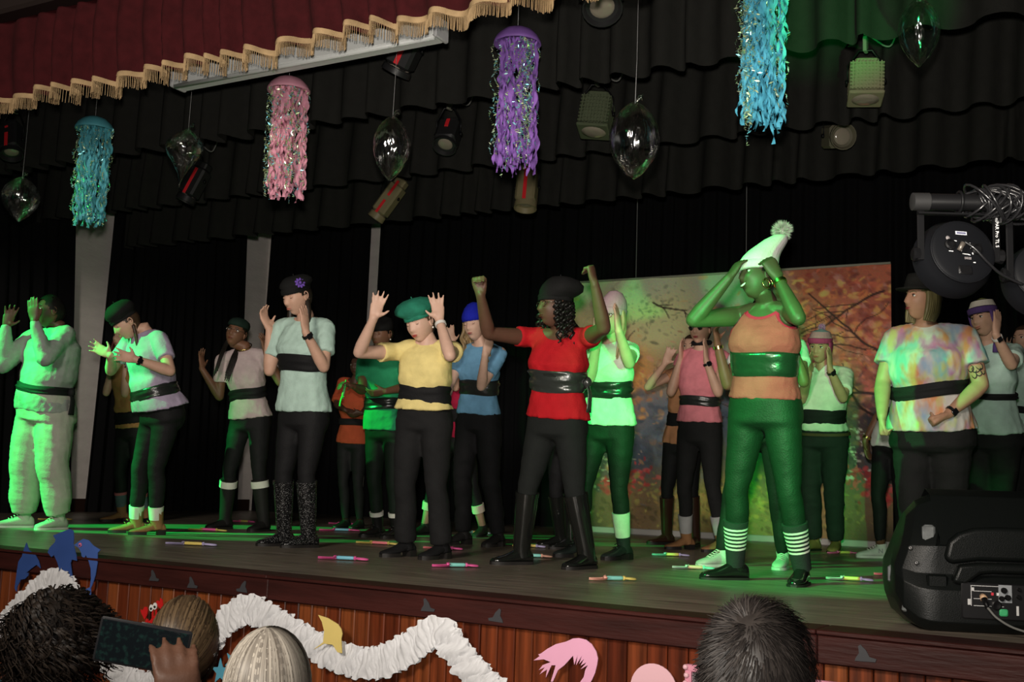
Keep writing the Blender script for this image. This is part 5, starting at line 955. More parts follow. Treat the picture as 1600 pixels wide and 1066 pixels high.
    if not S.get('tank'): ex_.loft([ring(t, -.018, .94) for t in (-.02, .1, .25, .4, .5)])
    for sd in 'RL':
        q = A[sd]; ex_.tube([q['hip'], q['kn'], q['an']], [.07 * s, .048 * s, .034 * s], 8)
    hv = (HG.reshape(-1, 3) * hs) @ HM + hc; nk, nl = GX.shape
    fs = [(i * nl + j, i * nl + (j + 1) % nl, (i + 1) * nl + (j + 1) % nl, (i + 1) * nl + j) for i in range(nk - 1) for j in range(nl)]
    b0 = len(hv); hv = np.vstack([hv, H(0, 0.008, -.114), H(0, 0, .112)]); fs += [((j + 1) % nl, j, b0) for j in range(nl)] + [((nk - 1) * nl + j, (nk - 1) * nl + (j + 1) % nl, b0 + 1) for j in range(nl)]
    ex_.add(hv, fs, 0)
    for sx in (-1, 1):
        ex_.ball(H(sx * .074, -.010, -.004), (.008 * hs, .017 * hs, .031 * hs), 10, 8, 0, HM); ex_.torus(H(sx * .079, -.012, .004), .015 * hs, .004 * hs, np.array([HM[1], HM[2], HM[0]]), 12, 5, 0, ry=1.5)
        ey = face_y(sx * .031, .013)
        if S.get('eyes', 'open') == 'down':
            ex_.ball(H(sx * .031, ey - .004, .013), (.0150 * hs, .0085 * hs, .0100 * hs), 12, 8, 0, HM)
            ex_.tube([H(sx * (.031 + q_), ey + .0045 - 12 * q_ * q_, .0055 + 10 * q_ * q_) for q_ in (-.013, -.006, 0, .006, .013)], .0014 * hs, 5, 3)
        else:
            ex_.ball(H(sx * .031, ey - .004, .012), (.0135 * hs, .0085 * hs, .0078 * hs), 12, 8, 2, HM); ex_.ball(H(sx * .031, ey + .0025, .0125), (.0062 * hs, .003 * hs, .0062 * hs), 10, 6, 3, HM)
            ex_.tube([H(sx * (.031 + q_), ey + .0045 - 14 * q_ * q_, .0200 - 22 * q_ * q_) for q_ in (-.014, -.007, 0, .007, .014)], .0024 * hs, 5, 3)
        ex_.tube([H(sx * q_, face_y(sx * q_, z_) + .001, z_) for q_, z_ in ((.013, .029), (.024, .034), (.036, .035), (.047, .029))], [.0022 * hs, .003 * hs, .0028 * hs, .0015 * hs], 5, 4)
    smile = S.get('smile', 0); my = face_y(0, -.056); wm = .022 + .006 * smile
    lipc = lambda x, z: H(x, my + .0035 - 9 * x * x, z + smile * 14 * x * x)
    if smile > .5: ex_.tube([lipc(x, -.0575) for x in np.linspace(-wm * .85, wm * .85, 7)], [.002 * hs, .005 * hs, .006 * hs, .006 * hs, .006 * hs, .005 * hs, .002 * hs], 6, 5, ref=hu, flat=.5)
    gap = .006 * smile
    ex_.tube([lipc(x, -.053 + gap * .5) for x in np.linspace(-wm, wm, 7)], [.001 * hs, .0022 * hs, .0030 * hs, .0026 * hs, .0030 * hs, .0022 * hs, .001 * hs], 6, 1)
    ex_.tube([lipc(x, -.0605 - gap + .0 * x) for x in np.linspace(-wm * .9, wm * .9, 7)], [.001 * hs, .0025 * hs, .0036 * hs, .0038 * hs, .0036 * hs, .0025 * hs, .001 * hs], 6, 1)
    queue('body', mb, body_vox, mats, root, 5, ex_)
    # ---- shirt
    sm = S['shirt_m']; hem = S.get('hem', .02); sl = S.get('sleeve', .55); loose = S.get('loose', .010); mb = MB()
    ts = [hem + (.97 - hem) * i / 17 for i in range(18)] + [1.0]
    fl = S.get('flare', .012)
    mb.loft([ring(t, loose + fl * max(0, 1 - (t - hem) / .35) - (.006 if t > .94 else 0) - S.get('cinch', .012) * math.exp(-((t - S.get('sash_t', .3)) / .07) ** 2) + S.get('blouse', .012) * math.exp(-((t - S.get('sash_t', .3) - .055 / tl - .07) / .055) ** 2)) for t in ts])
    for sd in 'RL':
        q = A[sd]; k = s * gs; cN = fr(.93)[0]; ua = q['el'] - q['sh']; fa = q['wr'] - q['el']
        if S.get('tank'): continue
        mb.tube([cN, (cN + q['sh']) / 2 + UP * .004, q['sh']], [.058 * s, .060 * s, .060 * k], 12, dome=True)
        e = min(sl, .97); R_ = [.061 * k, .064 * k, .060 * k + S.get('slv', .006)]
        mb.tube([q['sh'] - ua * .03, q['sh'] + ua * e * .5, q['sh'] + ua * e], R_, 14)
        if sl >= 1: mb.ball(q['el'], .062 * k, 12, 8)
        if sl >= 1: mb.tube([q['el'] - ua * .05, q['el'], q['el'] + fa * .3, q['wr'] - fa * .12, q['wr'] - fa * .02], [.055 * k, .056 * k, .054 * k, .043 * s, .036 * s], 14, dome=True)
    seed = rnd.integers(1000)
    def wr_post(v, nr, seed=seed, pel=pel, u=u):
        h = (v - pel) @ u / tl; st = np.stack([v[:, 0] * 1.0, v[:, 1] * 1.0, v[:, 2] * .45], 1)
        return v + nr * (fnoise(st, 24, seed) * .0072 + np.abs(fnoise(v, 40, seed + 1)) * .0055 - .003 + fnoise(np.stack([v[:, 0], v[:, 1], v[:, 2] * .1], 1), 34, seed + 2) * .006 * np.clip(1 - (h - hem) / .3, 0, 1))[:, None] * S.get('wrinkle', 1.0)
    c0, sd0, fw0 = fr(1.0); cuts = [(c0 + fw0 * S.get('nk_f', .022) * s + u * S.get('nk_u', .045) * s, S.get('nk_r', .082) * s)]
    if S.get('tank'): cuts = [(A[k]['sh'] + (A[k]['el'] - A[k]['sh']) * .12, .080 * s * gs) for k in 'RL'] + [(c0 + fw0 * .065 * s + u * .03 * s, .118 * s)]
    queue(S.get('top_name', 'shirt'), mb, S.get('cvox', .0112), [sm], root, 3, None, wr_post, cuts)
    if S.get('tank'):   # crimson vest underneath
        mb = MB(); mb.loft([ring(t, -.004) for t in np.linspace(.3, .98, 12)])
        queue('under_vest', mb, .0095, [fabric('crimson_vest', (.55, .012, .06))], root, 3, None, None, [(A[k]['sh'] + (A[k]['el'] - A[k]['sh']) * .16, .066 * s * gs) for k in 'RL'] + [(c0 + fw0 * .065 * s + u * .035 * s, .105 * s)])
    # ---- sash
    if S.get('sash', True):
        t0 = S.get('sash_t', .30); hb = S.get('sash_h', .055) / tl; m = S.get('sash_m', fabric('black_sash', (.010, .010, .011), .7)); tilt = S.get('sash_tilt', 0.0); rs = []
        n = 9; sdv = fr(t0)[1]; ph = rnd.uniform(0, 6.28, 4); fold = S.get('sash_fold', .0035)
        for i in range(n):
            v = i / (n - 1); t = t0 + hb * (2 * v - 1); rr = ring(t, loose + .008 + (0 if 0 < i < n - 1 else -.006)); c = rr.mean(0); dv = rr - c; rad = np.linalg.norm(dv, axis=1)
            rr = c + dv * (1 + (fold * (np.sin(v * 11 + a * 2 + ph[0]) + .8 * np.sin(v * 17 - a * 3 + ph[1])) / rad))[:, None] + np.outer(dv @ sdv * tilt, u) + np.outer(.004 * np.sin(a * 3 + ph[2]), u); rs.append(rr)
        rin = [r_.mean(0) + (r_ - r_.mean(0)) * .93 for r_ in (rs[-1], rs[0])]
        mb = MB(); mb.loft(rs + rin + [rs[0]], cap=False); sash = mb.build('sash', m, root)
        if S.get('knot'):
            kx = S['knot']; c, sd_, fw = fr(t0); kp = c + sd_ * (np.interp(t0, TK, TW) * s * g + loose + .012) * kx - fw * .02 + u * tilt * .1
            mb = MB(); mb.ball(kp, (.030, .026, .034), 12, 8); P = smooth_path([kp, kp + sd_ * .02 * kx - UP * .07, kp + sd_ * .015 * kx - UP * .17], 5); mb.tube(P, [.016 + .014 * i / len(P) for i in range(len(P))], 10, flat=.3, ref=f); mb.build('knot', m, sash)
    # ---- trousers
    pm = S['pants_m']; pt = S.get('pants', 'legging'); off = {'legging': .004, 'jeans': .014, 'boot': .012, 'jogger': .022}[pt]; mb = MB(); k = s * (1 + (g - 1) * .6)
    tt = S.get('waist_t', .22); mb.loft([ring(t, off * .6 + .002) for t in np.linspace(tt, -.12, 8)] + [ring(-.17, -.03), ring(-.20, -.07)])
    c, sd_, fw = fr(-.06)
    for sx in (-1, 1): mb.ball(c + sd_ * sx * .062 * k - fw * .040 * k - UP * .02, (.098 * k, .098 * k, .105 * k), 14, 10)
    for sd in 'RL':
        q = A[sd]; th = q['kn'] - q['hip']; sh = q['an'] - q['kn']
        R0 = {'legging': (.092, .083, .066, .055, .055, .047, .036), 'jeans': (.094, .088, .074, .065, .062, .058, .056), 'boot': (.094, .086, .072, .060, .060, .062, .068), 'jogger': (.102, .104, .095, .084, .082, .080, .066)}[pt]
        end = S.get('pant_end', .97)
        mb.tube(*ease([q['hip'] + UP * .02, q['hip'] + th * .35, q['hip'] + th * .75, q['kn'], q['kn'] + sh * .28 - np.array(q['ft']) * .008, q['kn'] + sh * .65, q['kn'] + sh * end], [r_ * k + (off if i < 6 else off * .5) * .6 for i, r_ in enumerate(R0)], 4), 16)
    def pw(v, nr, seed=seed):
        return v + nr * (fnoise(np.stack([v[:, 0], v[:, 1], v[:, 2] * 1.6], 1), 20, seed + 5) * (.006 if pt in ('jogger', 'jeans') else .0028) + fnoise(np.stack([v[:, 0] * .4, v[:, 1] * .4, v[:, 2] * 1.8], 1), 46, seed + 6) * (.0035 if pt != 'legging' else .0018))[:, None]
    queue('trousers', mb, .0125, [pm], root, 4, None, pw)
    if S.get('belt'):
        rs = [ring(t, off + d_) for t, d_ in ((.075, .010), (.075, .016), (.035, .016), (.035, .010))]; mb = MB(); mb.loft(rs + [rs[0]], cap=False); mb.build('belt', mat('brown_belt', (.10, .055, .03), .5), root, smooth=ANG)
    # ---- footwear
    for sd in 'RL':
        q = A[sd]; kind = S.get('shoe', 'shoe'); sc_m = S['shoe_m']; ft = unit(V(q['ft'][0], q['ft'][1], 0)); sv = np.cross(UP, ft); base = V(q['an'][0], q['an'][1], S.get('z0', 0.0)); sh = unit(q['kn'] - q['an']); fk = s * S.get('footk', 1.0); b2 = np.linspace(0, 2 * math.pi, 16, endpoint=False)
        heel = {'tall': .018, 'ankle': .030, 'shoe': .012, 'sneaker': .016, 'tallheel': .035}[kind]; rs = []
        for x, w, h in SHOE:
            hh = h * (1.1 if kind == 'sneaker' and x > .08 else 1); zb = (heel * .55 if x > .06 else heel) if kind in ('ankle', 'tallheel') else heel * .8
            cc = np.cos(b2); sn = np.sin(b2); zz = np.where(sn > 0, zb + (hh * fk - zb) * (.35 + .65 * sn), zb + (hh * fk - zb) * .35 * (1 + sn)); ww = np.sign(cc) * abs(cc) ** .75 * w * fk
            rs.append(base + np.outer(np.full(16, x * fk), ft) + np.outer(ww, sv) + np.outer(zz, UP))
        nm = {'tall': 'boot', 'ankle': 'boot', 'shoe': 'shoe', 'sneaker': 'sneaker', 'tallheel': 'boot'}[kind]; mb = MB(); mb.loft(rs)
        an = np.array(q['an'])
        hgt = {'tall': .34, 'ankle': .10, 'shoe': .02, 'sneaker': .025, 'tallheel': .36}[kind] * s
        if kind in ('tall', 'tallheel'): mb.tube(*ease([base + UP * .045 * s - ft * .01, an + sh * .02, an + sh * hgt * .35, an + sh * hgt * .75, an + sh * hgt], [.046 * k, .050 * k, .055 * k, .064 * k, .066 * k], 4), 18, cap=True); mb.tube([an + sh * (hgt - .022), an + sh * (hgt + .001)], [.0685 * k, .0690 * k], 18)
        elif kind == 'ankle': mb.tube(*ease([base + UP * .045 * s - ft * .012, an + sh * .02 - ft * .004, an + sh * hgt], [.042 * k, .044 * k, .050 * k], 4), 16)
        else: mb.tube([base + UP * .05 * s - ft * .014, an + sh * hgt - ft * .006], [.037 * s, .041 * s], 16)
        bo = mb.build(nm, sc_m, root, smooth=math.radians(50))
        so = MB(); ol = [(x * fk, w * fk * 1.06) for x, w, h in SHOE]
        def slab(x0, x1, z0, z1):
            pts = [(x, w) for x, w in ol if x0 <= x <= x1]; lo = [base + ft * x + sv * w for x, w in pts] + [base + ft * x - sv * w for x, w in pts[::-1]]; so.loft([np.array(lo) + UP * z0, np.array(lo) + UP * z1])
        if heel > .025:
            slab(-1, -.005, 0, heel + .008); so.build('heel', S.get('sole_m', mat('dark_sole', (.015, .013, .012), .6)), bo, smooth=ANG); so = MB(); slab(.05 * fk, 1, 0, heel * .55 + .006)
        else: slab(-1, 1, 0, heel)
        so.build('sole', S.get('sole_m', mat('dark_sole', (.015, .013, .012), .6)), bo, smooth=ANG)
        if S.get('laces'):
            for i in range(5):
                if kind == 'ankle': p0 = base + ft * (.075 - .016 * i) * fk + UP * (.072 + .021 * i) * fk
                else: p0 = base + ft * (.10 - .018 * i) * fk + UP * (.060 + .010 * i) * fk
                lb = MB(); lb.tube([p0 - sv * .022, p0 + ft * .006 + UP * .008, p0 + sv * .022], .0032, 5); lb.build('lace', S['laces'], bo)
        if S.get('emblem_N') and sd == 'R':
            sgn = -1 if sv @ (np.array([0, 0, 0]) - base) < 0 else 1
            tx = lettering('N', .050 * fk, base + ft * .015 * fk + sv * sgn * .041 * fk + UP * .055 * fk, np.array([ft * (1 if sgn < 0 else -1), UP, sv * sgn]), .002); tx.build('letter', mat('grey_letter', (.30, .30, .32), .5), bo, smooth=False)
        for m_, z0_, z1_, rr_ in S.get('socks', []):    # material, heights along the shank, extra radius
            p0, p1 = an + sh * z0_ * s, an + sh * z1_ * s; rad0 = np.interp(z0_, [0, .12, .25], [.039, .048, .058]) * k + rr_; rad1 = np.interp(z1_, [0, .12, .25], [.039, .048, .058]) * k + rr_
            mb = MB(); mb.tube([p0, (p0 + p1) / 2, p1], [rad0, (rad0 + rad1) / 2, rad1], 16, cap=False); mb.tube([p1 - sh * .002, p1], [rad1 - .006, rad1], 16); mb.build('sock', m_, root, smooth=ANG)
    # ---- hair
    hm = mats[4]
    def strand(pts, r, seg=7, name='hair_lock', m=hm): mb = MB(); P = smooth_path([H(*p) for p in pts], 6); rr = np.interp(np.linspace(0, 1, len(P)), np.linspace(0, 1, len(r)), np.array(r) * hs); mb.tube(P, rr, seg); return mb.build(name, m, root)
    hair = S.get('hair', 'cap')
    if hair:
        vol = S.get('hairvol', .009); keep = (CZ > .066) | ((CY < .024) & (CZ > -.004) & (CY > -.03) & (np.abs(CX) > .05)) | ((CY < .045) & (CZ > .028) & (np.abs(CX) > .02)) | ((CY < -.022) & (CZ > -.075)); P = CG.copy(); P *= 1 + vol / np.linalg.norm(CG, axis=-1, keepdims=True)
        P += (np.sin(GX * 40) * np.sin(GZ * 34 + GY * 21))[..., None] * .0012 * CG / .1
        vs = (P.reshape(-1, 3) * hs) @ HM + hc; ff = []
        for i in range(nk - 1):
            for j in range(nl):
                j2 = (j + 1) % nl
                if int(keep[i, j]) + int(keep[i, j2]) + int(keep[i + 1, j]) + int(keep[i + 1, j2]) >= 3: ff.append((i * nl + j, i * nl + j2, (i + 1) * nl + j2, (i + 1) * nl + j))
        vs = np.vstack([vs, H(0, 0, .112 + vol)]); ff += [((nk - 1) * nl + j, (nk - 1) * nl + (j + 1) % nl, nk * nl) for j in range(nl)]
        hb_ = MB(); hb_.add(vs, ff); hb_.build('hair', hm, root)
    if hair == 'bun': mb = MB(); mb.ball(H(0, -.125, .005), .042 * hs, 14, 10); mb.build('bun', hm, root)
    if hair == 'braids':
        for sx in (-1, 1):
            P = [(sx * .072, -.015, -.03), (sx * .080, .012, -.10), (sx * .078, .050, -.19), (sx * .070, .075, -.28)]; n = 40; strand(P, [.013 * (.72 + .35 * abs(math.sin(i * .9))) for i in range(n)], 8, 'braid')
    if hair == 'pigtails':
        for sx in (-1, 1): strand([(sx * .070, -.02, -.03), (sx * .086, .01, -.09), (sx * .085, .03, -.15), (sx * .075, .035, -.21)], [.016, .022, .020, .006], 9, 'pigtail')
    if hair == 'longbraids':
        for i in range(16):
            x = .022 + .0038 * i if i < 12 else -.05 - .007 * (i - 12); strand([(x, -.06, .02), (x * 1.15, -.045, -.08), (x * 1.1 + .01, .02, -.20 - .01 * (i % 3)), (x + .02, .055, -.34 - .02 * (i % 4))], [.0075, .0075, .0065, .004], 6, 'thin_braid')
    if hair in ('wavy', 'long'):
        for i in range(26):
            aa = math.pi * (.02 + .96 * i / 25); x, y = math.cos(aa) * .078, -math.sin(aa) * .092 + .015; w = .014 if hair == 'wavy' else .004; p = rnd.uniform(0, 6.28); L = rnd.uniform(.20, .27) * S.get('hairlen', 1)
            strand([(x, y, .05), (x * 1.22, y * 1.04, -.03)] + [(x * 1.34 + w * math.sin(p + 2.3 * j), y + .012 * j + w * math.cos(p + 2.1 * j), -.03 - L * j / 5) for j in range(1, 6)], [.013, .013, .012, .011, .008, .003], 6)
    if hair == 'curls':
        for i in range(44):
            aa = math.pi * (-.08 + 1.16 * (i % 22) / 21); rr = .9 + .35 * (i // 22); x, y = math.cos(aa) * .080 * rr, -math.sin(aa) * .090 * rr + .01; L = rnd.uniform(.15, .25); p = rnd.uniform(0, 6.28); n = 20
            P = [(x * (1 + .35 * q_ / n) + .012 * math.cos(p + q_ * 1.35), y + .012 * math.sin(p + q_ * 1.35), .02 - L * q_ / n) for q_ in range(n)]
            mb = MB(); mb.tube([H(*q_) for q_ in P], [.0085 * hs] * (n - 2) + [.006 * hs, .003 * hs], 6); mb.build('curl', hm, root)
    if hair == 'bob':
        for i in range(30):
            aa = math.pi * (-.02 + 1.04 * i / 29); x, y = math.cos(aa) * .080, -math.sin(aa) * .094 + .01; strand([(x * .9, y * .9, .07), (x * 1.1, y * 1.05, .0), (x * 1.2, y * 1.08 + .01, -.07), (x * 1.1, y + .02, -.125)], [.013, .014, .013, .006], 6)
    # ---- hats
    hat = S.get('hat'); hmcol = S.get('hat_m')
    def cap_rings(spec, rib=0, amp=.0, n=40):
        aa = np.linspace(0, 2 * math.pi, n, endpoint=False); out = []
        for x, y, z, rx, ry in spec:
            w = 1 + amp * np.sin(aa * rib); out.append(np.array([H(x + rx * c_ * w_, y + ry * s_ * w_, z) for c_, s_, w_ in zip(np.cos(aa), np.sin(aa), w)]))
        return out
    if hat == 'beret':
        dx, dy = S.get('beret_off', (.03, -.02)); mb = MB(); k = S.get('beret_k', 1.0); bh = S.get('beret_h', 1.0)
        mb.loft(cap_rings([(x_, y_, .05 + (z_ - .05) * bh if z_ > .06 else z_, a_, b_) for x_, y_, z_, a_, b_ in [(0, -.004, .044, .079, .098), (0, -.004, .056, .084, .103), (dx * .4, -.004 + dy * .4, .064, .112 * k, .122 * k), (dx * .8, dy * .8, .078, .128 * k, .136 * k), (dx, dy, .098, .124 * k, .130 * k), (dx, dy, .118, .098 * k, .102 * k), (dx * .8, dy * .8, .130, .055, .058), (dx * .7, dy * .7, .134, .012, .012)]], 5, .018)); ht = mb.build('beret', hmcol, root)
        mb = MB(); mb.loft(cap_rings([(0, -.004, .030, .079, .0985), (0, -.004, .032, .0815, .101), (0, -.004, .054, .0815, .101), (0, -.004, .056, .079, .0985)])); mb.build('band', hmcol, ht)
        mb = MB(); mb.tube([H(dx * .7, dy * .7, .05 + .082 * bh), H(dx * .7, dy * .7, .062 + .084 * bh)], [.005, .003], 6); mb.build('stalk', hmcol, ht)
        if S.get('flower'):
            fp_ = S['flower']; c = H(*fp_); nn = unit(c - H(0, 0, .05)); B = frame(UP, nn)
            fl_ = MB()
            for j in range(9):
                t_ = j * 2 * math.pi / 9; d_ = B[0] * math.cos(t_) + B[1] * math.sin(t_); fl_.ball(c + d_ * .024 + nn * .006, (.014, .009, .006), 8, 6, 0, np.array([d_, np.cross(nn, d_), nn]))
            fl_.ball(c + nn * .010, .011, 10, 6); fl_.build('flower', fabric('purple_felt', (.16, .08, .42)), ht)
    if hat in ('beanie', 'earflap', 'pompom'):
        z0 = S.get('hat_z', .030); top = S.get('hat_top', .150); ob = S.get('hat_back', -.02); mb = MB()
        if hat == 'pompom':
            path = [(0, -.004, .036, .083, .101), (0, -.006, .070, .085, .102), (0, -.022, .108, .080, .092), (-.004, -.045, .140, .076, .084), (-.006, -.075, .172, .068, .074), (-.006, -.105, .205, .060, .064), (-.006, -.130, .232, .046, .046), (-.006, -.142, .246, .018, .018)]
        else:
            path = [(0, -.004, z0, .083, .101), (0, -.005, z0 + .03, .085, .103), (0, -.008 + ob * .2, .085, .082, .099), (0, -.010 + ob * .5, z0 * .2 + .118, .066, .082), (0, ob, top - .012, .040, .05), (0, ob, top, .010, .012)]
        R_ = cap_rings(path, 22, .010, 66); n = len(path)
        if S.get('hat_stripes'):
            ms = S['hat_stripes']; sub = []
            for i in range(n - 1):
                for q_ in range(3): sub.append(R_[i] * (1 - q_ / 3) + R_[i + 1] * q_ / 3)
            sub.append(R_[-1]); cnt = len(sub) - 1
            for i in range(cnt): mb.loft([sub[i], sub[i + 1]], min(int(i * len(ms) / cnt), len(ms) - 1), cap=False)
            ht = mb.build('knit_hat', ms, root)
        else: mb.loft(R_); ht = mb.build('knit_hat', hmcol, root)
        cm = S.get('cuff_m', hmcol); zc = path[0][2]
        if S.get('cuff', True): mb = MB(); mb.loft(cap_rings([(0, -.004, zc - .012, .083, .101), (0, -.004, zc - .010, .088, .106), (0, -.004, zc + .026, .090, .108), (0, -.004, zc + .030, .084, .102)], 22, .012, 66)); mb.build('cuff', cm, ht)
        if hat == 'pompom' or S.get('pom'):
            pc, pr = (H(-.006, -.150, .272), .052) if hat == 'pompom' else (H(0, ob - .015, top + .012), .030); fm = S.get('pom_m', hmcol); vs = []; ff = []
            for i in range(1500 if hat == 'pompom' else 500):
                d_ = unit(rnd.normal(size=3)); e_ = unit(np.cross(d_, rnd.normal(size=3))); L = pr * rnd.uniform(.75, 1.25); j = len(vs); w = .0022; cv = e_ * rnd.normal(0, .006); vs += [pc - e_ * w, pc + e_ * w, pc + d_ * L * .6 + e_ * w + cv * .3, pc + d_ * L * .6 - e_ * w + cv * .3, pc + d_ * L + cv]; ff += [(j, j + 1, j + 2, j + 3), (j + 3, j + 2, j + 4)]
            mb = MB(); mb.add(vs, ff); mb.ball(pc, pr * .62, 12, 8); o = mb.build('pompom', fm, ht); tag(o, 'fluffy pompom', kind='stuff')
        if hat == 'earflap':
            for sx in (-1, 1):
                mb = MB(); rr = []
                for z_, w_, y_ in ((.05, .052, -.01), (.02, .050, -.008), (-.02, .040, -.004), (-.055, .024, .0), (-.072, .006, .002)): rr.append(np.array([H(sx * (.083 + q1 - .02 * max(0, -z_ / .07) ** 2 * .3), y_ + q2, z_) for q1, q2 in ((0, -w_), (.006, -w_ * .6), (.008, 0), (.006, w_ * .6), (0, w_), (-.004, 0))]))
                mb.loft(rr); mb.build('ear_flap', S.get('flap_m', cm), ht)
                tm = S.get('tassel_m', cm); mb = MB(); P = smooth_path([H(sx * .083, .002, -.07), H(sx * .087, .02, -.12), H(sx * .080, .045, -.17)], 5); mb.tube(P, [.006 * (.7 + .4 * abs(math.sin(i * 1.2))) for i in range(len(P))], 6); mb.tube([P[-1], P[-1] - UP * .03, P[-1] - UP * .075], [.008, .016, .019], 9); mb.build('tassel', tm, ht)
    if hat == 'wrap':
        mb = MB(); mb.loft(cap_rings([(0, -.004, .050, .080, .099), (0, -.006, .062, .087, .107), (0, -.012, .088, .084, .104), (0, -.02, .112, .070, .088), (0, -.025, .128, .04, .05), (0, -.025, .134, .01, .01)], 7, .02)); ht = mb.build('head_wrap', hmcol, root)
        mb = MB(); mb.ball(H(0, -.105, .07), (.03, .03, .035), 10, 8); mb.build('wrap_knot', hmcol, ht)
    if hat == 'brim':
        mb = MB(); mb.loft(cap_rings([(0, -.004, .045, .130, .150), (0, -.004, .050, .132, .152), (0, -.004, .060, .090, .108), (0, -.005, .10, .086, .102), (0, -.005, .135, .078, .092), (0, -.005, .142, .05, .06), (0, 0, .143, .01, .01)])); mb.build('brimmed_hat', hmcol, root)
    # ---- small things worn
    if S.get('glasses'):
        gm = S['glasses']; mb = MB()
        for sx in (-1, 1):
            ey = face_y(sx * .031, .010) + .012; mb.torus(H(sx * .032, ey, .009), .021 * hs, .0016 * hs, np.array([HM[0], HM[2], HM[1]]), 20, 5, ry=.8); mb.tube([H(sx * .053, ey - .002, .014), H(sx * .074, ey - .03, .015), H(sx * .078, -.005, .012)], .0016 * hs, 5)
        yy = face_y(0, .014) + .006; mb.tube([H(-.011, yy, .012), H(0, yy + .003, .015), H(.011, yy, .012)], .0016 * hs, 5); gl = mb.build('glasses', gm, root)
        if S.get('shades'):
            for sx in (-1, 1): mb = MB(); mb.lathe([(.001, -.001), (.020 * hs, -.001), (.020 * hs, .001), (.001, .001)], 16, c=H(sx * .032, face_y(sx * .031, .010) + .011, .009), ax=np.array([HM[0], HM[2], HM[1]])); mb.build('lens', mat('dark_lens', (.01, .01, .01), .1, spec=.7), gl)
    for sd, m_, face_ in S.get('watch', []):
        q = A[sd]; fa = unit(q['wr'] - q['el']); c = q['wr'] - fa * .022 * s; rr = .0300 * s; B = frame(q['n'], fa); mb = MB(); mb.lathe([(rr, -.010), (rr + .004, -.009), (rr + .004, .009), (rr, .010)], 24, c=c, ax=B, cap=False); w = mb.build('wristband', m_, root, smooth=ANG)
        if face_:
            tc = unit(V(0, 0, .47) - c); tc = unit(tc - fa * (tc @ fa)); o_ = -q['n'] * .5 + tc; o_ = unit(o_ - fa * (o_ @ fa)); mb = MB(); mb.box(c + o_ * (rr + .006), (.016 * s, .018 * s, .005), np.array([np.cross(o_, fa), fa, o_]), bevel=.003); mb.build('watch_face', mat('watch_glass', (.008, .008, .010), .12, spec=.6), w, smooth=ANG)
    if S.get('earring'):
        em, er, hoop = S['earring']
        for sx in (-1, 1):
            mb = MB()
            if hoop: 
                for k_ in range(2): mb.torus(H(sx * .080, -.008 + .008 * k_, -.055 - .004 * k_), er * hs * (1 - .25 * k_), .0028 * hs, np.array([HM[1], HM[2], HM[0]]), 20, 6)
            else: mb.ball(H(sx * .081, -.006, -.042), er * hs, 10, 8)
            mb.build('earring', em, root)
    if S.get('collar'):
        cm = S['collar']; mb = MB(); c, sd_, fw = fr(.985)
        for sx in (-1, 1): P = [c + fw * .075 * s - u * .045 * s + sd_ * sx * .008, c + fw * .055 * s + sd_ * sx * .055 * s + u * .004, c - fw * .01 + sd_ * sx * .072 * s + u * .02, c - fw * .062 * s + u * .030]; Q = smooth_path(P, 5); mb.tube(Q, [.020] * len(Q), 8, ref=UP, flat=.28)
        mb.build('collar', cm, root)
    if S.get('scarf'):
        mb = MB(); mb.torus(neck + u * .035 * s, .062 * s, .020 * s, np.array([lp, np.cross(u, lp), u]), 24, 8); mb.build('neck_scarf', S['scarf'], root)
    if False and S.get('strap'):
        c, sd_, fw = fr(.92); mb = MB(); P = smooth_path([A['L']['sh'] * .35 + c * .65 + UP * .055 + fw * .02, fr(.8)[0] + fw * .118 * s + sd_ * .03, fr(.62)[0] + fw * .150 * s - sd_ * .05, fr(.48)[0] + fw * .125 * s - sd_ * .12], 6); mb.tube(P, .010, 8, flat=.3, ref=sd_); mb.build('strap', S['strap'], root)
    if S.get('necklace'): mb = MB(); mb.torus(neck + u * .018 * s + np.cross(lp, u) * .012, .066 * s, .005, np.array([lp, unit(np.cross(lp, u) - u * .5), unit(u + np.cross(lp, u) * .5)]), 26, 5); mb.build('necklace', S['necklace'], root)
    return root, dict(H=H, A=A, fr=fr, s=s)
def tiedye():
    m, nt, b = nodes_of('tie_dye'); tc = nt.nodes.new('ShaderNodeTexCoord'); last = None
    for k, (c, sc_, th) in enumerate((((.60, .57, .53), 1, 0), ((.16, .50, .48), 4.5, .52), ((.66, .24, .07), 6.0, .54), ((.26, .38, .54), 5.0, .59), ((.50, .18, .40), 6.0, .57), ((.52, .56, .18), 7.0, .58))):
        if k == 0:
            rgb = nt.nodes.new('ShaderNodeRGB'); rgb.outputs[0].default_value = (*c, 1); last = rgb.outputs[0]; continue
        mp = nt.nodes.new('ShaderNodeMapping'); mp.inputs['Location'].default_value = (k * 3.1, k * 1.7, k * 2.3); mp.inputs['Scale'].default_value = (1.5, 1.5, .75); mp.inputs['Rotation'].default_value = (.3, .5, .2)
        n = nt.nodes.new('ShaderNodeTexNoise'); n.inputs['Scale'].default_value = sc_; n.inputs['Detail'].default_value = 3; nt.links.new(tc.outputs['Object'], mp.inputs[0]); nt.links.new(mp.outputs[0], n.inputs['Vector'])
        mr = nt.nodes.new('ShaderNodeMapRange'); mr.inputs[1].default_value = th - .03; mr.inputs[2].default_value = th + .10; mr.inputs[4].default_value = .85; nt.links.new(n.outputs[0], mr.inputs[0])
        mx = nt.nodes.new('ShaderNodeMix'); mx.data_type = 'RGBA'; mx.inputs[7].default_value = (*c, 1); nt.links.new(mr.outputs[0], mx.inputs[0]); nt.links.new(last, mx.inputs[6]); last = mx.outputs[2]
    nt.links.new(last, b.inputs['Base Color']); b.inputs['Roughness'].default_value = .85; b.inputs['Specular IOR Level'].default_value = .2; return m
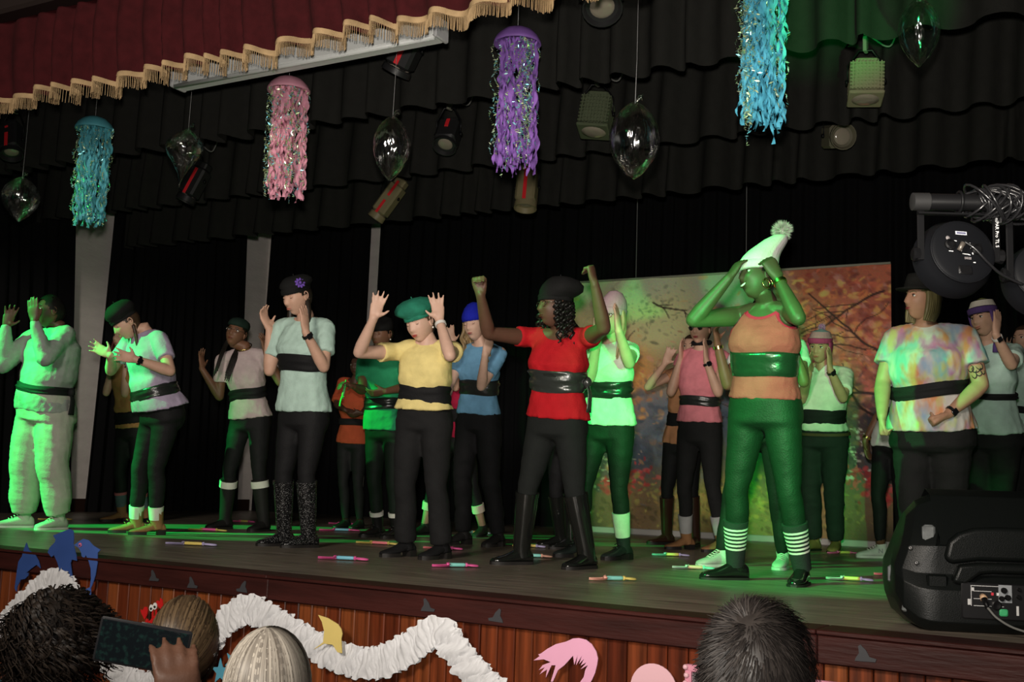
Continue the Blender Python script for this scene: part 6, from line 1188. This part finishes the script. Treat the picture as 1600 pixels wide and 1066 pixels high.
BLK = fabric('black_leggings', (.011, .011, .012), .7); BLK2 = fabric('black_trousers', (.013, .013, .0135), .85); GRN = fabric('dark_leggings', (.010, .016, .012), .65)
SAT = satin('black_satin', (.018, .020, .019)); CLS = fabric('black_sash', (.010, .010, .011), .7); LEA = mat('black_leather', (.012, .012, .012), .28, spec=.6); GLOSS = mat('rubber_boot', (.010, .011, .010), .12, spec=.7)
def glitter():
    m, nt, b = nodes_of('glitter_boot'); tc = nt.nodes.new('ShaderNodeTexCoord'); v = nt.nodes.new('ShaderNodeTexVoronoi'); v.inputs['Scale'].default_value = 260; nt.links.new(tc.outputs['Object'], v.inputs['Vector'])
    cr = nt.nodes.new('ShaderNodeValToRGB'); cr.color_ramp.elements[0].position = .84; cr.color_ramp.elements[0].color = (.012, .012, .013, 1); cr.color_ramp.elements[1].position = .97; cr.color_ramp.elements[1].color = (.30, .30, .30, 1)
    sp = nt.nodes.new('ShaderNodeSeparateColor'); nt.links.new(v.outputs['Color'], sp.inputs[0]); nt.links.new(sp.outputs[0], cr.inputs[0]); nt.links.new(cr.outputs[0], b.inputs['Base Color']); b.inputs['Roughness'].default_value = .22; b.inputs['Metallic'].default_value = .3; return m
SUE = fabric('tan_suede', (.30, .15, .065), .8); BRN = mat('brown_leather', (.045, .018, .012), .3, spec=.5); WSOCK = fabric('white_sock', (.72, .70, .64)); DRK = fabric('dark_boot', (.016, .015, .015), .6)
SNK = fabric('grey_sneaker', (.55, .56, .52)); WSOLE = mat('white_sole', (.7, .7, .68), .5)
GOLD = mat('gold', (.75, .55, .22), .25, metal=1.0); PEARL = mat('pearl', (.8, .78, .72), .2); WIRE = mat('wire_frame', (.35, .32, .28), .25, metal=1.0); BKW = mat('black_strap', (.01, .01, .01), .4); STEEL = mat('steel_band', (.5, .5, .5), .25, metal=1.0)
MINT = fabric('mint_tee', (.48, .66, .58)); WHITE = fabric('white_tee', (.72, .72, .68))
G = 'performers dancing on the stage'
CAST = {}
def P(key, label, **S): S['group'] = G; CAST[key] = person(key, label, S)
P('p01', 'heavyset person in pale grey sweater and joggers, hands raised, at far left', skin='dark', male=True, shirt_m=fabric('grey_sweater', (.30, .31, .30)), top_name='sweater', sleeve=1.2, hem=-.02, loose=.014, belly=.05, sash_t=.26, sash_h=.030, knot=1, pants='jogger', pants_m=fabric('grey_joggers', (.42, .41, .36)), shoe='sneaker', shoe_m=fabric('pale_shoe', (.5, .5, .46)), hairc=(.008, .007, .006), laces=WSOCK, hairvol=.012, sole_m=WSOLE, pant_end=.93, nk_r=.062)
P('p02', 'woman in lilac tee bending forward in black beret with two braids', skin='light', shirt_m=fabric('lilac_tee', (.42, .35, .48)), sleeve=.62, hem=.04, loose=.018, flare=.03, sash_t=.24, sash_h=.045, sash_m=SAT, sash_tilt=.10, pants_m=BLK, shoe='ankle', shoe_m=SUE, hairc=(.05, .028, .016), hair='braids', hat='beret', hat_m=fabric('black_wool', (.010, .010, .010)), watch=[('L', BKW, True)], socks=[(WSOCK, .03, .125, .004)], pant_end=.75, eyes='down', laces=SUE, beret_k=.84, beret_h=1.35, beret_off=(.0, -.01), belly=.04)
P('p03', 'person in tan tunic mostly hidden behind the woman in lilac', skin='light', shirt_m=fabric('tan_tunic', (.36, .19, .07)), sleeve=.4, hem=.0, sash_t=.14, sash_h=.06, pants_m=BLK, shoe='ankle', shoe_m=SUE, hairc=(.10, .015, .012), hair='long', socks=[(fabric('teal_sock', (.09, .13, .15)), .06, .17, .004), (fabric('pink_cuff', (.45, .12, .15)), .17, .195, .006)], pant_end=.6, vox=.0095)
P('p04', 'woman with glasses and long thin braids in pale pink tee, right hand waving', skin='brown', shirt_m=fabric('pale_pink_tee', (.56, .45, .45)), sleeve=.62, hem=.02, sash_t=.36, sash_h=.045, sash_tilt=.06, pants_m=BLK, shoe='tall', shoe_m=DRK, hairc=(.012, .010, .008), hair='longbraids', hat='wrap', hat_m=fabric('dark_green_wrap', (.012, .028, .02)), glasses=WIRE, necklace=GOLD, socks=[(WSOCK, .275, .33, .016)], pant_end=.6)
P('p05', 'woman in mint tee and sparkling boots, purple flower on black beret', skin='light', shirt_m=MINT, sleeve=.66, hem=.02, loose=.016, sash_t=.53, sash_h=.055, pants_m=BLK, shoe='tall', shoe_m=glitter(), hairc=(.02, .014, .010), hair='pigtails', hat='beret', hat_m=fabric('black_wool', (.010, .010, .010)), flower=(.085, .02, .085), watch=[('L', BKW, True)], earring=(PEARL, .006, False), eyes='down', pant_end=.7, beret_k=.8, beret_off=(.0, -.02))
P('p06', 'shadowed person in orange tunic with black belt at the back', skin='deep', shirt_m=fabric('orange_tunic', (.42, .075, .03)), sleeve=.9, hem=-.05, sash_t=.32, sash_h=.03, pants_m=BLK, shoe='shoe', shoe_m=LEA, hairc=(.008, .007, .006), vox=.0095)
P('p07', 'woman in bright green tee with black hat and laced boots, holding a green toy', skin='brown', shirt_m=fabric('green_tee', (.03, .34, .15)), sleeve=.6, hem=-.03, belly=.03, sash_t=.33, sash_h=.045, sash_m=SAT, pants_m=GRN, shoe='ankle', shoe_m=LEA, laces=LEA, hairc=(.01, .008, .007), hat='beanie', hat_m=fabric('black_wool', (.010, .010, .010)), socks=[(WSOCK, .09, .125, .010)], pant_end=.72, eyes='down', earring=(PEARL, .006, False), cuff=False)
P('p08', 'woman in yellow tee and green beret with both palms raised', skin='fair', shirt_m=fabric('yellow_tee', (.80, .66, .27)), sleeve=.42, hem=.13, flare=.02, loose=.014, sash_t=.31, sash_h=.062, pants_m=BLK2, pants='boot', waist_t=.14, shoe='ankle', shoe_m=fabric('black_suede', (.010, .010, .011)), hairc=(.09, .05, .028), hair='bun', hat='beret', hat_m=fabric('green_felt', (.022, .20, .125), var=.25), watch=[('L', mat('white_band', (.75, .72, .68), .5), False)], earring=(PEARL, .006, False), eyes='down', lip=(.45, .05, .05), beret_off=(-.02, -.015), beret_k=.95, beret_h=1.25)
P('p09', 'woman in blue tee and blue beanie with wavy blonde hair, hand at chin', skin='fair', shirt_m=fabric('blue_tee', (.16, .36, .56)), sleeve=.6, hem=.07, sash_t=.42, sash_h=.055, sash_m=SAT, pants_m=fabric('black_velvet', (.009, .009, .010), .8), pants='jeans', shoe='ankle', shoe_m=DRK, hairc=(.28, .19, .09), hair='wavy', hat='beanie', hat_m=fabric('royal_blue_knit', (.012, .02, .42)), eyes='down', lip=(.4, .1, .09), hat_top=.165, cuff=False)
P('p10', 'person in crimson top hidden behind the woman in blue, hand raised', skin='light', shirt_m=fabric('crimson_top', (.45, .015, .06)), sleeve=.9, hem=.0, pants_m=BLK, shoe='shoe', shoe_m=DRK, hairc=(.05, .03, .018), socks=[(fabric('cream_sock', (.60, .50, .42)), .14, .21, .008)], pant_end=.5, vox=.0095)
P('p11', 'woman in red tee and glasses with black beret, both fists raised', skin='dark', shirt_m=fabric('red_tee', (.46, .010, .016)), sleeve=.28, hem=.05, loose=.007, sash_t=.45, sash_h=.062, sash_m=satin('green_black_satin', (.028, .032, .029)), sash_fold=.006, knot=1, pants_m=fabric('dark_jeggings', (.012, .014, .013)), shoe='tall', shoe_m=GLOSS, hairc=(.008, .007, .006), hair='curls', hat='beret', hat_m=fabric('black_wool', (.010, .010, .010)), glasses=WIRE, earring=(PEARL, .009, False), eyes='down', pant_end=.7, nk_r=.105, nk_f=.05, slv=.0, beret_off=(.01, -.045), beret_h=1.5, beret_k=.92)
P('p12', 'woman in pale tee and pink beanie shielding her face, socks above laced boots', skin='light', shirt_m=fabric('cream_tee', (.72, .74, .62)), sleeve=.42, hem=.03, loose=.016, sash_t=.44, sash_h=.055, sash_m=SAT, sash_fold=.006, pants_m=GRN, shoe='ankle', shoe_m=mat('dark_green_leather', (.022, .03, .027), .4), laces=LEA, hairc=(.45, .33, .18), hair='long', hat='beanie', hat_m=fabric('pink_knit', (.52, .36, .40)), hat_top=.175, glasses=WIRE, socks=[(fabric('pale_sock', (.68, .72, .58)), .06, .215, .005)], pant_end=.55)
P('p13', 'person in dark clothes almost wholly hidden behind the red tee', skin='dark', shirt_m=fabric('dark_top', (.03, .03, .032)), hem=.0, pants_m=BLK, shoe='tall', shoe_m=GLOSS, hairc=(.008, .007, .006), vox=.009, pant_end=.7)
P('p14', 'woman in coral pink tee with black neck scarf and wristwatch at the back', skin='light', shirt_m=fabric('coral_pink_tee', (.70, .22, .26)), sleeve=.3, hem=.10, sash_t=.36, sash_h=.038, sash_m=SAT, pants_m=BLK2, shoe='ankle', shoe_m=SUE, hairc=(.03, .02, .014), scarf=CLS, watch=[('L', BKW, True)], glasses=WIRE, shades=True, socks=[(fabric('grey_sock', (.38, .38, .38)), .05, .19, .005)], pant_end=.55, lip=(.4, .06, .07))
P('p15', 'person in orange top and tall brown boots behind the coral pink tee', skin='light', shirt_m=fabric('peach_tunic', (.52, .24, .12)), sleeve=.25, hem=-.02, flare=.02, sash_t=.3, pants_m=BLK, shoe='tall', shoe_m=BRN, hairc=(.06, .035, .02), vox=.0085, pant_end=.7)
P('p16', 'smiling woman in coral tank top, white pompom hat and striped socks', skin='ebony', shirt_m=fabric('coral_tank', (.42, .040, .065)), top_name='tank_top', tank=True, hem=.10, loose=.008, flare=.004, sash_t=.43, sash_h=.062, sash_m=satin('dark_satin', (.012, .02, .015), .25), sash_fold=.0015, pants_m=fabric('stretch_leggings', (.008, .019, .012), .55), waist_t=.14, shoe='shoe', shoe_m=GLOSS, hairc=(.01, .008, .007), hair='cap', hat='pompom', hat_m=fabric('white_knit', (.70, .68, .66), bscale=60) if False else fabric('white_knit', (.70, .68, .66)), pom_m=fabric('grey_fur', (.50, .52, .46)), cuff_m=fabric('white_knit', (.70, .68, .66)), earring=(GOLD, .026, True), watch=[('L', GOLD, False)], smile=1.0, strap=fabric('green_strap', (.03, .06, .045)), pant_end=.55,
  socks=[(fabric('dark_sock', (.022, .030, .027)), -.01, .085, .005)] + [(WSOCK if i % 2 == 0 else MATS['dark_sock'] if 'dark_sock' in MATS else fabric('dark_sock', (.022, .030, .027)), .085 + .0105 * i, .0955 + .0105 * i, .006) for i in range(11)] + [(fabric('dark_sock', (.022, .030, .027)), .2005, .235, .006)], vox=.0054)
P('p17', 'person in white tee and pale sneakers hidden behind the coral tank top', skin='brown', shirt_m=WHITE, sleeve=.5, hem=.02, pants_m=GRN, shoe='sneaker', shoe_m=SNK, sole_m=WSOLE, laces=WSOCK, hairc=(.01, .008, .007), watch=[('R', GOLD, False)])
P('p18', 'man in white polo and striped knit hat holding his cheeks before the backdrop', skin='tan', male=True, shirt_m=fabric('white_polo', (.74, .70, .63)), top_name='polo_shirt', sleeve=.72, hem=.10, loose=.018, belly=.05, sash_t=.30, sash_h=.058, pants_m=fabric('dark_jeans', (.022, .022, .024)), pants='jeans', belt=True, shoe='shoe', shoe_m=SUE, hairc=(.12, .10, .08), hat_z=.052, hat='earflap', hat_stripes=[fabric('magenta_knit', (.42, .045, .15)), fabric('cream_knit', (.70, .66, .58)), fabric('rose_knit', (.55, .25, .32)), fabric('blue_grey_knit', (.30, .38, .46)), fabric('blue_grey_knit', (.30, .38, .46))], cuff_m=fabric('magenta_knit', (.42, .045, .15)), pom=True, pom_m=fabric('lilac_wool', (.50, .22, .45)), tassel_m=fabric('lilac_wool', (.50, .22, .45)), watch=[('L', STEEL, True)], collar=fabric('white_polo', (.74, .70, .63)), nk_r=.10, nk_f=.045)
P('p19', 'large person in tie-dye tee with tattooed arm and black hat, fists lowered', skin='tan', shirt_m=tiedye(), sleeve=.60, hem=.03, loose=.016, belly=.03, slv=.014, sash_t=.40, sash_h=.042, sash_tilt=.10, pants_m=BLK2, pants='jeans', shoe='shoe', shoe_m=LEA, hairc=(.16, .14, .06), hair='bob', hat='brim', hat_m=fabric('black_felt', (.012, .012, .011)), watch=[('L', BKW, True)], lip=(.30, .06, .06))
P('p20', 'woman in pale mint tee and purple earflap hat, hand to her ear', skin='light', shirt_m=MINT, sleeve=.6, hem=.03, loose=.014, belly=.03, sash_t=.45, sash_h=.022, sash_tilt=-.15, pants_m=BLK2, pants='jeans', shoe='shoe', shoe_m=LEA, hairc=(.05, .03, .02), hat_z=.050, hat='earflap', hat_stripes=[fabric('purple_knit', (.10, .055, .20)), fabric('black_knit', (.015, .015, .015)), fabric('cream_knit', (.70, .66, .58)), fabric('black_knit', (.015, .015, .015)), fabric('lime_knit', (.42, .48, .12))], cuff_m=fabric('purple_knit', (.10, .055, .20)), watch=[('L', mat('white_band', (.75, .72, .68), .5), True)], smile=.4)
P('p21', 'person in mint tee with black belt cut off by the right edge', skin='light', shirt_m=MINT, sleeve=.6, hem=-.02, sash_t=.40, sash_h=.028, pants_m=BLK2, pants='jeans', shoe='shoe', shoe_m=LEA, hairc=(.05, .03, .02), vox=.0095)
P('p22', 'person in white tee and white sneakers behind the tie-dye tee, arm lowered', skin='brown', shirt_m=WHITE, sleeve=.5, hem=-.08, pants_m=BLK, shoe='sneaker', shoe_m=fabric('white_sneaker', (.66, .66, .64)), sole_m=WSOLE, laces=WSOCK, emblem_N=True, hairc=(.008, .007, .006), watch=[('R', GOLD, False)], vox=.0085, pant_end=.88)
# tattoo on the tie-dye dancer's upper arm: flat ink shapes lying on the skin
q = CAST['p19'][1]['A']['L']; rt = CAST['p19'][0]; ua = q['el'] - q['sh']; uu = unit(ua); tc_ = unit(V(0, 0, .47) - q['sh']); tc_ = unit(tc_ - uu * (tc_ @ uu)); sv_ = np.cross(uu, tc_); mb = MB(); Rr = .0505 * POSE['p19']['H'] / 1.68 * math.sqrt(POSE['p19']['g'])
for a0, t0_, w_, kk in ((-.5, .66, .030, 1), (.1, .70, .036, -1), (.5, .66, .028, 1), (-.1, .78, .026, -1), (.35, .80, .022, 1), (-.6, .76, .02, -1)):
    pts = []
    for j in range(9):
        th = a0 + kk * (w_ / Rr) * math.cos(j * .55) * (1 - j / 14); tt = t0_ + .10 * math.sin(j * .55) * (1 - j / 14); rr_ = Rr * np.interp(tt, [.25, .6, 1], [.98, .87, .78]) + .0005; pts.append(q['sh'] + ua * tt + (tc_ * math.cos(th) + sv_ * math.sin(th)) * rr_)
    mb.tube(pts, [.001, .0025, .003, .0034, .003, .0028, .0025, .002, .001], 5)
tag(mb.build('tattoo', mat('tattoo_ink', (.018, .018, .022), .6), rt), 'dark swirling tattoo')
# green toy held by the dancer in green
q = CAST['p07'][1]['A']['R']; hp = q['wr'] + q['d'] * .09 + q['n'] * .03
spade(hp + V(0, 0, -.05), .20, 0, ('green', 'green', 'green'), 'bright green toy spade held in the hand of the woman in green', dirv=V(.15, .1, 1))
# ------------------------------------------------------------------ audience in front of the stage
ZF = -1.2
def seat_pose(key, head, f, H, g=1.0, tilt=0, hp=0.0, Rarm=None, torso=.74):
    s = H / 1.68; head = V(*head); f = unit(V(f[0], f[1], 0)); left = np.cross(UP, f); neck = head - UP * .165 * s - f * .025; pel = V(head[0], head[1], 0) - f * .06 + UP * max(head[2] - torso * s, ZF + .50)
    d = dict(H=H, g=g, pel=pel, neck=neck, head=head, f=f, hf=unit(f - UP * hp), tilt=tilt)
    for sd, sg in (('R', -1), ('L', 1)):
        sh = neck + left * sg * .165 * s - UP * .045; el = sh - UP * .27 * s + f * .06 + left * sg * .03; wr = el + f * .22 * s - UP * .06 - left * sg * .07; dd = unit(f - UP * .2); n = -UP; gr = 'relax'
        if sd == 'R' and Rarm: el, wr, dd, n, gr = (np.array(q) if not isinstance(q, str) else q for q in Rarm)
        n = unit(n - dd * (n @ dd)); hip = pel + left * sg * .09 * s; kn = hip + f * .42 * s + UP * .02; an = V(kn[0] + f[0] * .05, kn[1] + f[1] * .05, ZF + .085 * s)
        d[sd] = dict(sh=sh, el=el, wr=wr, d=dd, n=n, grip=gr, hip=hip, kn=kn, an=an, ft=f)
    POSE[key] = d
def chair(pel, f, label):
    f = unit(V(f[0], f[1], 0)); l = np.cross(UP, f); c = V(pel[0], pel[1], 0) + f * .08; zs = ZF + .40
    root = empty('hall_chair', V(c[0], c[1], ZF)); tag(root, label, 'chair', 'hall chairs under the audience'); M = mat('chair_shell', (.05, .05, .055), .5); A = np.array([f, l, UP])
    mb = MB(); mb.box(V(c[0], c[1], zs), (.21, .20, .016), A, bevel=.01); mb.build('seat', M, root, smooth=ANG)
    mb = MB(); mb.box(V(c[0], c[1], zs + .17) - f * .235, (.014, .19, .10), A, bevel=.01); mb.build('backrest', M, root, smooth=ANG)
    for sx in (-1, 1):
        for sy in (-1, 1):
            mb = MB(); p = V(c[0], c[1], zs) + f * sx * .19 + l * sy * .17; mb.tube([p + (UP * .14 - f * .04 if sx < 0 else UP * 0), p, V(p[0] + f[0] * sx * .03, p[1] + f[1] * sx * .03, ZF + .002)], .011, 8); mb.build('leg', STEEL, root)
def blades(H, name, root, m, n, path, width, seed, hs=1.0):
    """many thin tapered hair blades; path(rng) -> list of head-frame points"""
    r = np.random.default_rng(seed); vs = []; fs = []
    for i in range(n):
        P = [H(*p) for p in path(r)]; k = len(P); w = width * r.uniform(.6, 1.3)
        for j, p in enumerate(P):
            t = unit(P[min(j + 1, k - 1)] - P[max(j - 1, 0)]); nn = unit(p - H(0, 0, 0)); sd = unit(np.cross(t, nn)); ww = w * (1 - .75 * (j / (k - 1)) ** 2); vs += [p - sd * ww, p + sd * ww + nn * .0006]
        b = len(vs) - 2 * k
        for j in range(k - 1): fs.append((b + 2 * j, b + 2 * j + 1, b + 2 * j + 3, b + 2 * j + 2))
    mb = MB(); mb.add(vs, fs); o = mb.build(name, m, root); tag(o, kind='stuff'); return o
def ell(d, k=1.0): d = unit(d); return V(d[0] * .081, d[1] * .102, d[2] * .116) * k
AG = 'audience members with their backs to us'
def A_(key, label, head, f, H, S, **pk):
    seat_pose(key, head, f, H, **pk); S.setdefault('pants_m', BLK2); S.setdefault('shoe_m', LEA); S['pants'] = 'jeans'; S['z0'] = ZF; S['group'] = AG; S['sash'] = False; S.setdefault('vox', .012); S.setdefault('cvox', .016); S.setdefault('hem', -.02); S['waist_t'] = .1
    r, info = person(key, label, S); chair(POSE[key]['pel'], f, 'plain dark hall chair under the ' + label.split(',')[0]); return r, info
def hairm(name, c1, c2, ro=.42, sp=.35):
    m, nt, b = nodes_of(name); g = nt.nodes.new('ShaderNodeNewGeometry'); cr = nt.nodes.new('ShaderNodeValToRGB'); cr.color_ramp.elements[0].color = (*c1, 1); cr.color_ramp.elements[1].color = (*c2, 1); nt.links.new(g.outputs['Random Per Island'], cr.inputs[0]); nt.links.new(cr.outputs[0], b.inputs['Base Color']); b.inputs['Roughness'].default_value = ro; b.inputs['Specular IOR Level'].default_value = sp; return m
# curly black hair
r1, i1 = A_('a1', 'audience member with full black curly hair, far left', (-2.697, 2.267, -.010), (-.35, .94), 1.68, dict(skin='brown', shirt_m=fabric('black_top', (.012, .012, .013)), sleeve=.6, hairc=(.010, .008, .007), hairvol=.02))
def p_curl(r):
    a = r.uniform(0, 2 * math.pi); z0 = r.uniform(-.2, 1); rr = math.sqrt(max(0, 1 - z0 * z0)); d = V(rr * math.cos(a), rr * math.sin(a), z0)
    if d[1] > .45 and d[2] < .45: d[1] = -d[1]
    p0 = ell(d, r.uniform(1.08, 1.25)); out = []; ph = r.uniform(0, 6.28); L = r.uniform(.09, .17); n = 22; dn = unit(V(d[0] * .5, d[1] * .5, -.9)); dn = unit(dn - unit(p0) * (dn @ unit(p0)) * .75); e1 = unit(np.cross(dn, V(.3, .5, .8))); e2 = np.cross(dn, e1)
    for j in range(n):
        q = p0 + dn * L * j / n + (e1 * math.cos(ph + j * .75) + e2 * math.sin(ph + j * .75)) * .0125
        out.append(q * (1 + .10 * j / n))
    return out
blades(i1['H'], 'curls', r1, hairm('curly_black', (.005, .004, .004), (.030, .022, .017), .5, .15), 1100, p_curl, .0038, 1)
# brown hair pulled back
r2, i2 = A_('a2', 'audience member with brown hair pulled back, raising a phone', (-2.235, 2.287, .012), (-.45, .89), 1.66, dict(skin='fair', shirt_m=fabric('navy_top', (.02, .025, .05)), sleeve=.6, hairc=(.06, .038, .022), hairvol=.012), Rarm=None)
def p_pull(r):
    a = r.uniform(0, 2 * math.pi); end = unit(V(0, -.75, -.55)); d0 = unit(V(math.cos(a), .25 + .35 * math.sin(a) * 0 + r.uniform(-.1, .45), math.sin(a) * .9 + .1)); k = r.uniform(1.06, 1.12)
    om = math.acos(np.clip(d0 @ end, -.995, 1)); t0 = r.uniform(0, .45)
    return [ell((d0 * math.sin((1 - t) * om) + end * math.sin(t * om)) / math.sin(om), k - .02 * t) for t in np.linspace(t0, 1, 9)]
blades(i2['H'], 'hair_strands', r2, hairm('brown_hair', (.025, .015, .009), (.13, .085, .045)), 2200, p_pull, .0022, 2)
# blonde
r3, i3 = A_('a3', 'audience member with ash blonde hair and dark parting', (-1.633, 1.925, .015), (-.35, .94), 1.66, dict(skin='fair', shirt_m=fabric('grey_top', (.25, .25, .26)), sleeve=.6, hairc=(.30, .25, .19), hairvol=.010))
def p_bob(r):
    a = r.uniform(0, 2 * math.pi); t0 = r.uniform(.05, .9); out = []; k = r.uniform(1.04, 1.12); a += .25 * math.sin(a * 3); sx = math.copysign(1, math.cos(a))
    for t in np.linspace(0, 1, 11):
        th = .04 + .05 * t0 + t * (1.9 + .3 * t0)
        if th < 1.75: out.append(ell(V(math.sin(th) * math.cos(a), math.sin(th) * math.sin(a) - .12 * (1 - t), math.cos(th)), k))
        else: p = ell(V(math.cos(a), math.sin(a), -.15), k); out.append(p + V(0, 0, -.10 * (th - 1.75)))
    return out
blades(i3['H'], 'hair_strands', r3, hairm('ash_blonde', (.14, .12, .10), (.52, .47, .40)), 2200, p_bob, .0024, 3)
# short dark hair with a crown whorl
r4, i4 = A_('a4', 'audience member with short dark hair and a visible crown', (-.579, 1.971, .150), (-.10, .99), 1.72, dict(skin='light', male=True, shirt_m=fabric('dark_polo', (.03, .03, .035)), sleeve=.6, hairc=(.022, .018, .016), hairvol=.012))
CROWN = unit(V(.0, -.62, .78))
def p_short(r):
    while True:
        d = unit(r.normal(size=3))
        if d[2] > .62 or (d[1] < .25 and d[2] > -.55): break
    d = unit(d); tg = d - CROWN * (d @ CROWN); tg = unit(tg - d * (tg @ d)); sw = np.cross(d, tg); near = math.exp(-((1 - d @ CROWN) / .05)); dr = unit(tg * 1.0 + sw * .45 + d * (.30 + .35 * near) + r.normal(0, .13, 3)); L = r.uniform(.020, .040); p = ell(d, 1.03)
    return [p, p + dr * L * .5 + d * .003, p + dr * L - UP * .002]
blades(i4['H'], 'hair_strands', r4, hairm('dark_hair', (.006, .005, .005), (.036, .030, .027), .5, .2), 5200, p_short, .0013, 4)
# phone filmer, only hand and phone in view
r5, i5 = A_('a5', 'audience member low in the frame, dark hand holding a phone', (-1.091, 1.185, .020), (-.35, .94), 1.66, dict(skin='dark', handk=.95, shirt_m=fabric('maroon_top', (.10, .02, .03)), sleeve=.6, hairc=(.01, .008, .007), vox=.0055), Rarm=((-1.26, 1.27, -.16), (-1.345, 1.385, .052), tuple(unit(V(-.10, -.10, 1))), tuple(unit(V(-.80, .58, .1))), 'relax'))
A_('a6', 'audience member in light blue, mostly outside the left edge', (-3.33, 2.43, -.06), (-.35, .94), 1.68, dict(skin='light', shirt_m=fabric('light_blue_top', (.18, .50, .60)), sleeve=.6, hairc=(.05, .03, .02)))
def phone(c, ax, label, screen):
    c = V(*c); root = empty('smartphone', c - ax[1] * .036); tag(root, label, 'phone')
    mb = MB(); mb.box(c, (.076, .037, .0042), ax, bevel=.003); mb.build('case', mat('phone_case', (.015, .015, .017), .3), root, smooth=ANG)
    m, nt, b = nodes_of('phone_screen'); tc = nt.nodes.new('ShaderNodeTexCoord'); n = nt.nodes.new('ShaderNodeTexNoise'); n.inputs['Scale'].default_value = 110; nt.links.new(tc.outputs['Object'], n.inputs['Vector'])
    cr = nt.nodes.new('ShaderNodeValToRGB'); cr.color_ramp.elements[0].position = .52; cr.color_ramp.elements[0].color = (.004, .008, .009, 1); cr.color_ramp.elements[1].position = .8; cr.color_ramp.elements[1].color = (.02, .07, .05, 1); nt.links.new(n.outputs[0], cr.inputs[0])
    b.inputs['Base Color'].default_value = (.004, .005, .006, 1); b.inputs['Roughness'].default_value = .12; nt.links.new(cr.outputs[0], b.inputs['Emission Color']); b.inputs['Emission Strength'].default_value = .35
    mb = MB(); mb.box(c + ax[2] * .0046, (.072, .033, .0006), ax); mb.build('screen', m if screen else mat('phone_back', (.02, .02, .02), .2), root, smooth=False)
    mb = MB(); mb.box(c + ax[1] * .0375, (.010, .0012, .0016), ax, bevel=.0005); mb.build('button', STEEL, root, smooth=ANG)
fw_ = unit(V(-.55, .82, .05)); rr_ = unit(np.cross(fw_, UP)); uu_ = np.cross(rr_, fw_); rr_, uu_ = rot(rr_, fw_, 9), rot(uu_, fw_, 9)
phone((-1.452, 1.392, .179), np.array([rr_, uu_, -fw_]), 'black smartphone held sideways, filming the stage', True)
flush()
for o in bpy.data.objects:
    if 'wl' in o: del o['wl']
